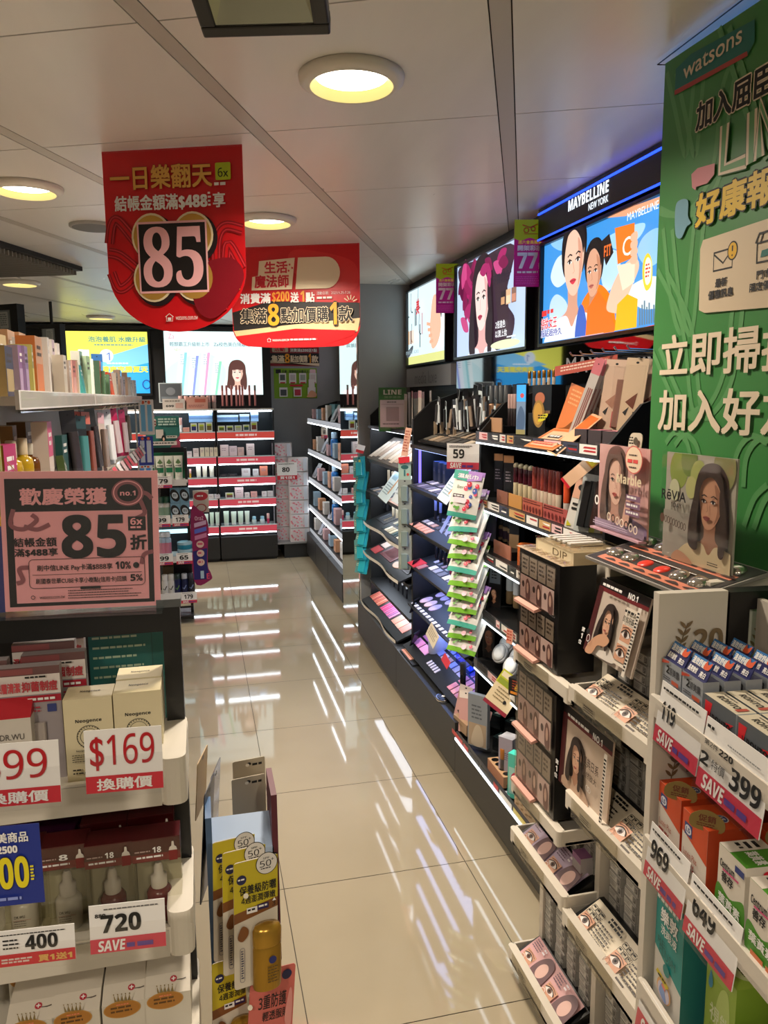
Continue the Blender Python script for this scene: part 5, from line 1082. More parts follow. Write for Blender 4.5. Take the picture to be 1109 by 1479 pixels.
# -- fourth shelf
def dark_face(b, w, h): b.rect(-w*.4, h*.55, w*.4, h*.95, PT('#7d8790')); b.bars(-w*.25, h*.62, w*.2, h*.88, 4, INK, .4); b.clip = (-w*.42, h*.02, w*.42, h*.52); portrait(b, 0, h*.3, h*.17, '#c99878', '#9a6a50', '#1c1412', '#a0484a', '#201a1a'); b.clip = None
t = leaflet('tall dark card with grey panel and a face, far end of fourth shelf', .06, .17, at_(713, 1.06, Z4s), R(3), PT('#16171a'), dark_face, rz=FACE_L+R(35))
pr = bottle('cushion_bottle', '', 'foundation', .017, .10, mat('#b59468', .3), PT('#e2e6e8'), .05, .017)
series(pr, [at_(p, 1.10, Z4s+.02) for p in (731, 741)], lambda i, n: f'beige foundation bottle with square white cap, {"farther" if i == 0 else "nearer"} of two on the fourth shelf', 'white-capped foundations', FACE_L)
pr = carton('foundation_carton', '', 'carton', .04, .03, .115, PT('#cfdde0'), print_lines('#8aa0a8'), side=PT('#d8e6e8'))
series(pr, [at_(p, 1.17, Z4s+.02) for p in (735, 746)], lambda i, n: f'pale carton behind the white-capped bottles, {"farther" if i == 0 else "nearer"} one', 'pale cartons of the fourth shelf', FACE_L+R(30))
leaflet('little coral price flag clipped to the edge of the fourth shelf', .03, .05, at_(735, .99, .70), R(3), PT('#d89a84'), lambda b, w, h: b.bars(-w*.4, h*.1, w*.4, h*.9, 4, PT('#b0402c'), .5), rz=FACE_L+R(20))
# -- fifth shelf
leaflet('tall black card with a shadowed face at the far end of the fifth shelf', .055, .19, at_(705, 1.05, Z5s), R(3), mat('#101113', .2), lambda b, w, h: (setattr(b, 'clip', (-w*.46, h*.04, w*.46, h*.9)), portrait(b, 0, h*.45, h*.24, '#8a5a42', '#5e3a2a', '#120d0c', '#7a3030', '#0e0c0c'), setattr(b, 'clip', None)), rz=FACE_L+R(35))
t = None
pr = thing('powder_compact', '', 'compact', rz=FACE_L)
b = B(); b.lathe([(.036, 0), (.038, .005), (.038, .012), (.035, .015)], mat('#c9cdd2', .2), (0, .038, 0), 24); b.build('case', pr); b = B(); b.lathe([(.030, .0151), (.032, .018), (.018, .022), (.001, .023)], mat('#eef3f6', .15), (0, .038, 0), 24); b.build('clear_lid', pr)
for i, (p, X, dz) in enumerate(((719, 1.04, .03), (729, 1.07, .06), (736, 1.10, .09), (735, 1.03, .025), (744, 1.06, .05))):
    o = pr if i == 0 else dup(pr); o.location = at_(p, X, Z5s+dz); o.rotation_euler = (R(60), 0, FACE_L+R(20)); o['label'] = f'silver powder compact with clear domed lid, {nth(i)} from the far end of the fifth shelf'; o['group'] = 'powder compacts'
t = thing('compact_rack', 'black stepped rack for powder compacts on the fifth shelf', 'display stand', (1.03, 2.16, Z5s), FACE_L)
b = B(); b.xprism([(0, 0), (.2, 0), (.2, .11), (.14, .11), (0, .022)], -.2, .2, BLACK); b.build('steps', t)
carton('sample_box', 'black box with bright orange and yellow print on the fifth shelf', 'box', .08, .03, .06, PT('#1c1a18'), lambda b, w, h: (b.rect(-w*.4, h*.1, w*.4, h*.25, PT('#e8902c')), b.blob([(-w*.2, h*.4), (0, h*.8), (w*.2, h*.5), (0, h*.35)], PT('#e0c030')), b.bars(-w*.3, h*.3, w*.4, h*.9, 4, PT('#b04a30'), .4)), loc=at_(748, 1.0, Z5s+.012), rz=FACE_L+R(30))
leaflet('yellow-green and cream leaflet tilted over the fifth shelf edge', .10, .135, at_(713, .955, .455), R(24), PT('#d9c6a0'), lambda b, w, h: (b.rect(-w/2, h*.62, w/2, h, PT('#b8bc2a')), b.rect(-w*.45, h*.82, w*.1, h*.96, PT('#e0d4b0')), b.rect(-w*.45, h*.64, w*.2, h*.78, PT('#8a9a30')), b.rect(w*.22, h*.66, w*.44, h*.8, PT('#c8c4a0')), b.ell(w*.3, h*.88, w*.12, h*.06, RED), b.rect(-w/2, 0, w/2, h*.1, PT('#8a2434')), b.bars(-w*.3, h*.2, w*.3, h*.55, 4, PT('#8a7a5a'), .3), b.ell(w*.2, h*.3, w*.06, h*.05, INK)), rz=FACE_L+R(35), roll=R(24))
# -- foot of the cabinet
for i, (p, X) in enumerate(((662, .965), (671, .965))):
    blister('pink_sample_pack', f'pink sachet with white hook tab leaning at the cabinet foot, {"farther" if i == 0 else "nearer"} one', 'sachet', .06, .16, PT('#c99a94'), None, head=PT('#e6d8cc'), loc=at_(p, X, .225), rot=(R(-12), R(6-12*i), FACE_L+R(38)), group='pink sachets at the cabinet foot')
for i, (p, z) in enumerate(((688, .33), (698, .30))):
    blister('pink_sample_pack', f'pink heart-shaped hook tab above the grey carton, {"upper" if i == 0 else "lower"} one', 'sachet', .045, .06, PT('#d8a8a4'), None, loc=at_(p, 1.0, z), rot=(R(-10), R(10), FACE_L+R(35)), art=lambda b, w, h: b.ell(0, h*.4, w*.2, h*.16, PT('#d8d068')), group='pink hook tabs')
carton('product_carton', 'tall grey and tan flat carton standing at the cabinet foot', 'carton', .085, .02, .205, mat('#8c9298', .3), lambda b, w, h: (b.rect(-w*.45, h*.02, w*.45, h*.45, PT('#b09a80')), b.bars(-w*.3, h*.5, w*.3, h*.8, 4, PT('#5a6068'), .4), b.blob([(-w*.3, h*.05), (w*.3, h*.05), (w*.2, h*.38), (-w*.1, h*.4)], PT('#c8b8a0'))), loc=at_(689, .975, .215), rz=FACE_L+R(38))
carton('eyeshadow_case', 'low tan case leaning beneath the pink sachets', 'case', .12, .02, .045, PT('#a88a6c'), print_lines('#6a5240'), loc=at_(664, .952, .225), rz=FACE_L+R(6))
pr = thing('black_compact', '', 'compact', rz=FACE_L); b = B(); b.box(-.026, .026, 0, .05, 0, .05, mat('#15181a', .15)); b.build('case', pr); b = B(); b.box(-.024, .024, .002, .048, .0505, .054, mat('#2a3a3a', .1)); b.box(-.012, .012, .015, .03, .0542, .0545, WHITE); b.build('lid', pr)
for i, (p, X, z) in enumerate(((708, 1.12, .28), (714, 1.08, .24), (728, 1.16, .28), (719, 1.04, .21), (736, 1.12, .23))):
    o = pr if i == 0 else dup(pr); o.location = at_(p, X, z); o.rotation_euler = (0, 0, FACE_L+R(30)); o['label'] = f'glossy black cube compact, {nth(i)} from the far end, at the cabinet foot'; o['group'] = 'black cube compacts'
B().box(1.02, 1.25, 2.02, 2.55, .1905, .21, BLACK).build('_tmp') if False else None
t = thing('compact_rack', 'low black stepped rack carrying the cube compacts at the cabinet foot', 'display stand', (1.02, 2.28, Z6s), FACE_L)
b = B(); b.xprism([(0, 0), (.24, 0), (.24, .09), (.13, .09), (.10, .05), (.05, .05), (.04, .02), (0, .02)], -.2, .25, BLACK); b.build('steps', t)
carton('hair_tint_carton', 'grey-lilac product carton behind the lipstick holder at the cabinet foot', 'carton', .055, .05, .16, PT('#a297a4'), print_lines('#5a5060', n=4), top=PT('#c8c6cc'), loc=at_(729, .985, .20), rz=FACE_L+R(35))
carton('mint_carton', 'mint green and clear carton beside the grey-lilac carton', 'carton', .045, .035, .155, PT('#5ac9b4'), lambda b, w, h: (b.rect(-w*.42, h*.1, w*.42, h*.7, mat('#a8d8d0', .3)), b.blob([(-w*.2, h*.5), (w*.1, h*.6), (w*.15, h*.4)], PT('#c83a5a'))), top=PT('#4ae0c8'), loc=at_(741, .968, .20), rz=FACE_L+R(35))
t = thing('lipstick_holder', 'wooden lipstick holder with four black holes at the cabinet foot', 'holder', at_(715, .962, .20), FACE_L)
b = B(); b.box(-.075, .075, 0, .042, 0, .04, PT('#c08a6c'), top=PT('#c8a078')); b.build('block', t)
for k in range(4): b = B(); b.lathe([(.0135, .0401), (.0135, .0408)], BLACK, (-.054+.036*k, .021, 0), 16); b.build('hole', t)
stick('lipstick', 'amber-capped lipstick standing in the last hole of the wooden holder', 'lipstick', .011, .075, mat('#4a4444', .25), mat('#a8682c', .3), .5, parts=True, loc=at_(722, .972, .242), rz=FACE_L)
t = thing('tester_vial', 'small clear vial on a white base in front of the mint carton', 'vial', at_(730, .952, .20), FACE_L); B().box(-.016, .016, -.002, .022, 0, .006, mat('#c8ccd0', .3)).build('base', t); b = B(); b.lathe([(.007, .006), (.007, .034), (.005, .036)], clear('#e8f0f4', .4), (0, .010, 0), 12); b.build('vial', t)
pr = carton('palette_pack', '', 'palette pack', .05, .02, .15, PT('#d6b896'), lambda b, w, h: (b.rect(-w*.3, h*.5, w*.3, h*.9, mat('#2a2a30', .3)), b.bars(-w*.35, h*.1, w*.35, h*.4, 3, PT('#a0805c'), .4)), top=PT('#c8b8d0'))
series(pr, [at_(p, .955, .20) for p in (751, 758, 764)], lambda i, n: f'dark-windowed beige palette pack, {nth(i)} from the far end, nearest at the cabinet foot', 'beige palette packs', FACE_L+R(25))
# ================================================================== big green banner board
t = thing('banner_board', 'tall green banner board with white lettering at the right edge', 'banner', (.962, 1.515, .45), FACE_L)
GB = mat('#3c8040', .42, bump=.015); GB2 = PT('#569256'); CRM = PT('#d9c8ae')
W, HT = 1.05, 1.75
b = B(0, .00012); b.clip = (.002, .002, W, HT-.002); b.prism([(0, 0), (W, 0), (W, HT-.03), (0, HT)], 0, .008, GB)
def gv(px, py): p = atx(px, py, .962); return (1.515-p.y, p.z-.45)
def G(*pp): return [gv(*p) for p in pp]
for pts in ([(963, 105), (975, 160), (990, 225), (998, 160), (1005, 80)], [(940, 300), (965, 310), (1000, 300), (1030, 240), (1045, 120), (1075, 60)], [(958, 330), (970, 440), (985, 480), (995, 400), (1005, 300)], [(950, 390), (985, 470), (1000, 590), (1020, 590), (1045, 540), (1060, 430)], [(940, 500), (965, 560), (985, 600), (1010, 590)], [(962, 640), (975, 625), (990, 635), (997, 655), (1005, 700)], [(1060, 700), (1065, 655), (1085, 630), (1109, 640)], [(1075, 760), (1090, 720), (1109, 700)], [(1040, 40), (1085, 180), (1109, 230)]):
    for d in (0, 9): b.stroke(spline([(x+.010*(d > 0), z+.0) for x, z in G(*[(p[0]+d, p[1]+d*.3) for p in pts])], 6, False), .012, GB2)
b.build('panel', t)
b = B(-.003, .00012)
q = G((976, 138), (978, 100), (1000, 78), (1092, 28), (1092, 60), (1080, 82)); b.poly(q, PT('#136a62')); b.poly(G((976, 138), (1082, 81), (1081, 74), (976, 131)), PT('#a33a32'))
def slant(s_, p0, p1, hpx, m, bold=.03, mo=None, out=.06):
    """lettering between two photo points of its foot line, hpx high at the left"""
    a, c = gv(*p0), gv(*p1); top = gv(p0[0], p0[1]-hpx); hz = top[1]-a[1]
    z = (a[1]+c[1])/2
    (b.otext(s_, a[0], z, c[0], z+hz, m, mo, bold, out) if mo else b.text(s_, a[0], z, c[0], z+hz, m, bold))
b.build('logo_panel', t)
b = B(-.0042, .00012)
slant('watsons', (989, 115), (1074, 63), 19, CRM, .019)
b.build('logo_lettering', t)
b = B(-.004, .00012)
slant('加入屈臣氏', (1007, 187), (1152, 120), 40, INK, .03, CRM, .05)
for s_, p0, p1, h in (('好康報報', (1006, 330), (1170, 275), 48),): slant(s_, p0, p1, h, PT('#d8b21c'), .03, INK, .05)
slant('立即掃描', (955, 543), (1163, 536), 58, CRM, .02); slant('加入好友', (952, 623), (1163, 632), 58, CRM, .02)
z = lambda px, py: gv(px, py)
for pts in ([(1050, 180), (1046, 245), (1082, 232)], [(1090, 160), (1088, 236)], [(1100, 228), (1102, 150), (1125, 215), (1128, 130)]):
    P = G(*pts); b.stroke(P, .030, PT('#2a5a2c')); b.stroke(P, .026, CRM); b.stroke(P, .013, GB2)
b.build('lettering', t)
b = B(-.004, .00012)
b.poly(G((1001, 252), (1010, 243), (1035, 236), (1034, 252), (1024, 265), (1008, 270), (1007, 275), (1002, 271)), PT('#c98088'))
b.blob(G((978, 300), (985, 289), (996, 290), (996, 312), (1000, 322), (994, 328), (986, 344), (978, 338)), PT('#6a98a8'))
P = G((1014, 360), (1018, 347), (1160, 300), (1160, 440), (1020, 452), (1012, 448)); b.poly(P, PT('#cdbb9f'))
P = G((1033, 392), (1034, 366), (1061, 358), (1060, 386)); b.stroke(P, .004, INK, True); b.stroke(G((1034, 368), (1047, 380), (1060, 361)), .0035, INK); a = gv(1061, 362); b.ell(a[0], a[1], .014, .017, INK, 20); b.ell(a[0], a[1], .0115, .0145, PT('#d8a81c'), 20); b.line(a[0], a[1]+.009, a[0], a[1]-.001, .0035, INK); b.ell(a[0], a[1]-.008, .0018, .0018, INK, 8)
P = G((1096, 380), (1097, 352), (1125, 344), (1125, 374)); b.stroke(P, .004, INK, True); b.stroke(G((1095, 352), (1100, 338), (1128, 329)), .004, INK); b.stroke(G((1102, 351), (1106, 337)), .003, INK); b.poly(G((1102, 372), (1104, 362), (1116, 358), (1116, 368)), PT('#136a62'))
def st(s_, p0, p1, h): a, c = gv(*p0), gv(*p1); zz = gv(p0[0], p0[1]-h)[1]-a[1]; b.text(s_, a[0], (a[1]+c[1])/2, c[0], (a[1]+c[1])/2+zz, INK, .03)
st('最新', (1036, 416), (1053, 413), 13); st('優惠訊息', (1026, 433), (1062, 428), 13); st('門市', (1096, 404), (1118, 400), 13); st('限定優惠', (1086, 422), (1126, 416), 13)
b.build('picture_card', t)
b = B(); b.tube([(.0, .004, HT-.002), (-.035, .004, HT+.012), (.3, .004, ROOM_H-.45-.002)], .0012, BLACK); b.build('hanging_wire', t)

# ================================================================== white contact lens rack, two bays
RX, RY = .74, 1.72
def rk(x, y, z): return (RX+y, RY-x, z)       # rack coordinates: x from its far end towards the camera, y depth from the tray fronts
WH = PT('#cfc6b6'); WHT = PT('#d9d0c0')
rack = thing('display_rack', 'white two-bay rack of contact lenses, left of the green banner', 'rack', rk(0, 0, 0), FACE_L)
b = B(); b.box(.0, .62, .03, .20, 0, .05, BLACK); b.build('base', rack)
for x0, zt in ((.0, 1.16), (.278, 1.21), (.60, 1.215)):
    b = B(); b.box(x0, x0+.02, .085, .205, .05, zt, WH); b.build('upright', rack)
b = B(); b.box(.02, .60, .195, .205, .05, 1.16, PT('#b8b0a2')); b.build('back_panel', rack)
def tray(x0, x1, z, label_=None):
    b = B(); b.rbox(x0, x1, -.0, .195, z-.03, z-.022, WHT, r=.02); b.rbox(x0, x1, 0, .02, z-.03, z+.006, WHT, r=.009); b.box(x0, x0+.006, .012, .1, z-.03, z+.006, WHT); b.box(x1-.006, x1, .012, .19, z-.03, z+.006, WHT)
    s_ = b.build('shelf_tray', rack, bevel=.0015)
    b = B(); b.box(x0+.04, x1-.09, -.004, -.002, z-.035, z+.008, clear('#f4f2ec', .3)); b.rect(x0+.07, z-.026, x0+.12, z-.008, PT('#b8b2a8')); b.bars(x0+.075, z-.024, x0+.115, z-.01, 3, INK, .4); b.build('label_holder', s_)
TA = [.905, .42, .085]; TN = [.915, .675, .395]
for z in TA: tray(-.01, .29, z)
for z in TN: tray(.285, .60, z)

# grey lens cartons stacked in columns
LB = PT('#aaa69e'); LBT = PT('#b9b4aa')
def lensbox():
    b = B(); b.box(-.0235, .0235, 0, .085, 0, .0195, PT('#2a2826'), top=LBT, side=LB); b.rect(-.0225, .0008, .0225, .0188, LB)
    b.rect(-.02, .003, .008, .0165, PT('#c4c0b6')); b.bars(-.019, .005, .006, .015, 3, PT('#55504a'), .4); b.rect(.011, .004, .0205, .0155, PT('#4a4642')); b.bars(.012, .005, .0195, .0145, 3, PT('#a8a49c'), .5)
    return b.build('contact_lens_box')
lp = lensbox(); lused = [0]; lens_n = 0
def column(x, zb, n, y, where, col, skip=()):
    for k in range(n):
        if k in skip: continue
        o = lp if not lused[0] else dup(lp); lused[0] += 1
        o.location = rk(x, y+random.uniform(0, .004), zb+.0205*k); o.rotation_euler = (0, 0, FACE_L+R(random.uniform(-1.2, 1.2)))
        tag(o, f'grey lens carton, {ORD[n-1-k]} from the top, {col} column {where}', 'contact lens box', 'grey contact lens cartons')
cn = ['first', 'second', 'third', 'fourth']
for c in range(4):
    x = .335+.063*c+(.0 if c < 3 else .0)
    column(x, .915-.02, [7, 6, 7, 9][c], .10, 'over the top near tray', cn[c])
    column(x, .675-.02, 10, .10, 'over the middle near tray', cn[c])
    column(x, .395-.02, 11, .10, 'over the lowest near tray', cn[c])
    column(x, .08, 12, .10, 'under the lowest near tray', cn[c])
    column(.045+.063*c, .42-.02, 17, .09, 'over the middle far tray', cn[c])
    column(.045+.063*c, .085-.02, 13, .09, 'over the lowest far tray', cn[c])

# slanted printed lids that lie on the trays
def eye(b, cx, cz, w, h, iris='#4a342a'):
    b.rect(cx-w/2, cz-h/2, cx+w/2, cz+h/2, PT('#cf9a7c')); b.stroke(spline([(cx-w*.4, cz+h*.3), (cx, cz+h*.42), (cx+w*.42, cz+h*.28)], 4, False), h*.07, PT('#6a4638'))
    b.blob([(cx-w*.4, cz-h*.04), (cx-w*.1, cz+h*.22), (cx+w*.25, cz+h*.16), (cx+w*.42, cz-h*.06), (cx+w*.1, cz-h*.24), (cx-w*.2, cz-h*.2)], PT('#e6dcd4')); b.ell(cx, cz, w*.17, h*.22, mat(iris, .3), 18); b.ell(cx, cz, w*.07, h*.09, INK, 12)
    b.stroke(spline([(cx-w*.42, cz-h*.02), (cx-w*.1, cz+h*.25), (cx+w*.25, cz+h*.19), (cx+w*.44, cz-h*.04)], 4, False), h*.07, INK)
def lid(label, x0, x1, z, kind):
    L = x1-x0; t = thing('lens_display', label, 'display tray', rk((x0+x1)/2, .012, z), FACE_L); d = .075; ti = R(32)
    b = B(); b.xprism([(0, -.018), (d+.01, -.018), (d+.01, d*math.sin(ti)), (d, d*math.sin(ti)), (0, .003)], -L/2, L/2, BLACK); b.build('box', t)
    P = B(-.0005, .0004); P.T = Matrix.Translation((0, 0, .0035)) @ Matrix.Rotation(-(math.pi/2-ti), 4, 'X'); D = d/math.cos(ti)*.93; m0 = PT('#d8ccb4') if kind == 0 else mat(['', '#b9a6bc', '#d8a8a8'][kind], .3)
    P.rect(-L*.455, .008, L*.455, D*.97, m0)
    for s_ in (0, 1):
        o = -L*.47+s_*L*.47
        if kind == 0:
            for i in range(3):
                for j in range(2): P.stroke(rr(o+.008+i*.017, D-.028-.014*j, o+.022+i*.017, D-.017-.014*j, .002, 2), .0012, INK, True); P.bars(o+.010+i*.017, D-.026-.014*j, o+.020+i*.017, D-.019-.014*j, 1, INK, .5)
            eye(P, o+.032, D*.30, .042, D*.38); P.ring(o+.018, D*.12, .008, .009, .0012, PT('#8a5a44'), 16); P.bars(o+.062, D*.12, o+.125, D*.60, 5, PT('#3a3430'), .4); P.rect(o+.062, D*.05, o+.09, D*.10, PT('#4a4038')); P.bars(o+.075, D*.7, o+.13, D*.9, 2, INK, .6)
        else:
            c = ['', '#8f7a9a', '#c98e90'][kind]
            P.bars(o+.01, D*.6, o+.05, D*.9, 4, PT('#6a5064'), .4); eye(P, o+.035, D*.35, .045, D*.34, '#6a4a3a'); P.ring(o+.022, D*.15, .009, .01, .0012, PT('#f0e8ea'), 16)
            P.blob([(o+.075, D*.05), (o+.07, D*.55), (o+.09, D*.9), (o+.12, D*.8), (o+.13, D*.3), (o+.125, D*.05)], PT('#6a4c50')); P.ell(o+.1, D*.45, .017, D*.25, PT('#d8b0a4')); P.bars(o+.055, D*.7, o+.07, D*.9, 2, PT('#f2eaf0'), .5)
    P.build('printed_lid', t)
    B().box(-L/2, L/2, -.0015, -.0005, -.017, .004, clear('#e8e8e4', .3)).build('clear_front', t); return t
lid('slanted black tray with two printed eyes, topmost of the near lens bay', .30, .585, .90, 0)
lid('slanted black tray with two printed eyes, middle one of the near lens bay', .30, .585, .66, 0)
lid('slanted black tray with two printed eyes, lowest of the near lens bay', .30, .585, .38, 0)
lid('slanted lilac tray of printed eyes and faces in the far lens bay', .005, .275, .405, 1)
lid('slanted pink tray of printed eyes and faces at the foot of the far lens bay', .005, .275, .07, 2)
for i, x in enumerate((.12, .235)): carton('lens_carton', f'small grey and violet carton standing at the back of the lilac tray, {"farther" if i == 0 else "nearer"} one', 'carton', .04, .03, .05, PT('#a8a0a0'), lambda b, w, h: b.rect(-w/2, h*.7, w/2, h, PT('#8a5a86')), top=PT('#8a5a86'), loc=rk(x, .062, .437), rz=FACE_L, group='grey and violet cartons')
# black drawer towers with pink cartons behind clear fronts
def tower(label, x0, x1, z0, z1, y0, y1):
    t = thing('drawer_tower', label, 'drawer unit', rk((x0+x1)/2, y0, z0), FACE_L); L = x1-x0; h = z1-z0
    b = B(); b.box(-L/2, L/2, .003, y1-y0, 0, h, mat('#131314', .3)); b.build('body', t)
    for k in range(2):
        a = h*(.03+.485*k); c = a+h*.45; d = thing('drawer', '', '', (0, 0, a)); d.parent = t
        for p in ('label', 'category'): del d[p]
        b = B(.003); b.rect(-L*.46, 0, L*.46, c-a, mat('#1c1b1c', .3))
        for q in range(4):
            xx = -L*.44+q*L*.222; b.rect(xx, (c-a)*.54, xx+L*.19, (c-a)*.95, PT('#b8aea0')); b.bars(xx+L*.03, (c-a)*.62, xx+L*.16, (c-a)*.88, 3, PT('#5a5048'), .5)
        for q in range(3):
            xx = -L*.44+q*L*.295; b.rect(xx, (c-a)*.03, xx+L*.285, (c-a)*.52, mat(['#dcc0bc', '#d0b4b2', '#e0c6c0'][q], .4)); b.ell(xx+L*.08, (c-a)*.32, L*.035, (c-a)*.07, PT('#4a3634'), 12); b.blob([(xx+L*.16, (c-a)*.05), (xx+L*.15, (c-a)*.35), (xx+L*.2, (c-a)*.48), (xx+L*.26, (c-a)*.35), (xx+L*.26, (c-a)*.05)], PT('#7a5450')); b.ell(xx+L*.205, (c-a)*.28, L*.03, (c-a)*.12, PT('#dcb8a8'), 12)
        b.build('cartons_in_drawer', d)
        B().box(-L*.47, L*.47, -.004, -.002, 0, c-a, clear('#f0ece8', .35)).build('clear_front', d)
        b = B(); b.xprism([(-.004, 0), (-.016, -.004), (-.016, -.010), (.003, -.006)], -L*.45, L*.1, PT('#c89484')); b.build('pull_lip', d)
    return t
tower('upper black drawer tower with pink cartons behind clear fronts', .0, .215, .914, 1.165, .008, .10)
tower('lower black drawer tower with pink cartons, under the first white tray', .0, .215, .566, .872, .008, .10)
tray(-.01, .26, .558)
# promotion boards on the near bay
def promo(label, x0, x1, z0, z1, kind, yd, tilt):
    L = x1-x0; h = z1-z0; t = thing('promotion_board', label, 'promotion board', rk((x0+x1)/2, yd, z0), 0, rot=(R(tilt), 0, FACE_L))
    b = B(); b.box(-L/2, L/2, 0, .004, 0, h, mat('#c9b4a0' if kind else '#bfb0a2', .3)); b.rect(-L/2, h*.88, L/2, h, PT('#1a1213')); b.rect(-L/2, h*.84, L/2, h*.89, PT('#6a1c20')); b.rect(-L/2, 0, -L/2+L*.1, h*.88, PT('#4a1a1c')); b.build('board', t)
    b = B(-.004, .0003); b.clip = (-L*.40, h*.01, L*.5, h*.84)
    portrait(b, -L*.12, h*.46, h*.26, '#d2a488', '#a87a60', '#2e211c', '#a85a50', '#d8cfc4' if not kind else '#b89880', turn=.3)
    b.clip = None
    if not kind:
        b.blob([(-L*.38, h*.02), (-L*.28, h*.22), (-L*.1, h*.34), (L*.04, h*.30), (-L*.02, h*.2), (-L*.16, h*.16), (-L*.24, h*.02)], PT('#c89878')); b.rect(L*.20, h*.08, L*.44, h*.80, PT('#ddd2c2')); eye(b, L*.31, h*.48, L*.2, h*.2); eye(b, L*.31, h*.24, L*.2, h*.2); b.text('自然好感', L*.22, h*.62, L*.42, h*.7, INK, .01); b.bars(L*.22, h*.72, L*.42, h*.77, 1, INK, .6)
        b.ring(-L*.33, h*.2, L*.035, h*.05, L*.008, PAPER, 18); b.ell(-L*.36, h*.28, L*.035, h*.04, INK, 16)
    else: b.text('經典日系', L*.05, h*.52, L*.36, h*.64, PT('#4a3a32'), .01); b.text('自然放大', L*.07, h*.40, L*.34, h*.48, PT('#5a4a40'), .01); b.ring(L*.18, h*.3, .007, .006, .001, PAPER, 14); b.ring(L*.22, h*.3, .007, .006, .001, PAPER, 14)
    b.rect(L*.445, h*.0, L*.5, h*.86, PT('#ddd4c8')); b.bars(L*.45, h*.05, L*.495, h*.8, 18, INK, .5)
    b.text('NO.1', L*.22, h*.905, L*.40, h*.98, PAPER, .03); b.bars(-L*.3, h*.91, L*.18, h*.965, 1, PAPER, .6); b.text('第', -L*.49, h*.24, -L*.42, h*.30, PAPER, .02); b.text('1', -L*.475, h*.15, -L*.435, h*.22, PAPER, .03); b.text('位', -L*.49, h*.07, -L*.42, h*.13, PAPER, .02); b.build('print', t)
promo('promotion board with a woman and two eye pictures, atop the near lens bay', .310, .492, 1.005, 1.160, 0, .022, -14)
promo('promotion board with a woman and beige ground, below the top near tray', .222, .432, .668, .852, 1, .018, -3)
t = thing('display_box', 'open black display box behind the upper promotion board', 'display box', rk(.445, .07, .915), FACE_L)
b = B(); b.box(-.13, .13, .13, .135, 0, .24, BLACK); b.box(-.135, -.130, .03, .135, 0, .24, BLACK); b.box(.130, .135, .06, .135, .0, .24, BLACK); b.box(-.135, .135, .0, .135, .225, .24, BLACK); b.build('shell', t)
# on top of the rack
t = thing('sample_board', 'tilted dark board with rows of silver lens domes and printed eyes', 'sample board', rk(.46, .035, 1.196), FACE_L); ti = R(13)
M = Matrix.Rotation(ti, 4, 'X'); L = .36; D = .155
b = B().at(M); b.box(-L/2, L/2, 0, D, -.006, .0, PT('#8f8a84')); b.box(-L/2+.004, L/2-.004, .004, D-.004, 0, .001, PT('#26211f')); b.build('board', t)
for r_ in range(2):
    P = B(-.0012, .0003); P.T = Matrix.Rotation(-(math.pi/2-ti), 4, 'X')
    P.rect(-L*.42, .012+.075*r_, L*.45, .032+.075*r_, PT('#c8785c'))
    for i in range(6): P.blob([(-L*.36+i*.052, .018+.075*r_), (-L*.30+i*.052, .026+.075*r_), (-L*.25+i*.052, .018+.075*r_)], PT('#3a2420'))
    P.bars(-L*.42, .064+.075*r_, L*.3, .068+.075*r_, 1, PAPER, .6); P.build('eye_strip', t)
    for i in range(6):
        red = r_ == 0 and i in (2, 3); b = B().at(M); c = (-L*.38+i*.054, .048+.075*r_, .001)
        if red: b.ball(c, .016, mat('#d8321e', .3), 18, .35, half=True)
        else: b.ball(c, .019, mat('#c8c2b8', .12, .9), 18, .6, half=True)
        o = b.build('lens_dome', t)
        if red: o['label'] = 'red cap in place of a dome'
t = thing('clear_box', 'clear plastic lidded box lying on the upper drawer tower', 'box', rk(.14, .03, 1.166), FACE_L)
b = B(); b.box(-.09, .10, .0, .12, 0, .028, PT('#cdbb98')); b.rect(-.08, .004, .09, .024, PT('#d8c8a4')); b.text('DIP', .0, .006, .07, .022, PT('#6a5838'), .01); b.build('tray', t)
b = B(); b.box(-.092, .102, -.002, .122, .029, .034, clear('#f4f2ee', .5)); [b.box(-.07+.025*k, -.055+.025*k, .02, .10, .0345, .038, mat('#d8d4cc', .25)) for k in range(5)]; b.build('lid', t)
t = thing('clear_sheet_stack', 'crinkled clear plastic sheets under the lidded box, on the upper tower', 'plastic sheet', rk(.10, .0, 1.1655), FACE_L)
b = B(); b.box(-.11, .14, .005, .16, -.0, .0006, mat('#b8a48c', .3))
for k in range(10): x = -.10+.024*k; b.add([(x, .01, .001), (x+.012, .01, .006+.003*(k % 2)), (x+.024, .01, .001), (x+.024, .15, .001), (x+.012, .15, .006), (x, .15, .001)], [(0, 1, 4, 5), (1, 2, 3, 4)], clear('#ece8e0', .5))
b.build('sheet', t)
# acrylic face posters
t = thing('acrylic_poster', 'pink acrylic poster of a woman with pale lettering and a round sticker', 'poster', (.878, 1.478, 1.235), R(-92)); w, h = .213, .185
def mk(px, py): return None
b = B(0, .0003); b.box(-w/2, w/2, 0, .004, 0, h, PT('#cfa19b')); b.clip = (-w/2, 0, w/2, h); b.blob([(-w*.5, 0), (-w*.2, h*.1), (w*.1, h*.2), (w*.5, h*.12), (w*.5, 0)], PT('#8f7a94')); portrait(b, -w*.13, h*.55, h*.42, '#dfb6a2', '#b88a78', '#6a5248', '#b4564c', '#c8aaa6', turn=.25); b.blob([(w*.05, 0), (w*.12, h*.35), (w*.2, h*.48), (w*.24, h*.44), (w*.2, h*.15), (w*.16, 0)], PT('#d2a692')); b.rect(-w/2, 0, w/2, h*.1, PT('#9a869c')); b.build('sheet', t)
b = B(-.0135, .0002); b.text('Marble', w*.0, h*.585, w*.47, h*.70, PT('#d8c8a8'), .03)
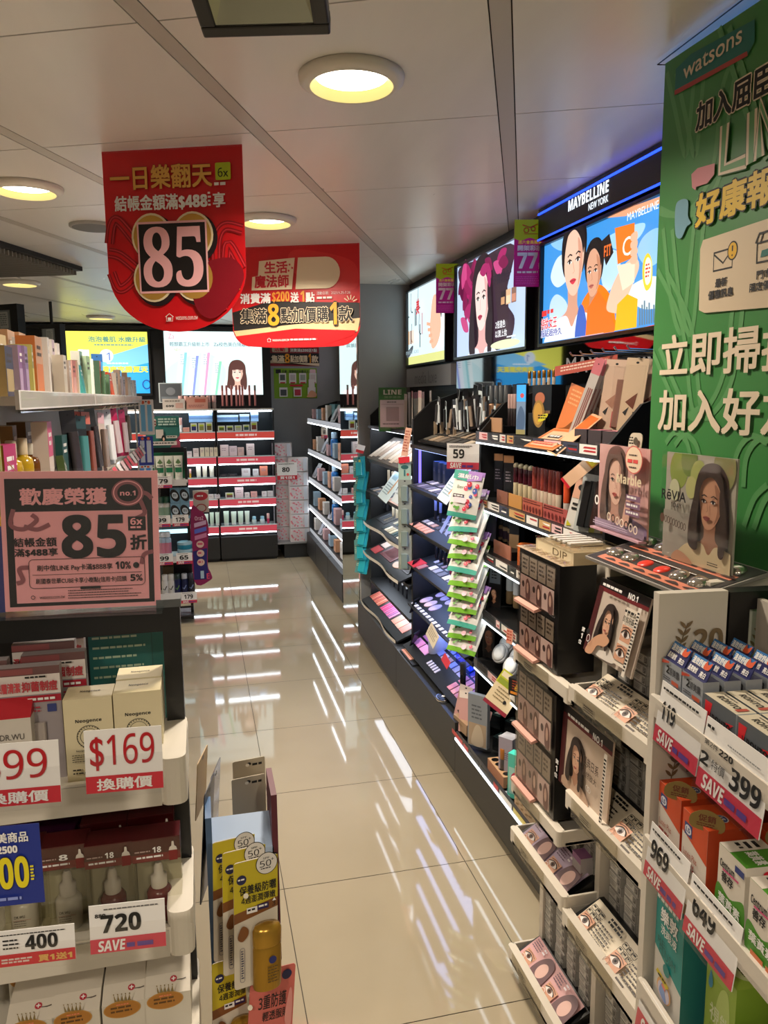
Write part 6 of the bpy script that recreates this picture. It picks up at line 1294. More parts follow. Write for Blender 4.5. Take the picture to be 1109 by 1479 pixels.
for k in range(3): b.rect(w*.2, h*(.415-.085*k), w*.47, h*(.48-.085*k), PT('#7a5a72')); b.bars(w*.22, h*(.43-.085*k), w*.45, h*(.465-.085*k), 1, PAPER, .7)
for k in range(7): b.ring(-w*.12+w*.09*k, h*.17-.002*k, w*.04, h*.05, .003, mat(['#e6d4c0', '#3a302c', '#d8c4b0'][k % 3], .4), 18)
b.ring(-w*.38, h*.33, w*.045, h*.06, .004, PAPER, 20); b.bars(-w*.45, h*.03, w*.45, h*.08, 2, PT('#c8b8cc'), .4); b.build('lettering', t)
b = B(-.0145, .0003); b.ell(w*.33, h*.875, w*.16, h*.155, PT('#d86a60')); b.ell(w*.33, h*.875, w*.148, h*.143, PT('#e6cdb0')); b.bars(w*.24, h*.91, w*.42, h*.935, 1, PT('#5a4a40'), .7); b.bars(w*.22, h*.83, w*.44, h*.88, 1, PT('#d8504a'), .8); b.bars(w*.25, h*.78, w*.41, h*.80, 1, PT('#5a4a40'), .7); b.build('sticker', t)
B().box(-w*.51, w*.51, -.010, -.008, -.004, h+.004, CLEAR).build('acrylic_front', t)
B().box(-w*.5, w*.5, -.018, -.0, -.006, -.002, mat('#b8909a', .3)).build('foot_plate', t)
t = thing('acrylic_poster', 'framed acrylic poster of a dark-haired woman in cream, before the green banner', 'poster', (.872, 1.21, 1.22), FACE_L); w, h = .20, .20
b = B(0, .0003); b.box(-w/2, w/2, 0, .004, 0, h, PT('#a8a294')); b.clip = (-w/2, 0, w/2, h)
for (cx, cz, r_, c) in ((-.3, .85, .14, '#8a9a4a'), (-.15, .95, .12, '#6f8440'), (.0, .8, .12, '#a4ac62'), (-.1, .7, .08, '#b8b878'), (-.35, .65, .08, '#c4c4a0'), (.35, .9, .15, '#8a8a5a')): b.ell(w*cx, h*cz, w*r_, h*r_*1.3, mat(c, .4))
b.rect(-w/2, 0, w*.1, h*.45, PT('#9a9488')); portrait(b, w*.20, h*.56, h*.36, '#bf8e70', '#95684e', '#38281f', '#8e4a44', '#c9b893', turn=-.3); b.blob([(-w*.3, 0), (-w*.22, h*.1), (-w*.05, h*.06), (w*.0, 0)], PT('#b08468')); b.build('sheet', t)
b = B(-.0135, .0002); b.text('RēVIA', -w*.46, h*.56, -w*.08, h*.66, INK, .015); b.text('1DAY', -w*.30, h*.50, -w*.14, h*.545, INK, .005); b.ell(-w*.43, h*.38, w*.035, h*.045, PT('#5a4032'), 18)
for k in range(8): b.ring(-w*.37+w*.043*k, h*.375-.001*k, w*.022, h*.035, .0016, PT('#4a3a30'), 14)
b.bars(w*.28, h*.05, w*.44, h*.09, 2, INK, .4); b.build('lettering', t)
B().box(-w*.51, w*.51, -.010, -.008, -.004, h+.004, CLEAR).build('acrylic_front', t)
b = B(); b.box(-w*.51, w*.51, -.035, .004, -.012, -.006, mat('#3a322c', .2)); b.build('foot_plate', t)
t = thing('shelf_wobbler', 'small cut-out sticker of two eyes on the edge of the green banner', 'sticker', (.885, 1.445, 1.345), FACE_L); w, h = .055, .105
b = B(0, .0003); b.prism(spline([(-w*.4, h*.05), (w*.4, .0), (w*.5, h*.3), (w*.38, h*.6), (w*.45, h*.95), (-.0, h), (-w*.35, h*.95), (-w*.5, h*.7), (-w*.35, h*.5)], 5), 0, .0015, PT('#d0c4ae')); b.rect(-w*.32, h*.08, w*.3, h*.66, PT('#7a5a48')); eye(b, 0, h*.5, w*.5, h*.22); eye(b, 0, h*.22, w*.5, h*.22); b.ell(w*.15, h*.84, w*.15, h*.08, PT('#5a5040'), 16); b.bars(-w*.3, h*.75, 0, h*.92, 3, INK, .5); b.build('card', t)
# ================================================================== white shelf of boxed medicine at the right edge
MRZ = -math.pi/2-R(5.2); MO = Vector((.700, 1.052, 0)); MX = Vector((-math.sin(R(5.2)), -math.cos(R(5.2)), 0)); MY = Vector((math.cos(R(5.2)), -math.sin(R(5.2)), 0))
def ms(x, y, z): return MO+MX*x+MY*y+Vector((0, 0, z))
WS = PT('#d2cabc')
s = thing('shelf_unit', 'white shelf unit of boxed eye drops and vitamins at the right edge', 'shelf unit', ms(0, 0, 0), MRZ)
b = B(); b.box(-.022, -.004, .0, .118, 0, 1.215, WS); b.build('side_panel', s)
b = B(); b.box(-.004, .42, .17, .18, 0, 1.20, PT('#c6bcae')); b.build('back_panel', s)
GLD = mat('#8a7656', .4, .4)
def laurel(b, cx, cz, s_, flip=1):
    b.stroke(spline([(cx, cz-.03*s_), (cx+flip*.006*s_, cz), (cx+flip*.016*s_, cz+.03*s_)], 4, False), .002*s_, GLD)
    for k in range(5):
        z0 = cz-.026*s_+.012*s_*k; x0 = cx+flip*.003*s_*k
        for d in (-1, 1): b.blob([(x0, z0), (x0+d*.007*s_, z0+.004*s_), (x0+d*.011*s_, z0+.012*s_), (x0+d*.003*s_, z0+.008*s_)], GLD, 3)
for zc in (1.135, .93, .68):
    b = B(-.0005, .0002); b.T = Matrix.Translation((-.004, 0, 0)) @ Matrix.Rotation(math.pi/2, 4, 'Z'); laurel(b, .035, zc, 1.0); b.text('20', .06, zc-.02, .112, zc+.02, GLD, .03); b.build('printed_laurel', s)
b = B(); b.box(-.004, .40, -.002, .17, .0, .04, WS); b.build('base', s)
for z in (1.045, .80, .535):
    b = B(); b.rbox(-.006, .40, -.008, .17, z-.028, z-.02, WS, r=.015); b.rbox(-.006, .40, -.008, .004, z-.028, z+.004, WS, r=.005); b.box(.392, .40, 0, .16, z-.028, z+.004, WS); b.build('shelf_tray', s, bevel=.001)
def mt(x, y, z, r=0): return dict(loc=ms(x, y, z), rz=MRZ+R(r))
# eye serum boxes with folded blue headers
def serum():
    t = thing('eye_care_box', '', 'carton', rz=MRZ); w, d, h = .056, .026, .088
    b = B(); b.box(-w/2, w/2, 0, d, 0, h, PT('#9ba0a6'), top=PT('#2a2c60'), side=PT('#8e9298')); b.rect(-w/2, 0, w/2, h*.28, PT('#5a7fa8'))
    BE = PT('#2a7ab8'); b.text('2', -w*.28, h*.76, -w*.12, h*.9, INK, .02); b.text('原美露', -w*.1, h*.76, w*.42, h*.9, PT('#2a2a30'), .01); b.bars(-w*.4, h*.62, w*.0, h*.7, 2, PT('#4a4a50'), .5); b.rect(w*.05, h*.62, w*.42, h*.69, PT('#c85a3c')); b.poly([(-w*.5, h*.9), (-w*.1, h*.97), (-w*.1, h*1), (-w*.5, h*.97)], PT('#c04a34'))
    for c in (-w*.25, w*.22): b.blob([(c-w*.18, h*.46), (c, h*.56), (c+w*.18, h*.46), (c, h*.5)], BE); b.ell(c, h*.43, w*.09, h*.07, BE, 12); b.stroke([(c+w*.08, h*.45), (c+w*.04, h*.1)], .0025, BE)
    b.build('carton', t)
    b = B(-.0, .0003); b.prism([(-w/2, 0), (w/2, 0), (w*.46, .03), (-w*.46, .03)], 0, .002, PT('#20245e')); b.rect(-w*.46, .018, w*.46, .0295, PT('#2a72b0')); b.text('溫效舒緩', -w*.42, .0155, w*.18, .027, PAPER, .03); b.text('晶亮愉悅', -w*.42, .003, w*.0, .0125, PAPER, .03); b.text('亮白', w*.14, .002, w*.40, .0115, PAPER, .03); b.blob([(w*.16, .017), (w*.4, .017), (w*.44, .029), (w*.3, .024), (w*.2, .029)], PT('#d85a34'))
    o = b.build('folded_header', t); o.location = (0, .004, h); o.rotation_euler = (R(-28), 0, 0); return t
pr = serum(); nm = ['front', 'second', 'third', 'last']
series(pr, [ms(.030+.060*c, .008+.034*r_, 1.025) for c in range(2) for r_ in range(4)], lambda i, n: f'blue-headed grey eye care box, {nm[i % 4]} of the {"far" if i < 4 else "near"} file, top medicine shelf', 'grey and blue eye care boxes', MRZ)
# eye drop cartons
def drops():
    w, d, h = .078, .030, .076
    t = thing('eye_drop_box', '', 'carton', rz=MRZ); b = B(); b.box(-w/2, w/2, 0, d, 0, h, PT('#5a6066'), top=PT('#cfc4ac'), side=PT('#a9b0b4')); RD = PT('#d8202c')
    b.poly([(-w*.45, h*.9), (-w*.22, h*.9), (-w*.32, h*.55), (-w*.24, h*.2), (-w*.32, h*.16), (-w*.45, h*.5)], RD); b.poly([(w*.2, h*.72), (w*.45, h*.76), (w*.3, h*.64)], RD); b.poly([(w*.0, h*.3), (w*.2, h*.42), (w*.12, h*.3)], RD); b.text('ROHTO', -w*.2, h*.56, w*.36, h*.72, INK, .03); b.text('V', -w*.32, h*.56, -w*.23, h*.72, INK, .03); b.bars(-w*.15, h*.38, w*.36, h*.5, 2, PT('#2a2e32'), .5); b.build('carton', t)
    P = B(-h-.0003, .0002); P.T = Matrix.Rotation(-math.pi/2, 4, 'X'); P.text('ROHTO', -w*.3, d*.3, w*.3, d*.65, PT('#3a3630'), .03); P.bars(-w*.35, d*.72, w*.2, d*.85, 1, PT('#6a6458'), .6); P.rect(w*.32, d*.2, w*.42, d*.8, PT('#b04a3a')); P.build('top_print', t); return t
pr = drops()
series(pr, [ms(.165+.081*c, .006+.034*r_, 1.025) for c in range(3) for r_ in range(4)], lambda i, n: f'red-marked grey eye drop carton, {nm[i % 4]} of the {["far", "middle", "near"][i//4]} file, top medicine shelf', 'dark grey eye drop cartons', MRZ)
# orange vitamin boxes
def orange():
    t = thing('vitamin_box', '', 'carton', rz=MRZ); w, d, h = .068, .075, .125; OR = PT('#c8481c'); RDX = PT('#8e2416')
    b = B(); b.box(-w/2, w/2, 0, d, 0, h, PT('#d6ccc0'), top=OR, side=PT('#b84420')); b.poly([(-w/2, h*.72), (w/2, h*.55), (w/2, h), (-w/2, h)], OR); b.rect(-w*.4, h*.7, -w*.1, h*.86, PT('#24407e')); b.ell(-w*.25, h*.78, w*.13, h*.06, PT('#d8d8e0'), 16); b.text('LS', -w*.33, h*.75, -w*.17, h*.81, PT('#24407e'), .03)
    b.text('Lutein Plus', -w*.4, h*.44, w*.15, h*.52, PT('#a84a30'), .01); b.bars(-w*.4, h*.28, w*.2, h*.4, 2, RDX, .6); b.bars(-w*.4, h*.15, -w*.05, h*.24, 3, PT('#8a6a5a'), .4); b.ring(w*.2, h*.16, w*.15, h*.09, w*.04, PT('#c8481c'), 18); b.ell(w*.38, h*.27, w*.06, h*.035, PT('#d86a30'), 12); b.build('carton', t)
    P = B(-h-.0003, .0002); P.T = Matrix.Rotation(-math.pi/2, 4, 'X'); P.ell(w*.1, d*.5, w*.16, d*.12, PT('#d8d4d0'), 18); P.ell(w*.1, d*.5, w*.14, d*.1, PT('#3a4a7a'), 18); P.text('LS', w*.03, d*.45, w*.17, d*.55, PAPER, .03); P.build('top_print', t)
    q = B(0, .0003); q.prism(spline([(-.02, 0), (.02, 0), (.022, .018), (.0, .028), (-.022, .018)], 4), 0, .0015, PT('#8a7238')); q.text('促銷', -.012, .011, .012, .021, PT('#6a2a14'), .02); q.bars(-.014, .003, .014, .009, 2, PT('#6a2a14'), .5); o = q.build('offer_flap', t); o.location = (w*.35, .003, h-.004); o.rotation_euler = (R(-14), 0, R(50)); return t
pr = orange()
series(pr, [ms(.04, .01, .78), ms(.125, .004, .78), ms(.185, .085, .78), ms(.04, .09, .78)], lambda i, n: ['orange and white vitamin box, farthest in front on the middle medicine shelf', 'orange and white vitamin box behind the green-striped cartons', 'orange vitamin box at the back, nearest the camera', 'orange vitamin box at the back, farthest from the camera'][i], 'orange vitamin boxes', MRZ)
def vit():
    t = thing('multivitamin_box', '', 'carton', rz=MRZ); w, d, h = .062, .062, .118; GN = PT('#4c8c2a')
    b = B(); b.box(-w/2, w/2, 0, d, 0, h, PT('#d8d0c2'), top=GN, side=PT('#cfc8ba')); b.blob([(-w*.5, h*.5), (0, h*.44), (w*.5, h*.54), (w*.5, h*.1), (0, h*.06), (-w*.5, h*.1)], GN); b.text('Centrum', -w*.42, h*.74, w*.12, h*.84, INK, .025); b.text('善存', -w*.34, h*.58, w*.1, h*.71, INK, .025); b.stroke([(-w*.3, h*.73), (w*.3, h*.75)], .003, PT('#c84a7a')); b.rect(w*.15, h*.85, w*.48, h*.93, PT('#2a3a7a')); b.text('葉黃素', -w*.4, h*.3, w*.42, h*.43, PAPER, .02); b.bars(-w*.3, h*.1, w*.4, h*.22, 1, PT('#c86a3a'), .8); b.build('carton', t)
    P = B(-h-.0003, .0002); P.T = Matrix.Rotation(-math.pi/2, 4, 'X'); P.rect(-w*.5, 0, -w*.1, d, PT('#d8d0c2')); P.text('葉黃素', -w*.05, d*.3, w*.45, d*.6, PAPER, .02); P.bars(-w*.42, d*.2, -w*.15, d*.8, 3, INK, .5); P.build('top_print', t)
    S = B(-w/2-.0003, .0002); S.T = Matrix.Rotation(math.pi/2, 4, 'Z'); S.bars(.008, h*.35, d-.008, h*.85, 14, PT('#5a5650'), .4); S.rect(.01, h*.06, .04, h*.24, PT('#d8d4cc')); [S.rect(.012+.003*k, h*.07, .0135+.003*k, h*.23, INK) for k in range(8)]; S.ell(.03, h*.9, .006, .006, RED, 12); S.build('side_print', t); return t
pr = vit()
series(pr, [ms(.215, .006, .785), ms(.295, .000, .785)], lambda i, n: f'white and green multivitamin box, {"farther" if i == 0 else "nearer"} of the pair on the middle medicine shelf', 'white and green multivitamin boxes', MRZ)
# lowest visible shelf
t = thing('eyewash_box', 'teal and white eyewash box on the lowest medicine shelf', 'carton', **mt(.055, .012, .517)); w, d, h = .085, .07, .20; TL = PT('#1f8a86')
b = B(); b.box(-w/2, w/2, 0, d, 0, h, PT('#cfccc4'), top=PT('#1f7f80'), side=PT('#2a7876')); b.poly([(-w/2, h*.5), (w*.1, h*.40), (w/2, h*.34), (w/2, h), (-w/2, h)], TL); b.otext('樂敦', -w*.32, h*.76, w*.32, h*.9, PAPER, PT('#114e50'), .02, .03); b.text('洗眼液', -w*.28, h*.66, w*.3, h*.745, PAPER, .01); b.bars(-w*.45, h*.93, w*.45, h*.97, 1, PAPER, .7); b.text('FLUSH', -w*.3, h*.48, w*.3, h*.56, PT('#13605e')); b.text('RE', -w*.36, h*.56, -w*.1, h*.62, PT('#13605e')); b.ell(.0, h*.40, w*.12, h*.05, PT('#1f7f7c'), 18); b.ell(-w*.05, h*.2, w*.26, h*.1, PT('#d8a46a'), 20); b.ell(-w*.05, h*.19, w*.22, h*.085, PT('#c8c0d0'), 20); b.blob([(-w*.2, h*.16), (-w*.1, h*.26), (0, h*.2), (w*.06, h*.12)], PT('#7a94c8')); b.blob([(-w*.12, h*.24), (0, h*.28), (w*.02, h*.22)], PT('#d87a6a')); b.poly([(-w*.34, h*.30), (w*.06, h*.25), (w*.16, h*.30), (-w*.28, h*.34)], PT('#c8b41c')); b.bars(-w*.25, h*.28, w*.1, h*.31, 1, INK, .6); b.bars(-w*.15, h*.04, w*.2, h*.06, 1, INK, .5); b.build('carton', t)
P = B(-h-.0003, .0002); P.T = Matrix.Rotation(-math.pi/2, 4, 'X'); P.blob([(-w*.2, d*.1), (w*.45, d*.15), (w*.45, d*.6), (w*.1, d*.5), (-w*.3, d*.4)], PT('#c89868')); P.poly([(-w*.45, d*.55), (w*.3, d*.7), (w*.3, d*.8), (-w*.45, d*.65)], PT('#24409a')); P.bars(-w*.4, d*.82, w*.4, d*.95, 2, PAPER, .5); P.build('top_print', t)
def green():
    t = thing('lens_solution_box', '', 'carton', rz=MRZ); w, d, h = .075, .075, .165; LG = PT('#93b23c')
    b = B(); b.box(-w/2, w/2, 0, d, 0, h, LG, top=PT('#9cbc46'), side=PT('#86a636')); b.blob([(-w*.1, h*.06), (-w*.15, h*.5), (w*.0, h*.8), (w*.25, h*.84), (w*.35, h*.5), (w*.32, h*.06)], PT('#b9cf72')); b.text('視能', -w*.32, h*.42, w*.36, h*.60, PT('#d8e2b8'), .01); b.text('潤澤', -w*.32, h*.3, w*.2, h*.38, PT('#6a8a2a'), .01); b.blob([(-w*.4, h*.76), (-w*.33, h*.9), (-w*.25, h*.78), (-w*.33, h*.72)], PT('#3a8ab0')); b.bars(-w*.35, h*.1, w*.0, h*.25, 4, PT('#5a7a28'), .4); b.build('carton', t)
    P = B(-h-.0003, .0002); P.T = Matrix.Rotation(-math.pi/2, 4, 'X'); P.ell(0, d*.5, w*.36, d*.36, PT('#cfd8a0')); P.text('視能', -w*.2, d*.5, w*.2, d*.66, PT('#4a5a28'), .01); P.bars(-w*.22, d*.3, w*.22, d*.44, 2, PT('#4a5a28'), .5); P.build('top_print', t); return t
pr = green()
series(pr, [ms(.165, .035, .517), ms(.26, .0, .455), ms(.265, .085, .517)], lambda i, n: ['lime green lens solution box with round top label, on the lowest medicine shelf', 'lime green lens solution box, nearest the camera and set lower', 'lime green lens solution box at the back, nearest the right edge'][i], 'lime green lens solution boxes', MRZ)
t = thing('bottle_carton', 'white-topped clear wrap on the nearest lime green box', 'lid', **mt(.26, .006, .6205)); b = B(); b.box(-.03, .03, 0, .06, 0, .004, mat('#d4d6c8', .3)); b.lathe([(.012, .004), (.011, .007)], mat('#c4c8b4', .3), (0, .03, 0), 18); b.build('cap_sheet', t); B().box(-.034, .034, -.003, .064, -.001, .010, clear('#f0f4e8', .4)).build('wrap', t)
# price cards along the trays
def pc(label, num, x, z, w=.105, h=.098, **k): return price_card(label, num, w, h, ms(x, -.014, z), MRZ, group='white price cards with red feet on the medicine shelves', rot=(R(-7), 0, MRZ), **k)
pc('white price card 119 with red foot on the top medicine shelf', '119', .085, .985, .125, tx=(.10, .42), ty=(.42, .72))
def s399(b, w, h): b.bars(-w*.45, h*.86, -w*.3, h*.92, 1, INK, .7); b.bars(-w*.1, h*.8, w*.4, h*.84, 1, GREY, .5); b.text('第2件', -w*.45, h*.64, -w*.22, h*.72, INK); b.text('220', -w*.2, h*.63, w*.02, h*.72, INK, .02); b.text('2', -w*.47, h*.36, -w*.33, h*.54, INK, .04); b.text('特價', -w*.28, h*.38, -w*.06, h*.52, PT('#5a5a5a'), .01)
pc('white price card 2 for 399 with red foot on the top medicine shelf', '399', .222, .975, .145, .103, small=s399, tx=(.5, .95), ty=(.32, .62))
pc('white price card 969 with red foot on the middle medicine shelf', '969', .070, .745, .118, .092, tx=(.10, .56), ty=(.42, .76))
pc('white price card 649 with red foot on the middle medicine shelf', '649', .198, .735, .125, .092, tx=(.12, .58), ty=(.42, .76))
pc('red and white price card lying low on the lowest medicine shelf', '', .10, .475, .18, .07) if False else None
t = price_card('price card with red SAVE foot on the lowest medicine shelf', '279', .16, .085, ms(.085, -.014, .455), MRZ, rot=(R(-7), 0, MRZ), tx=(.5, .8), ty=(.62, .85), band=.45)
# black framed board behind the eye drops
t = thing('framed_board', 'black framed white board with a printed laurel behind the eye drop cartons', 'framed board', (.822, 1.045, 0.62), -R(4))
b = B(); h = .592
for q in ((0, .22, h-.03, h), (0, .036, 0, h-.03), (.088, .12, 0, h-.03)): b.box(q[0], q[1], 0, .03, q[2], q[3], BLACK)
b.build('frame', t); b = B(.012); b.box(.036, .088, .012, .02, 0, h-.03, PT('#b8b8aa')); laurel(b, .055, h-.085, .9); b.build('board', t)
# ================================================================== near left: end unit of a black gondola
GY = 1.05
def lx(px, py, Y): return aty(px, py, Y).x
def lz(px, py, Y): return aty(px, py, Y).z
g = thing('shelf_unit', 'black framed end shelf of skin care at the lower left, with white trays', 'shelf unit', (-.33, 1.20, 0))
b = B(); b.box(.265, .291, -.045, -.015, 0, 1.225, BLACK).box(-.42, -.394, -.045, -.015, 0, 1.225, BLACK); o_ = None
b = B(); b.box(.265, .291, -.045, -.015, 0, 1.225, BLACK); b.build('post', g); b = B(); b.box(-.42, -.394, -.045, -.015, 0, 1.225, BLACK); b.build('post', g)
b = B(); b.box(-.394, .265, -.045, -.015, 1.185, 1.222, BLACK); b.build('top_rail', g)
b = B(); b.box(.258, .293, -.048, -.012, 1.222, 1.234, PT('#55585a')); b.build('corner_cap', g)
b = B(); b.box(-.394, .265, .085, .095, 0, 1.185, PT('#17181a')); b.build('back_panel', g)
for z in (1.0, .772, .560):
    b = B(); b.rbox(-.42, .292, -.168, .08, z-.012, z, IVORY, r=.03, n=5); b.rbox(-.42, .292, -.172, -.164, z-.018, z+.022, IVORY, r=.003); b.rbox(.258, .294, -.176, -.03, z-.022, z+.045, IVORY, r=.014, n=4); b.build('shelf_tray', g, bevel=.001)
    b = B(-.1725); b.box(-.42, .26, -.1735, -.1725, z-.022, z+.018, mat('#c9c2b4', .3)); b.build('label_rail', g)
# teal board at the back
t = thing('back_card', 'teal printed card behind the cream boxes on the top left tray', 'card', ((lx(128, 960, 1.26)+lx(242, 960, 1.26))/2, 1.27, 1.001)); w = lx(242, 960, 1.26)-lx(128, 960, 1.26)
b = B(); b.box(-w/2, w/2, 0, .003, 0, .18, PT('#17605e')); b.rect(w*.30, 0, w*.31, .18, PT('#0e4a4a')); b.build('card', t); b = B(-.001); b.bars(-w*.45, .05, w*.25, .165, 7, PT('#9fb8a0'), .22); b.bars(-w*.45, .158, w*.1, .168, 1, PT('#b8a848'), .6); b.build('lettering', t)
# cream boxes
def neo():
    t = thing('cream_box', '', 'carton'); w, d, h = .0635, .05, .122; m = PT('#d9cda8')
    b = B(); b.box(-w/2, w/2, 0, d, 0, h, m, top=PT('#e0d2aa')); b.build('carton', t)
    b = B(-.0004, .0002); b.text('Neogence', -w*.27, h*.71, w*.27, h*.76, INK, .03); b.ring(0, h*.55, w*.26, w*.26, .0009, INK, 40); b.ring(0, h*.55, w*.19, w*.19, .0006, INK, 36)
    for a in range(26): t_ = 2*math.pi*a/26; b.line(.0148*math.cos(t_), h*.55+.0148*math.sin(t_), .0155*math.cos(t_+.08), h*.55+.0155*math.sin(t_+.08), .0012, INK)
    for dx, dz in ((-.004, -.003), (-.001, -.005), (.002, -.003), (-.006, -.006), (0, 0), (-.003, .001), (.004, .003), (.006, .004)): b.ell(dx, h*.55+dz, .0016, .0018, INK, 8)
    b.text('Neogence', -w*.27, h*.40, -w*.0, h*.425, INK, .02); b.bars(-w*.36, h*.27, w*.0, h*.37, 4, PT('#4a4434'), .4); b.bars(-w*.36, h*.12, -w*.1, h*.2, 2, INK, .4); b.build('print', t)
    P = B(-h-.0003, .0002); P.T = Matrix.Rotation(-math.pi/2, 4, 'X'); P.text('Neogence', -w*.2, d*.45, w*.22, d*.62, PT('#4a4434'), .02); P.build('top_print', t); return t
pr = neo()
series(pr, [((lx(95, 1050, 1.08)+lx(163, 1050, 1.08))/2, 1.075, 1.0), ((lx(166, 1050, 1.08)+lx(235, 1050, 1.08))/2, 1.075, 1.003), ((lx(168, 1000, 1.14)+lx(236, 1000, 1.14))/2, 1.131, 1.003)], lambda i, n: ['cream carton with round coral emblem, left of the front pair on the top tray', 'cream carton with round coral emblem, right of the front pair on the top tray', 'cream carton behind the right one on the top tray'][i], 'cream cartons')
# red and white carton, clear sheet packs
t = thing('cream_box', 'white carton with red top at the left end of the top tray', 'carton', (lx(8, 1050, 1.08), 1.075, 1.0)); w, d, h = .066, .06, .118
b = B(); b.box(-w/2, w/2, 0, d, 0, h*.87, PT('#cfc8bc')); b.poly([(-w/2, h*.2), (w/2, h*.2), (w/2, h*.2+.001), (-w/2, h*.2+.001)], RED); b.xprism([(0, h*.87), (d, h*.87), (d, h*1.12), (.03, h*1.08)], -w/2, w/2, PT('#b01424')); b.build('carton', t); b = B(-.001, .0002); b.text('DR.WU', -w*.1, h*.62, w*.36, h*.69, PT('#4a4440'), .005); b.rect(-w*.45, h*.54, w*.48, h*.548, PT('#8a3030')); b.bars(-w*.3, h*.28, w*.4, h*.5, 5, PT('#5a5450'), .35); b.build('print', t)
def acne():
    w, h = .085, .165; t = thing('clear_pack', '', 'skin care pack')
    b = B(); b.box(-w/2, w/2, 0, .018, 0, h, PT('#9a9294')); b.rect(-w/2, h*.93, w/2, h, PT('#6a4a48')); b.rect(-w/2, h*.76, w/2, h*.93, PT('#d8cfc8')); b.rect(-w/2, h*.69, w/2, h*.75, PT('#a81c30')); b.rect(-w/2, h*.94, w*.1, h*.99, PT('#8a4a4a')); b.rrect(w*.28, h*.6, w*.42, h*.67, .001, PT('#34407a')); b.build('pack', t)
    b = B(-.003, .0002); b.text('抑菌制痘', -w*.08, h*.79, w*.46, h*.88, PT('#b0323c'), .03); b.text('深層清潔', -w*.48, h*.79, -w*.1, h*.88, PT('#c0444c'), .03); b.bars(-w*.02, h*.90, w*.4, h*.925, 1, INK, .6); b.bars(-w*.0, h*.705, w*.42, h*.735, 1, PAPER, .7); b.bars(-w*.2, h*.6, w*.2, h*.66, 2, PT('#a83a48'), .5); b.build('lettering', t)
    b = B(-.003); b.rbox(-w*.12, w*.25, -.006, 0, h*.02, h*.52, mat('#b4aca8', .2, .4), r=.004); b.build('tube', t); return t
pr = acne()
series(pr, [((lx(88, 1000, 1.10)-.0425), 1.10, 1.0), ((lx(126, 1000, 1.14)-.0425), 1.14, 1.004), ((lx(112, 1000, 1.17)-.0425), 1.17, 1.012), ((lx(126, 1000, 1.21)-.0425), 1.21, 1.014), (-.315, 1.12, 1.006)], lambda i, n: f'clear skin care pack with red and white heading, {["front", "second", "third", "hindmost", "leftmost"][i]} one on the top tray', 'clear skin care packs with red headings')
# second tray: dropper bottles in clear boxes with red headers
def dropper(kind):
    t = thing('dropper_pack', '', 'serum pack'); w, d, h = .0655, .045, .135; num = ('18', '8')[kind]
    b = B(.02); b.box(-w/2+.001, w/2-.001, .04, d, 0, h*.78, PT('#b0aa90')); b.build('inner_card', t)
    b = B(); b.box(-w/2, w/2, 0, d*.9, h*.76, h, mat('#4a1014', .3)); b.rect(-w/2, h*.745, w/2, h*.83, PT('#7a1418')); b.text(num, -w*.08, h*.84, w*.1, h*.905, PAPER, .02); b.bars(-w*.42, h*.775, w*.14, h*.81, 1, PAPER, .6); b.bars(-w*.45, h*.845, -w*.12, h*.875, 1, PT('#a89088'), .5)
    b.rect(w*.26, h*.735, w*.44, h*.85, mat('#7a1a1c', .3)); b.poly([(w*.26, h*.85), (w*.44, h*.85), (w*.42, h*.885), (w*.38, h*.90), (w*.37, h*.95), (w*.33, h*.95), (w*.32, h*.90), (w*.28, h*.885)], PT('#cfc8bc')); b.build('header', t)
    bt = thing('bottle', '', '', (0, .02, 0)); bt.parent = t
    for p in ('label', 'category'): del bt[p]
    m = mat('#6a2226', .25) if kind == 0 else mat('#c9c2b4', .3)
    b = B(); b.lathe([(.017, 0), (.018, .003), (.018, .042), (.014, .048), (.009, .050)], m, (0, 0, 0), 20); b.build('glass_body', bt)
    b = B(); b.lathe([(.0115, .050), (.0115, .066), (.007, .068), (.0065, .080), (.004, .086)], PT('#cfc8c0'), (0, 0, 0), 16); b.build('dropper_cap', bt)
    b = B(-.0185, .0002); b.text('DR.WU', -.010, .030, .004, .034, PT('#c8b8b0') if kind == 0 else INK, .01); b.bars(-.011, .016, .010, .026, 3, PT('#b08880') if kind == 0 else PT('#6a625a'), .3); b.rect(-.012, .027, .012, .0275, PT('#c8a8a0') if kind == 0 else PT('#a85a4a')); b.build('label_print', bt)
    B().box(-w/2, w/2, -.0005, d, 0.0005, h*.99, clear('#efeee6', .2)).build('clear_box', t); return t
pr, pr2 = dropper(0), dropper(1)
cx = lambda a, c, Y=1.08: (lx(a, 1260, Y)+lx(c, 1260, Y))/2
series(pr, [(cx(126, 194), 1.07, .772), (cx(195, 262), 1.065, .774), (cx(126, 190, 1.15), 1.122, .777), (cx(192, 256, 1.15), 1.12, .779)], lambda i, n: f'clear boxed red dropper bottle marked 18, {["front left", "front right", "back left", "back right"][i]} of four on the middle tray', 'red dropper bottle packs')
series(pr2, [(cx(62, 122), 1.08, .772), (cx(-8, 56), 1.085, .772)], lambda i, n: f'clear boxed pale dropper bottle marked 8, {"beside the red ones" if i == 0 else "behind the blue 500 card"}', 'pale dropper bottle packs')
carton('gift_box', 'glossy purple box lying at the back of the middle tray', 'box', .14, .05, .15, mat('#3c1232', .25), None, top=mat('#5a1c4a', .2), loc=(cx(30, 138, 1.2), 1.19, .772), bevel=.006)
pr = carton('mask_pack', '', 'pack', .06, .012, .195, PT('#4a4446'), lambda b, w, h: (b.rect(-w*.3, h*.55, w*.45, h*.9, PT('#8a8688')), b.poly([(-w*.3, h*.82), (w*.4, h*.86), (w*.1, h*.78)], INK), b.bars(-w*.2, h*.6, w*.4, h*.74, 4, PT('#5a5456'), .4)))
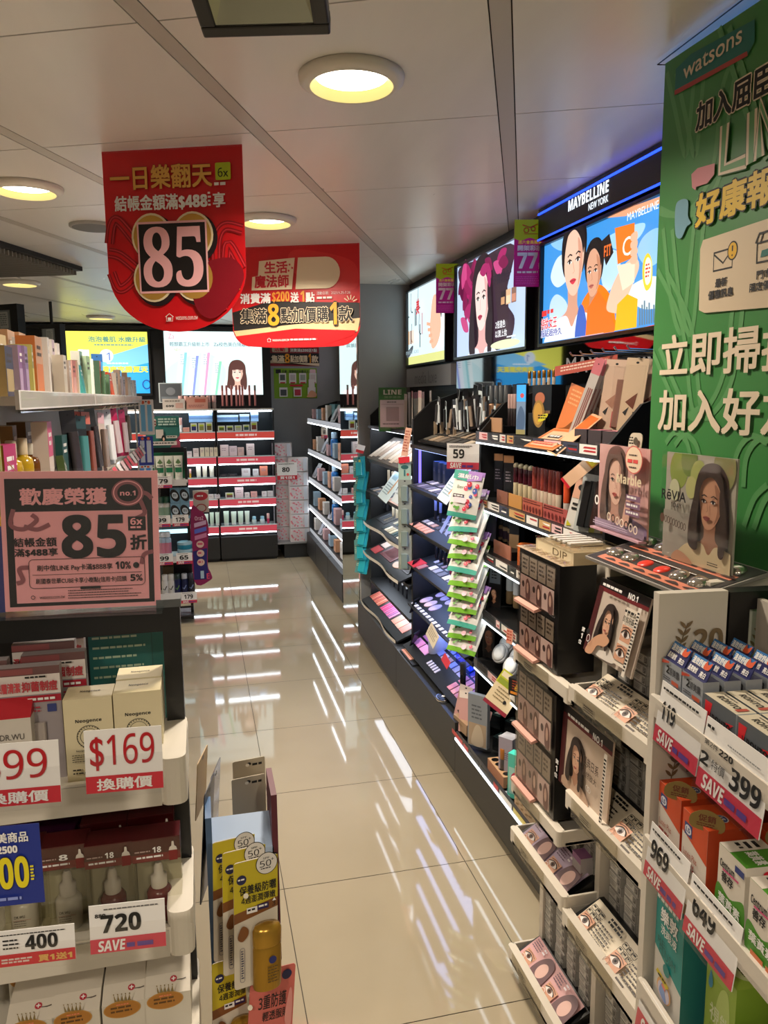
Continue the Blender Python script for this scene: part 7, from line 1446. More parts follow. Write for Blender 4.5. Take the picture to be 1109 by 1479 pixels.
series(pr, [(cx(150, 195, 1.22), 1.215, .772), (cx(198, 245, 1.22), 1.22, .774)], lambda i, n: f'dark grey pack with black swoosh at the back of the middle tray, {"left" if i == 0 else "right"} one', 'dark grey packs')
# third tray: gold-labelled cartons, amber bottles
def bee():
    t = thing('honey_box', '', 'carton'); w, d, h = .0645, .07, .105; m = PT('#c9c2b2')
    b = B(); b.box(-w/2, w/2, 0, d, 0, h*.9, m); b.xprism([(0, h*.9), (d, h*.9), (d, h*1.03), (.03, h*1.0)], -w/2, w/2, PT('#d2cabb')); b.build('carton', t)
    sl = Matrix.Translation((0, -.0, h*.9)) @ Matrix.Rotation(-math.atan2(.03, h*.1), 4, 'X'); L = math.hypot(.03, h*.1)
    b = B(-.0006, .0002); b.T = sl; b.poly([(.003, L*.62), (.021, L*.62), (.026, L*.66), (.026, L*.60), (.02, L*.56)], PT('#5a5048')); b.ell(.008, L*.68, .005, .005, PT('#b03040'), 16); b.rect(.0072, L*.68-.003, .0088, L*.68+.003, PAPER); b.rect(.005, L*.68-.0008, .011, L*.68+.0008, PAPER); b.build('emblem', t)
    b = B(-.001, .0002); z = h*.86; b.ell(-.004, z-.004, .026, .014, PT('#b5843c'), 32); b.ell(-.004, z-.004, .0245, .0125, PT('#a8702a'), 32); b.bars(-.02, z-.011, .013, z+.001, 2, PT('#5a3a14'), .5); b.bars(-.012, z+.002, .006, z+.005, 1, PT('#d87a5a'), .6)
    for k in range(5): b.poly([(-.014+.005*k, z+.010), (-.011+.005*k, z+.010), (-.0145+.0055*k, z+.022)], mat('#8a7a50', .3, .6)); b.ell(-.0145+.0055*k, z+.022, .001, .001, mat('#8a7a50', .3, .6), 8)
    b.build('label_print', t); return t
pr = bee(); zb = .560
series(pr, [(cx(-2, 60), 1.065, zb), (cx(64, 130), 1.065, zb+.002), (cx(139, 200), 1.07, zb), (cx(203, 264), 1.065, zb+.006), (cx(0, 70, 1.16), 1.15, zb+.012), (cx(73, 136, 1.16), 1.15, zb+.018)], lambda i, n: f'off-white carton with gold oval crest, {["leftmost in front", "second from the left in front", "third from the left in front", "rightmost in front", "back row left", "back row right"][i]}, on the lowest tray', 'off-white crest cartons')
AMB = mat('#5a3208', .12, coat=.5); AMB2 = mat('#4a2408', .12, coat=.5)
for i, (a, Y, m) in enumerate(((88, 1.25, AMB2), (118, 1.24, AMB), (150, 1.25, AMB2), (173, 1.20, AMB))):
    t = thing('amber_bottle', f'amber glass bottle on the lowest tray, {nth(i)} from the left', 'bottle', (lx(a, 1400, Y), Y, zb), group='amber bottles')
    b = B(); b.lathe([(.026, 0), (.028, .01), (.028, .10), (.020, .125), (.011, .14), (.011, .165)], m, (0, 0, 0), 20); b.build('body', t); b = B(); b.lathe([(.0125, .165), (.0125, .185), (.011, .188)], m, (0, 0, 0), 16); b.build('cap', t)
    if i == 3: b = B(-.0285); b.rrect(-.015, .02, .015, .075, .006, PT('#8a8478')); b.build('label_print', t)
carton('clear_box', 'clear box with grey printed side at the right end of the lowest tray', 'box', .045, .04, .17, mat('#6a655c', .3), lambda b, w, h: b.bars(-w*.4, h*.1, w*.3, h*.95, 22, PT('#3a362f'), .3), loc=(cx(205, 236, 1.2), 1.20, zb))
carton('silver_carton', 'small silver grey carton beside the right post on the lowest tray', 'carton', .03, .04, .16, PT('#8a857c'), lambda b, w, h: b.rect(-w/2, h*.5, w/2, h*.8, PT('#b8b0a4')), loc=(cx(240, 264, 1.2), 1.19, zb))
# price cards
def tagc(label, num, px0, py_t, px1, py_b, Y, **k):
    x0, x1 = lx(px0, py_b, Y), lx(px1, py_b, Y); zt, z0 = lz((px0+px1)/2, py_t, Y), lz((px0+px1)/2, py_b, Y)
    return price_card(label, num, x1-x0, zt-z0, ((x0+x1)/2, Y, z0), R(-4), rot=(R(-4), 0, R(-4)), **k)
RN = PT('#b0101c')
tagc('white price card $169 with dark red foot on the top left tray', '$169', 124, 1054, 237, 1142, .868, numc=RN, save=False, foot='換購價', tx=(.07, .9), ty=(.36, .92), small=lambda b, w, h: None, bold=.015)
tagc('white price card $99 with dark red foot, cut by the left edge', '$99', -38, 1075, 90, 1163, .868, numc=RN, save=False, foot='換購價', tx=(.1, .86), ty=(.36, .9), small=lambda b, w, h: None, bold=.015)
def s720(b, w, h): b.text('880', -w*.42, h*.76, -w*.28, h*.84, INK, .04); b.bars(-w*.3, h*.88, w*.44, h*.94, 1, PT('#6a6a6a'), .5)
tagc('white price card 720 with red SAVE foot on the middle left tray', '720', 130, 1306, 241, 1372, .868, small=s720, tx=(.15, .68), ty=(.42, .80), bold=.04, band=.30)
def s400(b, w, h): b.text('買1送1', w*.02, h*.06, w*.46, h*.26, PT('#d8a85a'), .03); b.bars(-w*.45, h*.08, -w*.02, h*.24, 2, PT('#d8c0b8'), .6); b.bars(-w*.45, h*.86, w*.4, h*.92, 1, INK, .5); b.bars(-w*.42, h*.45, -w*.2, h*.78, 3, INK, .4)
tagc('white price card 400 with dark red foot on the middle left tray', '400', -4, 1342, 111, 1391, .868, save=False, small=s400, tx=(.36, .78), ty=(.42, .84), bold=.04, band=.34)
t = thing('price_card', 'blue and yellow 500 price card at the left edge', 'price card', ((lx(-75, 1300, .84)+lx(66, 1300, .84))/2, .84, lz(30, 1305, .84)), R(-4)); w = lx(66, 1300, .84)-lx(-75, 1300, .84); h = lz(30, 1190, .84)-lz(30, 1305, .84)
b = B(); b.box(-w/2, w/2, 0, .0012, 0, h, PT('#1c2f86')); b.build('paper', t)
b = B(-.001); b.otext('500', -w*.12, h*.22, w*.36, h*.62, PT('#e0d01c'), PT('#12184a'), .04, .03); b.text('醫美商品', -w*.06, h*.80, w*.38, h*.93, PAPER, .02); b.text('滿$2500', -w*.1, h*.66, w*.26, h*.78, PAPER, .025); b.bars(-w*.3, h*.06, w*.4, h*.12, 1, PT('#8a98d8'), .6); b.bars(w*.38, h*.3, w*.42, h*.5, 5, PT('#e0d01c'), .6); b.build('lettering', t)
# ---- pink sign standing on the gondola's top rail
SY = 1.155
x0, x1, zb_, zt_ = lx(8, 893, SY), lx(233, 886, SY), 1.224, lz(110, 681, SY)
t = thing('table_sign', 'pink and black 85 sign in a clear stand on top of the left shelf', 'sign', ((x0+x1)/2, SY, zb_), 0); w, h = x1-x0, zt_-zb_
PKS = PT('#ffb2b8'); BK = PT('#171213'); PKD = PT('#9a5a62')
t.rotation_euler = (R(-2), R(1.2), R(-1))
b = B(0, .0002); b.box(-w/2, w/2, 0, .003, .004, h, PKS); b.rect(-w*.47, h*.05, w*.46, h*.95, BK); b.rect(-w*.425, h*.075, w*.425, h*.72, PKS); b.build('sheet', t)
b = B(-.0012, .00015)
for pts in ([(-.42, .74), (-.44, .63), (-.36, .60), (-.28, .66), (-.31, .70)], [(-.36, .62), (-.28, .595), (-.2, .63)], [(.32, .86), (.42, .84), (.46, .8)], [(.38, .8), (.41, .70), (.35, .66)], [(.46, .42), (.40, .40), (.38, .33)], [(-.34, .33), (-.40, .32), (-.38, .24), (-.42, .22)]):
    b.stroke(spline([(x*w, z*h) for x, z in pts], 6, False), .006, PKD)
b.build('ribbon_print', t)
b = B(-.002, .00015); b.text('歡慶榮獲', -w*.38, h*.765, w*.17, h*.885, PKS, .025); b.text('結帳金額', -w*.43, h*.475, -w*.16, h*.54, BK, .02); b.text('滿$488享', -w*.425, h*.405, -w*.155, h*.465, BK, .02); b.text('折', w*.31, h*.435, w*.42, h*.545, BK, .03)
P = rr(-w*.34, h*.18, w*.40, h*.385, .006, 4); b.stroke(P, .0008, BK, True); b.line(-w*.32, h*.275, w*.38, h*.275, .0006, BK)
b.text('刷中信LINE Pay卡滿$888享', -w*.29, h*.295, w*.19, h*.345, BK, .015); b.text('10%', w*.21, h*.30, w*.31, h*.355, BK, .05); b.ell(w*.345, h*.325, w*.02, h*.022, BK, 18); b.text('刷國泰世華CUBE卡享小樹點(信用卡)回饋', -w*.30, h*.205, w*.28, h*.25, BK, .015); b.text('5%', w*.305, h*.21, w*.385, h*.26, BK, .05); b.rrect(-w*.02, h*.165, w*.11, h*.185, .001, BK)
b.bars(-w*.1, h*.09, w*.39, h*.16, 4, BK, .3); b.text('watsons.com.tw', -w*.28, h*.105, -w*.12, h*.125, BK, .01); b.ring(-w*.32, h*.118, w*.014, h*.014, .0008, BK, 14); b.build('lettering', t)
b = B(-.002, .00015); b.text('85', -w*.13, h*.385, w*.285, h*.695, BK, .042); b.build('number', t)
b = B(-.0026, .00015); b.rect(w*.30, h*.575, w*.415, h*.675, BK); b.text('6x', w*.315, h*.615, w*.395, h*.665, PKS, .02); b.bars(w*.315, h*.585, w*.40, h*.605, 1, PKS, .7); b.build('badge', t)
b = B(-.0026, .00015); b.ell(w*.305, h*.845, w*.105, h*.095, PKD, 40); b.ring(w*.305, h*.845, w*.095, h*.086, .0015, PKS, 40); b.ell(w*.305, h*.845, w*.068, h*.062, BK, 32); b.text('no.1', w*.255, h*.825, w*.355, h*.86, PKS, .02); b.build('medal', t)
b = B(); b.box(-w*.54, w*.52, -.006, -.004, 0, h+.004, CLEAR); b.build('acrylic_front', t)
b = B(); b.box(-w*.54, -w*.5, .001, .004, .003, h*.62, PT('#30357a')); b.build('card_behind', t)
B().box(-w*.54, w*.52, -.035, .02, -.0005, .003, clear('#e8f0f0', .3)).build('acrylic_foot', t)
# ---- blue wing of sun lotions at the right side of the gondola
t = thing('wing_display', 'blue cardboard wing with pegs at the right side of the left shelf', 'display', (.045, 1.235, 0))
b = B(); b.box(-.055, .055, 0, .06, .25, .755, PT('#6f8fb8')); b.xprism([(0, .755), (.06, .755), (.06, .80), (-.0, .767)], -.055, .05, PT('#a9bfdc')); b.build('panel', t)
b = B(); b.box(-.062, -.052, -.012, .06, .25, .84, PT('#54749c')); b.build('side_flange', t)
b = B(); b.box(.048, .058, .0, .10, .55, .86, PT('#5a2030')); b.build('rear_card', t)
for zz in (.765, .575): b = B(); b.tube([(-.005, 0, zz), (-.005, -.13, zz+.004), (-.005, -.142, zz+.014)], .004, PT('#d8d0b8')); b.build('peg', t)
YE = PT('#bfae22'); BRN = PT('#7a4a22')
def sun():
    t = thing('sun_lotion_card', '', 'sun lotion'); w, h = .070, .203
    b = B(); b.prism(rr(-w/2, 0, w/2, h, .005, 3), 0, .0012, PT('#cfc6b4')); b.prism([(-w/2, h*.60), (w/2, h*.66), (w/2, h*.995), (-w/2, h*.995)], -.0004, 0, YE); b.prism([(-w/2, h*.52), (w/2, h*.585), (w/2, h*.66), (-w/2, h*.60)], -.0004, 0, BRN); b.ell(0, h*.925, .004, .003, PT('#e8e0d0'), 12); b.build('card', t)
    b = B(-.001, .0002); b.ell(-w*.33, h*.86, w*.11, w*.11, PT('#1a1f4a'), 20); b.bars(-w*.41, h*.85, -w*.25, h*.87, 1, PAPER, .6)
    b.text('保養級防曬', -w*.38, h*.735, w*.46, h*.81, INK, .015); b.text('4週澎潤彈嫩', -w*.34, h*.665, w*.44, h*.725, INK, .012); b.rect(-w*.22, h*.585, w*.02, h*.63, PAPER); b.rect(w*.02, h*.595, w*.28, h*.64, PT('#2a2050')); b.bars(-w*.2, h*.595, w*.0, h*.62, 1, INK, .6); b.bars(w*.05, h*.605, w*.26, h*.63, 1, PAPER, .6)
    b.text('3', w*.36, h*.60, w*.43, h*.64, INK, .01); b.poly([(w*.36, h*.64), (w*.45, h*.64), (w*.405, h*.665)], PAPER); b.blob([(-w*.42, h*.44), (-w*.32, h*.50), (-w*.2, h*.47), (-w*.2, h*.42), (-w*.32, h*.38), (-w*.42, h*.40)], BRN); b.stroke(rr(-w*.38, h*.06, -w*.28, h*.33, w*.04, 3), .0006, PT('#4a4a6a'), True); b.bars(-w*.36, h*.08, -w*.30, h*.31, 12, PT('#3a3a5a'), .5); b.build('print', t)
    b = B(-.002, .0002); b.ell(w*.24, h*.95, w*.25, w*.25, INK, 32); b.ell(w*.24, h*.95, w*.235, w*.235, PT('#d8d4cc'), 32); b.text('50', w*.08, h*.925, w*.34, h*.975, INK, .01); b.text('+', w*.34, h*.965, w*.40, h*.985, INK); b.text('SPF', w*.15, h*.985, w*.3, h*1.0, INK); b.bars(w*.1, h*.905, w*.36, h*.918, 1, INK, .6); b.build('badge', t)
    q = thing('bottle', '', '', (w*.17, -.016, h*.02)); q.parent = t
    for p in ('label', 'category'): del q[p]
    GO = mat('#a8802a', .3, .55)
    b = B(); b.lathe([(.0215, 0), (.0225, .004), (.0225, .064), (.021, .068)], GO, (0, 0, 0), 24, 1, .62); b.build('body', q)
    b = B(); b.lathe([(.0225, .069), (.0228, .072), (.0228, .092), (.019, .099), (.006, .1015)], mat('#b08832', .25, .6), (0, 0, 0), 24, 1, .62); b.build('cap', q)
    b = B(-.0150, .0002); b.ell(.004, .050, .006, .006, PT('#20286a'), 18); b.bars(-.004, .012, .014, .04, 6, PT('#5a4418'), .4); b.build('label_print', q); return t
pr = sun(); cz = lz(368, 1418, 1.10)
series(pr, [((lx(330, 1330, 1.095)+lx(404, 1330, 1.095))/2, 1.095, cz), ((lx(316, 1330, 1.13)+lx(386, 1330, 1.13))/2, 1.135, cz-.005), ((lx(303, 1330, 1.17)+lx(371, 1330, 1.17))/2, 1.175, cz-.009)], lambda i, n: f'yellow carded gold sun lotion, {["front", "middle", "hindmost"][i]} of the three on the upper peg', 'yellow carded sun lotions')
for o in [o for o in COL.objects if o.name.startswith('sun_lotion_card')]: o.rotation_euler = (R(-3), R(2.5), R(14))
o = dup(pr, (.012, 1.165, cz-.215), rot=(R(-3), R(2.5), R(14)), label='yellow carded sun lotion on the lower peg, behind the salmon card')
t = thing('sun_patch_card', 'salmon pink card with white cross hanging below the yellow sun lotions', 'card', (.062, 1.10, lz(355, 1415, 1.10)-.20), rot=(R(-3), R(6), R(14))); w, h = .075, .2
b = B(); b.prism(rr(-w/2, 0, w/2, h, .005, 3), 0, .0012, PT('#c8665c')); b.build('card', t)
b = B(-.001, .0002); b.text('3重防護', -w*.3, h*.68, w*.32, h*.80, INK, .01); b.text('輕透服貼', -w*.2, h*.58, w*.38, h*.66, INK, .01); b.ell(w*.3, h*.93, w*.11, w*.11, PT('#1a1f4a'), 18); b.blob([(w*.3, h*.55), (w*.45, h*.5), (w*.45, h*.75), (w*.38, h*.8)], PT('#d89088')); b.line(-w*.08, h*.90, w*.08, h*.86, .006, PAPER); b.line(-w*.02, h*.84, w*.05, h*.93, .005, PAPER); b.build('print', t)
pr = blister('hang_card', '', 'card', .062, .16, PT('#b8ac96'), None, art=lambda b, w, h: (b.bars(w*.1, h*.9, w*.42, h*.94, 1, INK, .7), b.ell(-w*.05, h*.93, w*.06, h*.02, PT('#e8e2d4'), 12)))
series(pr, [(.062, 1.36, .675), (.066, 1.40, .69)], lambda i, n: f'beige hang card behind the blue wing, {"front" if i == 0 else "rear"} one', 'beige hang cards', R(10))
for i, (x, Y, z, m, lab) in enumerate(((-.022, 1.30, .66, mat('#1d2433', .3), 'dark navy sachet hanging edge-on at the right side of the left shelf'), (-.010, 1.36, .66, clear('#d8dce8', .5), 'clear bag hanging edge-on beside the navy sachet'), (-.026, 1.40, .76, PT('#b89a6a'), 'beige curved card hanging edge-on behind the navy sachet'))):
    o = blister('side_sachet', lab, 'sachet', .09, (.2, .2, .11)[i], m, None, loc=(x, Y, z), rot=(R(4), R(2), R(78)))

# ================================================================== long left gondola, seen along its aisle side
GX = -.33
lg = thing('gondola_shelf', 'long off-white gondola shelf running away along the left side', 'shelf unit', (GX, 3.2, 0)); Yn, Yf = 1.62, 5.02
OW = PT('#cfc6b8'); LIP = mat('#ece8e2', .3)
b = B(); b.box(-.32, -.30, Yn-3.2, Yf-3.2, 0, 1.72, PT('#8f8c86')); b.build('back_panel', lg)
b = B(); b.box(-.32, .0, Yn-3.2, Yf-3.2, 0, .14, CHAR); b.build('base', lg)
LS = (1.535, 1.225, .90, .55)
for z in LS:
    n = 3; L = (Yf-Yn)/n
    for k in range(n):
        y0 = Yn-3.2+k*L; b = B(); b.box(-.30, -.012, y0+.003, y0+L-.003, z-.018, z, OW); s_ = b.build('shelf', lg)
        b = B(); b.box(-.012, -.004, y0+.003, y0+L-.003, z-.026, z+.012, LIP); b.box(-.004, -.002, y0+.01, y0+L-.01, z-.022, z+.010, clear('#f4f4f2', .35)); b.build('price_rail', s_)
        rg = random.Random(k+int(z*100)); y = y0+.05
        while y < y0+L-.1: w = rg.uniform(.04, .09); b = None; y += w+rg.uniform(.05, .2)
for y in (Yn, Yf-.02): b = B(); b.box(-.32, -.24, y-3.2, y-3.2+.02, 0, 1.72, OW); b.build('upright', lg)
b = B(); b.box(-.05, -.04, Yf-3.2-.012, Yf-3.2, 1.0, 1.52, PT('#b8b4ac')); b.build('slotted_strip', lg)
rg = random.Random(21)
def ly(px, X, z): return yfor(px, X, z)
# top shelf goods: (px, X, w, d, h, colour, side colour, words)
TOPG = [(3, -.40, .10, .06, .13, '#c9b68a', '#bda878', 'sand coloured carton cut by the left edge'), (16, -.385, .085, .05, .105, '#2a2c44', '#a89264', 'navy and gold carton'), (22, -.50, .10, .06, .185, '#c29a76', '#b88e68', 'tall tan carton at the back'), (38, -.50, .09, .06, .19, '#bf9874', '#b08660', 'second tall tan carton at the back'), (34, -.385, .05, .04, .115, '#8a6a94', '#b4a0bc', 'lilac domed pouch'), (41, -.38, .05, .04, .115, '#7a5a88', '#a68cb0', 'purple domed pouch'), (50, -.385, .03, .05, .125, '#8a8a3c', '#c9c06a', 'slim olive carton'), (60, -.385, .09, .045, .15, '#c29470', '#c8743c', 'tan carton with an orange patch'),
        (74, -.40, .03, .09, .165, '#d8d2cc', '#e2ded8', 'white slim box'), (81, -.40, .03, .09, .165, '#c9b8c4', '#dcd8d4', 'pale lilac slim box'), (88, -.40, .03, .08, .16, '#e0dcd6', '#d8d4ce', 'second white slim box'), (96, -.37, .045, .03, .12, '#d6cdbe', '#c8bfae', 'cream bottle carton with a black band'), (103, -.37, .045, .03, .11, '#b9aaa0', '#a89a90', 'grey-pink carton'), (109, -.375, .045, .03, .115, '#c07a74', '#d0a49c', 'rose carton'), (115, -.375, .045, .03, .12, '#d9d2c6', '#cac2b4', 'ivory carton with a dark dot'), (120, -.39, .05, .03, .16, '#6f8f88', '#d8dcd2', 'pale green carton with a picture top'), (124, -.37, .03, .03, .11, '#1f7a84', '#2a8a90', 'leaning teal sachet'), (130, -.37, .055, .03, .145, '#8fae8a', '#a8c0a0', 'light green carton'), (137, -.37, .05, .03, .14, '#b0b4ae', '#c2c4be', 'silver grey carton'),
        (147, -.385, .09, .04, .15, '#b02a24', '#24402e', 'red and dark green carton'), (153, -.37, .05, .03, .11, '#2c4a34', '#3a5a40', 'small dark green carton'), (159, -.37, .05, .03, .10, '#34523c', '#4a6a4c', 'second dark green carton'), (164, -.37, .07, .03, .115, '#d04a20', '#e05a2a', 'bright orange carton'), (170, -.375, .05, .03, .12, '#8a8078', '#c4b8ac', 'grey and cream carton'), (175, -.375, .06, .03, .14, '#7a5240', '#b8a090', 'brown carton'), (180, -.37, .05, .03, .11, '#a8a0b0', '#c8c0cc', 'lilac grey carton'), (185, -.375, .06, .03, .14, '#7a4a3c', '#c0a490', 'second brown carton'), (190, -.37, .06, .03, .12, '#9aa4ac', '#c8ccd0', 'pale blue carton'), (196, -.37, .07, .03, .11, '#8a8c98', '#b8bac4', 'blue-grey carton at the far end')]
for i, (p, X, w, d, h, c, c2, lab) in enumerate(TOPG):
    Y = ly(p, X, 1.56)
    def ar(b, w_, h_, c2=c2, i=i): b.rect(-w_*.42, h_*.1, w_*.42, h_*.55, mat(c2, .45)); b.bars(-w_*.3, h_*.62, w_*.3, h_*.85, 2, mat('#4a4440' if i % 2 else '#f0ece4', .5), .5)
    o = carton('toiletry_box', f'{lab} on the top left shelf', 'carton', w, d, h, mat(c, .4), ar, side=mat(c2, .45), loc=(X, Y, 1.5355), rz=R(90+rg.uniform(-6, 6)), group='boxes on the top left shelf')
    if i in (16, 22): o.rotation_euler = (R(-8), R(4), o.rotation_euler.z)
t = thing('sign_card', 'little white card sticking up among the boxes of the top left shelf', 'card', (-.42, ly(122, -.42, 1.66), 1.60), R(20)); B().box(-.02, .02, 0, .002, 0, .12, PT('#c9d4d4')).build('card', t); B().box(-.002, .002, .002, .004, -.065, .0, CLEAR).build('stem', t)
pr = blister('blue_pack', 'slim blue and white pack standing at the far part of the top left shelf', 'pack', .05, .19, PT('#3a9ad8'), None, head=PT('#2a6ab0'), loc=(-.42, ly(142, -.42, 1.6), 1.5355), rz=R(30))
# lower shelf goods
LOW = [(4, -.38, .06, .045, .26, '#8a8a24', '#a8a43a', 'olive yellow carton'), (19, -.39, .075, .045, .21, '#b02a64', '#c8962c', 'magenta and amber carton'), (26, -.48, .11, .05, .235, '#6a4a20', '#7a5628', 'brown carton at the back'), (47, -.48, .10, .05, .24, '#5c4020', '#6a4a28', 'dark brown carton at the back'), (76, -.39, .07, .04, .245, '#c2406c', '#d0c0b4', 'pink-headed white pack'), (96, -.385, .07, .02, .20, '#1f4a48', '#25524e', 'dark teal sachet'), (102, -.36, .06, .02, .15, '#3a4a22', '#46582a', 'green leaning card')]
for i, (p, X, w, d, h, c, c2, lab) in enumerate(LOW):
    o = carton('toiletry_box', f'{lab} on the lower left shelf', 'carton', w, d, h, mat(c, .4), lambda b, w_, h_, c2=c2: (b.rect(-w_/2, 0, w_/2, h_*.62, mat(c2, .4)), b.bars(-w_*.3, h_*.7, w_*.3, h_*.88, 2, PAPER, .5)), side=PT(c2), loc=(X, ly(p, X, 1.33), 1.2255), rz=R(90+rg.uniform(-8, 8)), group='boxes on the lower left shelf')
    if i == 6: o.rotation_euler = (R(-10), R(28), o.rotation_euler.z)
pr = bottle('hair_oil_bottle', '', 'bottle', .024, .21, mat('#b8941c', .15, coat=.4), mat('#c9b89a', .3), .04, .012, band=PT('#d0b040'))
series(pr, [(-.40, ly(p, -.40, 1.33), 1.2255) for p in (36, 51)], lambda i, n: f'yellow oil bottle with pale cap, {"left" if i == 0 else "right"} of two on the lower left shelf', 'yellow oil bottles', R(90))
for i, (p, X, h, c) in enumerate(((64, -.41, .19, '#6a3c10'), (10, -.36, .12, '#a87c1c'), (28, -.36, .13, '#c08a24'))):
    bottle('oil_bottle', f'{["dark amber", "golden", "honey coloured"][i]} bottle on the lower left shelf', 'bottle', .026, h, mat(c, .15, coat=.4), mat('#d0c8b8', .3), .03, .014, loc=(X, ly(p, X, 1.28), 1.2255), rz=R(90))
leaflet('orange and white hang tag tipped over the yellow bottles', .07, .05, (-.335, ly(40, -.335, 1.40), 1.36), R(40), PT('#d8a04a'), lambda b, w, h: b.rect(-w*.35, h*.2, w*.35, h*.8, PT('#b8b0b4')), rz=R(90), roll=R(20))
HP = [('#1c1c1e', '#3a3436'), ('#26221f', '#8a4a3a'), ('#c9cdd0', '#e0e4e6'), ('#c0285c', '#d8c8cc'), ('#b8a89c', '#8a7a70'), ('#20262a', '#4a8a8a')]
pp = [blister('beauty_tool_pack', '', 'beauty tool pack', .075, .235, mat(a, .35), mat(c, .25), head=mat(h, .4), depth=.018) for (a, c), h in zip(HP, ('#2a2a2a', '#c86a5a', '#b8bcc0', '#d83a74', '#c9a0a8', '#2a4a50'))]; us = [0]*6
seq = [0, 1, 5, 0, 1, 2, 0, 2, 4, 3, 2, 4, 3, 2, 3, 4]
for i, k in enumerate(seq):
    p = 108+i*5.1; X = -.37-.05*(i % 2); o = pp[k] if not us[k] else dup(pp[k]); us[k] += 1
    o.location = (X, ly(p, X, 1.4), 1.262-.01*(i % 3)); o.rotation_euler = (R(-3), R(rg.uniform(-5, 5)), R(72+rg.uniform(-8, 8)))
    o['label'] = f"{['black', 'dark brown', 'silver', 'pink', 'beige', 'dark teal'][k]} hanging beauty tool pack, {nth(i)} from the left on the lower left shelf"; o['group'] = 'hanging beauty tool packs'
t = thing('hook_rail', 'rail of hooks that carries the beauty tool packs under the top left shelf', 'rail', (-.62, 4.0, 1.49)); B().box(-.005, .005, -1.0, 1.0, -.008, .008, CHROME).build('rail', t)
for k in range(9): B().tube([(0, -.9+.22*k, 0), (.27, -.9+.22*k, .003), (.28, -.9+.22*k, .012)], .003, CHROME).build('hook', t)
t = thing('tag_rail', 'slanted clear rail of red and white price tags, far end of the left shelf', 'price rail', (-.315, 3.05, 1.205)); b = B(); b.xprism([(0, 0)], 0, 0, CLEAR) if False else None
b = B(); b.add([(0, -.55, .0), (0, 1.85, .0), (-.03, 1.85, .055), (-.03, -.55, .055)], [(3, 2, 1, 0)], clear('#e8e6e4', .5)); b.build('clear_strip', t)
for k in range(14):
    y = -.5+.165*k; b = B(); b.add([(.002, y, .004), (.002, y+.11, .004), (-.026, y+.11, .052), (-.026, y, .052)], [(3, 2, 1, 0)], mat(['#c83a4c', '#d8d0cc', '#c8a8a8', '#b02a3c'][k % 4], .5)); b.build('price_tag', t)
# ================================================================== black stand at the far end of the left gondola
MY_ = 5.42
def mx(px, py=700, Y=MY_): return aty(px, py, Y).x
def mz(py, px=240, Y=MY_): return aty(px, py, Y).z
t = thing('display_stand', 'tall black stand with trays of toiletries at the far end of the left shelf', 'display stand', (-.245, MY_, 0))
for x in (-.165, .14): b = B(); b.box(x, x+.018, -.01, .02, 0, 1.20, BLACK); b.build('post', t)
b = B(); b.box(-.165, .158, .13, .14, .1, 1.20, PT('#15161a')); b.build('back_panel', t)
b = B(); b.box(-.165, .158, -.11, .14, .03, .05, BLACK); b.build('base', t)
b = B(); b.box(-.165, .158, -.11, -.095, .11, .12, BLACK); b.build('foot_rail', t)
ZR = [mz(693), mz(748), mz(802), mz(858)]
for z in ZR:
    b = B(); b.box(-.165, .158, -.12, .13, z-.012, z, PT('#c9c4be')); b.box(-.165, .15, -.125, -.12, z-.03, z+.012, mat('#d0ccc8', .3)); b.build('shelf_tray', t)
b = B(); b.box(-.15, .14, .0, .12, ZR[2]+.15, ZR[2]+.16, mat('#bfe8f4', .5, 0, 1.2)); b.build('light_strip', t)
YS = MY_+.01
# sign on top
x0, x1 = mx(214), mx(263); s = thing('shelf_sign', 'teal and pink card sign on top of the black stand', 'sign', ((x0+x1)/2, YS, 1.203)); w, h = x1-x0, mz(601)-1.203
b = B(0, .0005); b.box(-w/2, w/2, 0, .003, 0, h, PT('#2a6e66')); b.poly([(-w/2, h), (-w*.2, h), (-w/2, h*.6)], PT('#b04a66')); b.poly([(w/2, 0), (w*.2, 0), (w/2, h*.4)], PT('#b04a66')); b.rrect(-w*.42, h*.68, -w*.18, h*.92, .01, PT('#d8d0c4')); [b.rect(-w*.38+w*.07*i, h*(.72+.09*j), -w*.33+w*.07*i, h*(.77+.09*j), PT('#7a2a2a')) for i in range(3) for j in range(2)]; b.build('card', s)
b = B(-.006, .0005); b.bars(-w*.12, h*.68, w*.42, h*.93, 3, PT('#b8d0c4'), .6, .1); b.rect(-w*.2, h*.3, w*.02, h*.58, PT('#cfc6bc')); b.ell(w*.02, h*.3, w*.06, h*.1, INK, 14); b.ell(w*.02, h*.27, w*.03, h*.06, PT('#e0b8a0'), 12); b.rect(w*.1, h*.3, w*.42, h*.38, PT('#d8d0c4')); b.bars(w*.12, h*.32, w*.4, h*.36, 1, INK, .7); b.rect(-w*.4, h*.08, w*.4, h*.2, PT('#d8cfc8')); b.bars(-w*.36, h*.11, w*.36, h*.17, 1, PT('#5a5450'), .7); b.build('print', s)
# row 1: tubes
b_ = carton('green_tray', 'dark green display box behind the white tubes on the black stand', 'box', .30, .02, .18, PT('#0f5a3c'), None, loc=(-.245, MY_+.07, ZR[0]))
pr = squeeze_tube('hand_cream_tube', '', 'hand cream', .06, .035, .165, PT('#cfd0c2'), PT('#d0d2c8'), .03, art=lambda b, w, h: (b.rect(-w*.36, h*.32, w*.36, h*.52, PT('#0f6a44')), b.poly([(-w*.3, h*.72), (0, h*.88), (w*.3, h*.72), (0, h*.66)], PT('#5a7a4a')), b.bars(-w*.3, h*.55, w*.3, h*.62, 1, INK, .5)))
series(pr, [(mx(p), MY_-.04, ZR[0]) for p in (220, 233, 246, 259)], lambda i, n: f'white and green hand cream tube, {nth(i)} from the left on the black stand', 'white and green tubes')
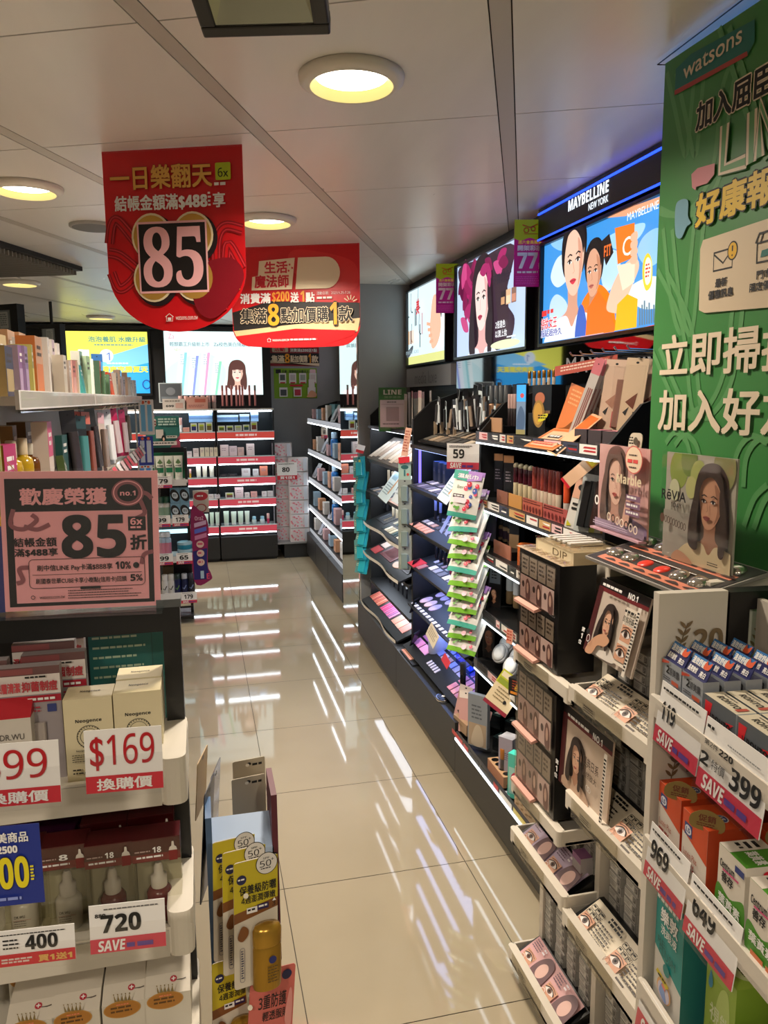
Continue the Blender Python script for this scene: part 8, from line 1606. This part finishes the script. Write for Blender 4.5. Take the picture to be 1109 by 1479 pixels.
# row 2
pr = bottle('lotion_bottle', '', 'lotion', .028, .15, PT('#c9c8c0'), PT('#1a4a34'), .04, band=PT('#8aa890'))
series(pr, [(mx(p), MY_-.05, ZR[1]) for p in (231, 239)], lambda i, n: f'white lotion bottle with green cap, {"left" if i == 0 else "right"} one on the second row of the black stand', 'white lotion bottles')
pr = carton('shaver_pack', '', 'pack', .062, .03, .105, PT('#7aa4bc'), lambda b, w, h: (b.ell(0, h*.5, w*.45, h*.42, INK, 20, .4), b.ell(0, h*.5, w*.3, h*.22, PT('#c8d4dc'), 18, .5), b.bars(-w*.2, h*.42, w*.2, h*.58, 2, INK, .5)))
series(pr, [(mx(252), MY_-.06, ZR[1]), (mx(266), MY_-.06, ZR[1]), (mx(252), MY_-.045, ZR[1]+.105), (mx(266), MY_-.045, ZR[1]+.105)], lambda i, n: f'blue and black oval-print pack, {["lower left", "lower right", "upper left", "upper right"][i]} of four on the black stand', 'blue and black packs')
# row 3
pr = thing('cream_tin', '', 'tin'); b = B(); b.lathe([(.048, 0), (.05, .004), (.05, .03)], mat('#1f86a4', .3), (0, .05, 0), 28); b.build('tin', pr); b = B(); b.lathe([(.051, .03), (.051, .045), (.047, .048), (.001, .0485)], mat('#9fc4d0', .25), (0, .05, 0), 28); b.build('lid', pr)
series(pr, [(mx(263), MY_-.09, ZR[2]), (mx(263), MY_-.085, ZR[2]+.049)], lambda i, n: f'round blue cream tin on the third row of the black stand, {"lower" if i == 0 else "upper"} of two', 'round blue tins')
pr = bottle('gel_bottle', '', 'bottle', .026, .17, mat('#a8bcd0', .2), mat('#d8dce2', .3), .035, band=PT('#c87a90'))
series(pr, [(mx(p), MY_-.06, ZR[2]) for p in (231, 238)], lambda i, n: f'pale blue bottle with pink band, {"left" if i == 0 else "right"} one on the third row of the black stand', 'pale blue bottles')
# row 4
for p, c, k, lab in ((238, '#d6d6d2', '#d8d8d4', 'white spray can, left of two on the lowest row of the black stand'), (247, '#d6d6d2', '#d8d8d4', 'white spray can, right of two on the lowest row of the black stand'), (256, '#1c2250', '#2a3a34', 'navy spray can with green mark on the lowest row of the black stand'), (266, '#1a2148', '#b8bcc4', 'navy spray can with silver cap on the lowest row of the black stand'), (276, '#232530', '#3a3c48', 'black spray can, rightmost on the lowest row of the black stand')):
    q = bottle('spray_can', lab, 'spray can', .023, .145, mat(c, .3), mat(k, .35), .035, .02, loc=(mx(p, 830), MY_-.05, ZR[3]), neck=False)
    b = B(-.0005, .0004); b.stroke([(-.012, .05), (-.003, .04), (.012, .068)], .006, INK if c == '#d6d6d2' else mat('#6a9a4a' if '2a3a34' in k else '#8a9ac8', .4)); b.build('emblem', q)
carton('spray_box', 'amber topped clear carton behind the white spray cans', 'carton', .07, .05, .19, PT('#5a4a2c'), None, loc=(mx(243, 830), MY_+.02, ZR[3]))
for lab, num, px, i in (('price card 79 under the tubes of the black stand', '79', 238, 0), ('price card 179 on the second row of the black stand', '179', 259, 1), ('price card 99, second row of the black stand, cut by the pink sign', '99', 233, 1), ('price card 99 on the third row of the black stand', '99', 234, 2), ('price card 65 on the third row of the black stand', '65', 262, 2), ('price card 119 on the lowest row of the black stand', '119', 243, 3), ('price card 179 on the lowest row of the black stand', '179', 266, 3)):
    price_card('small '+lab, num, .105, .078, (mx(px), MY_-.128, ZR[i]-.042), group='small price cards on the black stand', tx=(.2, .75), ty=(.4, .78), holder=False, bold=.04)
# purple promotion board and box at the right side
t = thing('promotion_board', 'magenta and blue cut-out board hanging at the right side of the black stand', 'promotion board', (mx(290, 780, 5.38), 5.38, mz(838, 290, 5.38))); h = mz(737, 290, 5.38)-mz(838, 290, 5.38); w = .115
b = B(0, .0006); b.prism(spline([(-w*.5, 0), (w*.5, .0), (w*.5, h*.1), (w*.35, h*.2), (w*.4, h*.5), (w*.48, h*.75), (w*.3, h*.93), (0, h), (-w*.5, h)], 5), 0, .003, PT('#8a1250')); b.poly([(-w*.48, .005), (w*.42, .005), (w*.3, h*.25), (w*.36, h*.46), (-w*.48, h*.42)], PT('#221c6a')); b.build('panel', t)
b = B(-.005, .0006)
for k in range(3): b.poly([(-w*.35, h*(.58+.09*k)), (w*.35, h*(.62+.09*k)), (w*.35, h*(.68+.09*k)), (-w*.35, h*(.64+.09*k))], mat(['#c87aa0', '#5a6ac8', '#c8a0c0'][k], .4))
b.text('Ora2', -w*.3, h*.86, w*.2, h*.92, PT('#d0a0b8'), .02)
for k in range(3): b.ell(-w*.05, h*(.2+.13*k)+.03, w*.22, h*.05, PT('#d8b8a8'), 18); b.bars(-w*.2, h*(.2+.13*k)+.02, w*.1, h*(.2+.13*k)+.04, 1, PT('#c8506a'), .7)
b.rect(-w*.1, h*.03, w*.1, h*.14, PT('#a8c0d0')); b.text('E', w*.25, h*.02, w*.42, h*.1, PT('#d84a6a'), .03); b.build('print', t)
carton('hanging_carton', 'white and red carton hanging above the magenta board', 'carton', .105, .04, .15, PT('#c0b4a8'), lambda b, w, h: (b.ell(0, h*.75, w*.45, h*.2, PT('#b02838'), 20), b.ring(0, h*.2, w*.35, h*.2, w*.07, PT('#a03a3a'), 20), b.bars(-w*.25, h*.7, w*.25, h*.8, 1, PAPER, .7)), loc=(mx(290, 720, 5.44), 5.42, mz(740, 290, 5.42)))
# blue packs hanging beyond the end of the gondola
for i, (px, py0, py1, c, c2, lab) in enumerate(((213, 628, 577, '#6aaad0', '#d8d4d0', 'clear pack with two blue brushes hanging beyond the left shelf'), (212, 672, 630, '#c8d0e0', '#2a3a9a', 'white and blue pack hanging below the brush pack'), (211, 700, 672, '#3a8ad8', '#d8e4f0', 'blue bottle pack, lowest of the hanging packs beyond the left shelf'))):
    Y = 5.08; z0 = mz(py0, px, Y); h = mz(py1, px, Y)-z0
    o = blister('toothbrush_pack', lab, 'pack', .09, h, mat(c2, .35), None, loc=(mx(px, py0, Y), Y, z0), art=lambda b, w, h, c=c: (b.rect(-w*.38, h*.1, -w*.08, h*.85, mat(c, .35)), b.rect(w*.06, h*.1, w*.36, h*.85, mat(c, .35)), b.ell(-w*.2, h*.92, w*.1, h*.05, PT('#d85a30'), 12), b.ell(w*.2, h*.92, w*.1, h*.05, PT('#d85a30'), 12)))
# ================================================================== far wall: two lit cabinets, tissue packs, the cabinet beyond the column
FY = 7.30
def fx(px, py=700, Y=FY): return aty(px, py, Y).x
def fz(py, px=350, Y=FY): return aty(px, py, Y).z
CORAL = mat('#f0584c', .4, 0, .35); ROSE = mat('#f05868', .4, 0, .35); LEDF = mat('#eaf6ff', .5, 0, 9.0)
XA, XB, XC = fx(205)-.28, fx(315), fx(399)
SH = [fz(625), fz(661), fz(691), fz(722), fz(761)]
def far_cab(label, x0, x1):
    t = thing('display_cabinet', label, 'cabinet', ((x0+x1)/2, 7.60, 0), group='lit cabinets on the far wall'); W = (x1-x0)/2; y = lambda Y: Y-7.60
    b = B(); b.box(-W+.002, W-.002, y(FY), 0, .03, fz(775), BASEM); b.box(-W+.01, W-.01, y(FY+.03), 0, 0, .03, BLACK); b.build('base', t)
    b = B(); b.box(-W, W, -.015, 0, fz(775), 1.42, PT('#1b262c')); b.build('back_panel', t)
    for s_ in (-1, 1): b = B(); b.box(s_*(W-.006)-.006, s_*(W-.006)+.006, y(7.36), 0, fz(775), 1.42, CAB); b.build('side_panel', t)
    b = B(); b.box(-W, W, y(7.34), 0, 1.42, 1.435, PT('#d8d4d0')); b.build('top_board', t)
    b = B(); b.box(-W+.02, W-.02, y(7.37), y(7.40), 1.405, 1.419, LEDF); b.build('light_strip', t)
    for i, z in enumerate(SH):
        b = B(); b.box(-W+.012, W-.012, y(7.33), -.015, z-.008, z, mat('#c8dce0', .2)); s_ = b.build('shelf', t)
        b = B(y(FY+.012), .0006); b.box(-W+.004, W-.004, y(FY+.012), y(7.33), z-.055, z+.006, CORAL if i == 0 else ROSE); b.box(-W+.004, W-.004, y(FY+.010), y(7.33), z+.006, z+.014, mat('#d8ecf0', .2)); b.bars(-W*.35, z-.035, W*.4, z-.012, 1, mat('#ffd8d0', .5, 0, .4), .8); b.build('price_rail', s_)
        b = B(); b.box(-W+.01, W-.01, y(FY+.015), y(7.325), z-.066, z-.056, LEDF); b.build('light_strip', s_)
    return t
far_cab('left lit cabinet with coral shelf edges on the far wall', XA, XB-.004)
far_cab('right lit cabinet with coral shelf edges on the far wall', XB+.004, XC)
YI = FY+.05
rf = random.Random(4)
def frow(shelf, items, where):
    for i, (p0, p1, hpx, kind, c, lab) in enumerate(items):
        z = SH[shelf]+.0145 if shelf >= 0 else 1.436; Y = YI if shelf >= 0 else 7.42
        w = fx(p1, 700, Y)-fx(p0, 700, Y); x = (fx(p1, 700, Y)+fx(p0, 700, Y))/2; h = hpx*7.1/1112; lab = f'{lab} {where}'
        if kind == 'box': o = carton('skin_care_box', lab, 'carton', w, min(w, .08), h, mat(c, .4), lambda b, w_, h_: b.bars(-w_*.3, h_*.4, w_*.3, h_*.75, 2, PT('#b0909a'), .4), loc=(x, Y, z))
        elif kind == 'pan': o = carton('palette_box', lab, 'carton', w, .02, h, PT('#d8dcd4'), lambda b, w_, h_, c=c: (b.rect(-w_*.36, h_*.15, w_*.36, h_*.85, mat(c, .4)), b.rect(-w_*.36, h_*.65, w_*.36, h_*.85, PT('#b8c83a'))), loc=(x, Y, z))
        elif kind == 'tube': o = squeeze_tube('cream_tube', lab, 'cream', w, w*.6, h, mat(c, .3), mat('#dfe6e2', .3), h*.15, loc=(x, Y, z), parts=False)
        elif kind == 'bot': o = bottle('lotion_bottle', lab, 'lotion', w/2, h, mat(c, .3), mat('#9ad0e6', .3), h*.4, parts=False, loc=(x, Y, z))
        elif kind == 'stk': o = stick('make_up_stick', lab, 'make-up stick', w/2, h, mat(c, .35), PT('#e6b8b4'), .5, loc=(x, Y, z))
        elif kind == 'slab':
            o = None
            for k in range(3): tag(carton('palette_case', '', 'palette case', w, .08, h/3-.002, mat(['#8fb4dc', '#5f7ea8', '#a8c4e0'][k], .3), loc=(x, Y+.07, z+.085+k*h/3)), f'{lab}, {["lowest", "middle", "topmost"][k]} one', 'palette case', 'stacked blue palette cases')
            continue
        o['group'] = 'goods on the far wall cabinets'
L_, R_ = 'of the left far cabinet', 'of the right far cabinet'
frow(0, [(318, 328, 8, 'pan', '#5a6a20', 'first open palette'), (330, 340, 8, 'pan', '#4a4a3a', 'second open palette'), (342, 352, 8, 'pan', '#b8b49a', 'third open palette'), (354, 363, 9, 'pan', '#2a4a4a', 'fourth open palette'), (365, 374, 13, 'pan', '#7a3a2a', 'taller open palette'), (317, 348, 10, 'slab', '', 'left blue palette case'), (350, 364, 11, 'slab', '', 'middle blue palette case'), (366, 377, 14, 'slab', '', 'right blue palette case')], 'on the top shelf '+R_)
frow(0, [(263, 267, 20, 'stk', '#e0e4e8', 'white stick'), (268, 277, 6, 'box', '#d89a8a', 'flat salmon box'), (279, 288, 12, 'pan', '#2a2a6a', 'open palette with red dot'), (290, 299, 12, 'pan', '#8a8a4a', 'olive open palette'), (301, 310, 13, 'pan', '#6a5a2a', 'brown open palette'), (277, 311, 14, 'slab', '', 'blue palette case')], 'on the top shelf '+L_)
frow(1, [(320, 332, 16, 'box', '#e4d0d0', 'first pale pink box'), (333, 344, 14, 'box', '#e0ccd0', 'second pale pink box'), (345, 354, 12, 'box', '#d8b8b0', 'third, darker pink box'), (358, 369, 17, 'box', '#ecdcdc', 'tallest pale pink box')], 'on the second shelf '+R_)
frow(1, [(272, 279, 8, 'box', '#e8e0e0', 'low white box'), (281, 289, 12, 'box', '#e4d4d0', 'pink-white box'), (291, 297, 13, 'box', '#e0d2b8', 'first cream box'), (298, 304, 13, 'box', '#dccfb2', 'second cream box'), (305, 310, 13, 'box', '#e0d2b8', 'third cream box'), (311, 316, 13, 'box', '#dccfb2', 'fourth cream box')], 'on the second shelf '+L_)
frow(2, [(319, 329, 4, 'box', '#2a2e34', 'first flat black box'), (330, 343, 4, 'box', '#2e3238', 'second flat black box'), (350, 362, 11, 'box', '#e8e8ec', 'white square box'), (366, 374, 10, 'box', '#e4e4e8', 'small white box'), (376, 387, 14, 'box', '#e08a70', 'orange and pink box')], 'on the third shelf '+R_)
frow(2, [(284, 291, 17, 'tube', '#e8e8d8', 'first white and yellow tube'), (293, 300, 17, 'tube', '#e8e6d4', 'second white and yellow tube'), (303, 310, 17, 'tube', '#e8e8d8', 'third white and yellow tube'), (274, 277, 13, 'stk', '#e0b040', 'yellow stick')], 'on the third shelf '+L_)
frow(3, [(325, 337, 8, 'pan', '#7a4a4a', 'open blush case'), (339, 351, 15, 'box', '#e8d4d8', 'tall pink tester card'), (353, 360, 7, 'box', '#e8dcdc', 'small pink box'), (362, 371, 8, 'box', '#e0a8a0', 'salmon box'), (378, 385, 8, 'box', '#e0dada', 'first pale box'), (386, 394, 8, 'box', '#d8d4d4', 'second pale box')], 'on the fourth shelf '+R_)
frow(3, [(300, 308, 6, 'box', '#e0d8d4', 'low pale box'), (309, 317, 6, 'box', '#d8d4d8', 'low grey box')], 'on the fourth shelf '+L_)
frow(4, [(321, 329, 21, 'tube', '#c9e0d0', 'first pale green tube'), (332, 340, 20, 'tube', '#cfe4d6', 'second pale green tube'), (342, 350, 20, 'tube', '#c9e0d0', 'third pale green tube'), (352, 359, 20, 'tube', '#d4e6da', 'fourth pale green tube'), (362, 369, 11, 'bot', '#c8d8d8', 'first small blue-capped bottle'), (374, 381, 11, 'bot', '#d0dce0', 'second small blue-capped bottle'), (384, 388, 15, 'stk', '#c02a5a', 'magenta stick')], 'on the lowest shelf '+R_)
frow(4, [(301, 307, 20, 'tube', '#c9e0d0', 'first pale green tube'), (309, 315, 20, 'tube', '#cfe4d6', 'second pale green tube'), (292, 299, 18, 'tube', '#d4e6da', 'third pale green tube')], 'on the lowest shelf '+L_)
for i in range(8): p = [322, 328, 335, 342, 347, 351, 361, 369][i]; o = stick('make_up_pencil', f'pink make-up pencil, {nth(i)} from the left, standing on the right far cabinet', 'pencil', .010, .20, PT('#d98a88'), mat('#c87874' if i < 7 else '#8a7a78', .35), .75, loc=(fx(p, 590, 7.42), 7.42, 1.46)); o['group'] = 'pink pencils on the far cabinet'; o.scale = (1, 1, .96)
carton('pencil_stand', 'low black stand carrying the pink pencils on the right far cabinet', 'display stand', fx(376, 590, 7.42)-fx(318, 590, 7.42), .04, .023, BLACK, loc=((fx(376, 590, 7.42)+fx(318, 590, 7.42))/2, 7.405, 1.436))
frow(-1, [(263+8*i, 269+8*i, 19, 'stk', ['#b8a49c', '#c4b4a4', '#a89488'][i % 3], f'beige stick, {ORD[i]} of the row') for i in range(7)], 'on top of the left far cabinet')
for a, c, h, Y, col, lab, num in ((240, 272, .095, 7.36, '#cfc6be', 'white carton marked 699 on top of the left far cabinet', '699'), (274, 305, .11, 7.37, '#d8a090', 'salmon carton beside the white 699 carton', None)):
    carton('gift_carton', lab, 'carton', fx(c)-fx(a), .05, h, mat(col, .4), (lambda b, w, h: (b.text('699', -w*.35, h*.2, w*.0, h*.42, INK, .04), b.rect(w*.08, h*.1, w*.42, h*.6, PT('#d0a89c')), b.bars(-w*.4, h*.65, w*.4, h*.85, 1, PT('#8a8078'), .6))) if num else (lambda b, w, h: (b.rect(-w*.1, h*.55, w*.4, h*.85, PT('#c86a58')), b.bars(-w*.4, h*.1, w*.4, h*.35, 2, PT('#b07068'), .6))), loc=((fx(a)+fx(c))/2, Y, 1.436))
t = thing('acrylic_sign', 'grey picture sign standing on top of the left far cabinet', 'sign', (fx(247, 580, 7.44), 7.44, 1.436)); w = fx(264, 580, 7.44)-fx(230, 580, 7.44); h = fz(553, 247, 7.44)-1.436
b = B(0, .0008); b.box(-w/2, w/2, 0, .006, h*.25, h, mat('#c8d4d8', .3)); b.rect(-w*.45, h*.28, w*.45, h*.97, PT('#5f646a')); b.ell(0, h*.68, w*.2, h*.15, PT('#8a8f96'), 18); b.rect(-w*.4, h*.32, w*.4, h*.48, PT('#7d8790')); b.build('print', t); B().box(-.02, .02, .001, .005, 0, h*.25, CLEAR).build('stem', t)
# tissue packs piled on a low plinth, with a price card
t = thing('plinth', 'low grey plinth under the tissue packs', 'plinth', (fx(430), 7.50, 0)); B().box(-.14, .20, -.17, .15, 0, .14, CHAR).build('body', t)
B().box(-.25, .21, -.20, .16, .14, .155, GREY).build('top_board', t)
def tissue():
    t = thing('tissue_pack', '', 'tissue pack'); w, h, d = .183, .131, .11
    b = B(0, .0006); b.rbox(-w/2, w/2, 0, d, 0, h, PT('#d6cfcf'), r=.012)
    rg = random.Random(9)
    for _ in range(22):
        cx, cz = rg.uniform(-.45, .3)*w, rg.uniform(.08, .92)*h; b.ell(cx, cz, .009, .008, mat(['#e0909a', '#e8a8b0', '#d87a88'][_ % 3], .4), 8)
    b.rect(w*.22, h*.04, w*.40, h*.96, PT('#c4c8d0')); b.build('wrapper', t, bevel=.008); return t
pr = tissue(); tp = [(fx(411), 7.42, .156+.136*k) for k in range(7)]; tq = [(fx(432, 700, 7.30), 7.305, .156+.136*k) for k in range(6)]
series(pr, tp+tq, lambda i, n: f'pink-dotted tissue pack, {ORD[i if i < 7 else i-7]} from the foot of the {"left rear" if i < 7 else "right front"} pile by the far wall', 'pink-dotted tissue packs')
price_card('white price card 80 with dark red foot on the tissue packs', '80', .19, .165, (fx(415, 690, 7.28), 7.285, fz(693, 415, 7.28)), tx=(.25, .62), ty=(.45, .72), save=False, foot='買1送1', band=.25, holder=False)
# the cabinet beyond the column
t = thing('display_cabinet', 'black cabinet with lit white shelf edges, beyond the mirror column', 'cabinet', (1.31, 6.40, 0), group='black display cabinets on the right wall'); x = lambda X: X-1.31
for k in range(3): b = B(); b.box(x(.972), .0, -.985+.66*k, -.985+.66*k+.652, .04, .25, BASEM); b.build('base', t)
b = B(); b.box(x(1.0), .0, -.98, .98, 0, .04, BLACK); b.build('plinth', t)
b = B(); b.box(-.01, .0, -.98, .98, .25, 1.5, CAB); b.build('back_panel', t)
for y0 in (-.98, -.02, .965):
    b = B(); vs = [(a, y0+d, z) for d in (0, .014) for a, z in ((x(1.05), .25), (-.002, .25), (-.002, 1.5), (x(1.12), 1.45), (x(1.05), 1.36))]; b.add(vs, [(4, 3, 2, 1, 0), (5, 6, 7, 8, 9)]+[(i, (i+1) % 5, 5+(i+1) % 5, 5+i) for i in range(5)], CAB); b.build('side_panel', t)
FS = [1.33, 1.04, .77, .50, .27]
for z in FS:
    b = B(); b.box(x(1.02), -.01, -.965, .965, z-.012, z, mat('#3a3c40', .3)); s_ = b.build('shelf', t)
    b = B(); b.box(x(1.012), x(1.02), -.965, .965, z-.03, z+.008, mat('#d8dce4', .3, 0, .35)); b.build('price_rail', s_); b = B(); b.box(x(1.012), x(1.022), -.96, .96, z-.038, z-.031, LEDF); b.build('light_strip', s_)
zz = lambda px, X=1.06, z=1.0: yfor(px, X, z)
def fr(y, z, fn, lab, i): pass
pr = bottle('toner_bottle', '', 'toner', .032, .20, mat('#2a78c8', .2, coat=.3), mat('#b8d4ec', .3), .05)
series(pr, [(1.05, 6.28, FS[k]+.0085) for k in (1, 2, 3)], lambda i, n: f'tall blue toner bottle, {["top", "middle", "lowest"][i]} of three one above the other beyond the column', 'tall blue toner bottles', FACE_L)
kinds = [('box', '#d8b0b4', 'pink box'), ('box', '#a8c8e0', 'pale blue box'), ('box', '#d8a07a', 'peach box'), ('box', '#e0dcd8', 'white box'), ('pk', '#c8ccd4', 'tilted silver pack')]
for r_, z in enumerate(FS):
    for i in range(7):
        y = 7.25-.28*i+rf.uniform(-.03, .03)
        if abs(y-6.28) < .06 and r_ in (1, 2, 3): continue
        k, c, l = kinds[(i+r_*2) % 5]; lab = f'{l}, {nth(i)} from the far end, {["top", "second", "third", "fourth", "lowest"][r_]} shelf of the cabinet beyond the column'
        if k == 'box': carton('skin_care_box', lab, 'carton', .10, .06, rf.uniform(.08, .14), mat(c, .4), print_lines('#7a6a70'), loc=(1.045, y, z+.0085), rz=FACE_L, group='goods beyond the column')
        else: blister('sheet_mask_pack', lab, 'pack', .12, .15, mat(c, .3), mat('#a8b0c0', .3), loc=(1.045, y, z+.0085), rot=(R(-28), 0, FACE_L+R(8)), group='goods beyond the column')
carton('teal_carton', 'teal printed carton on top of the cabinet beyond the column', 'carton', .26, .06, .13, PT('#4a8a94'), print_lines('#a8c8cc'), loc=(1.08, 6.35, 1.345), rz=FACE_L)
price_card('small white and red price card high on the cabinet beyond the column', '68', .08, .09, (1.0, 6.28, 1.20), FACE_L+R(30), tx=(.3, .7), band=.3, holder=False)
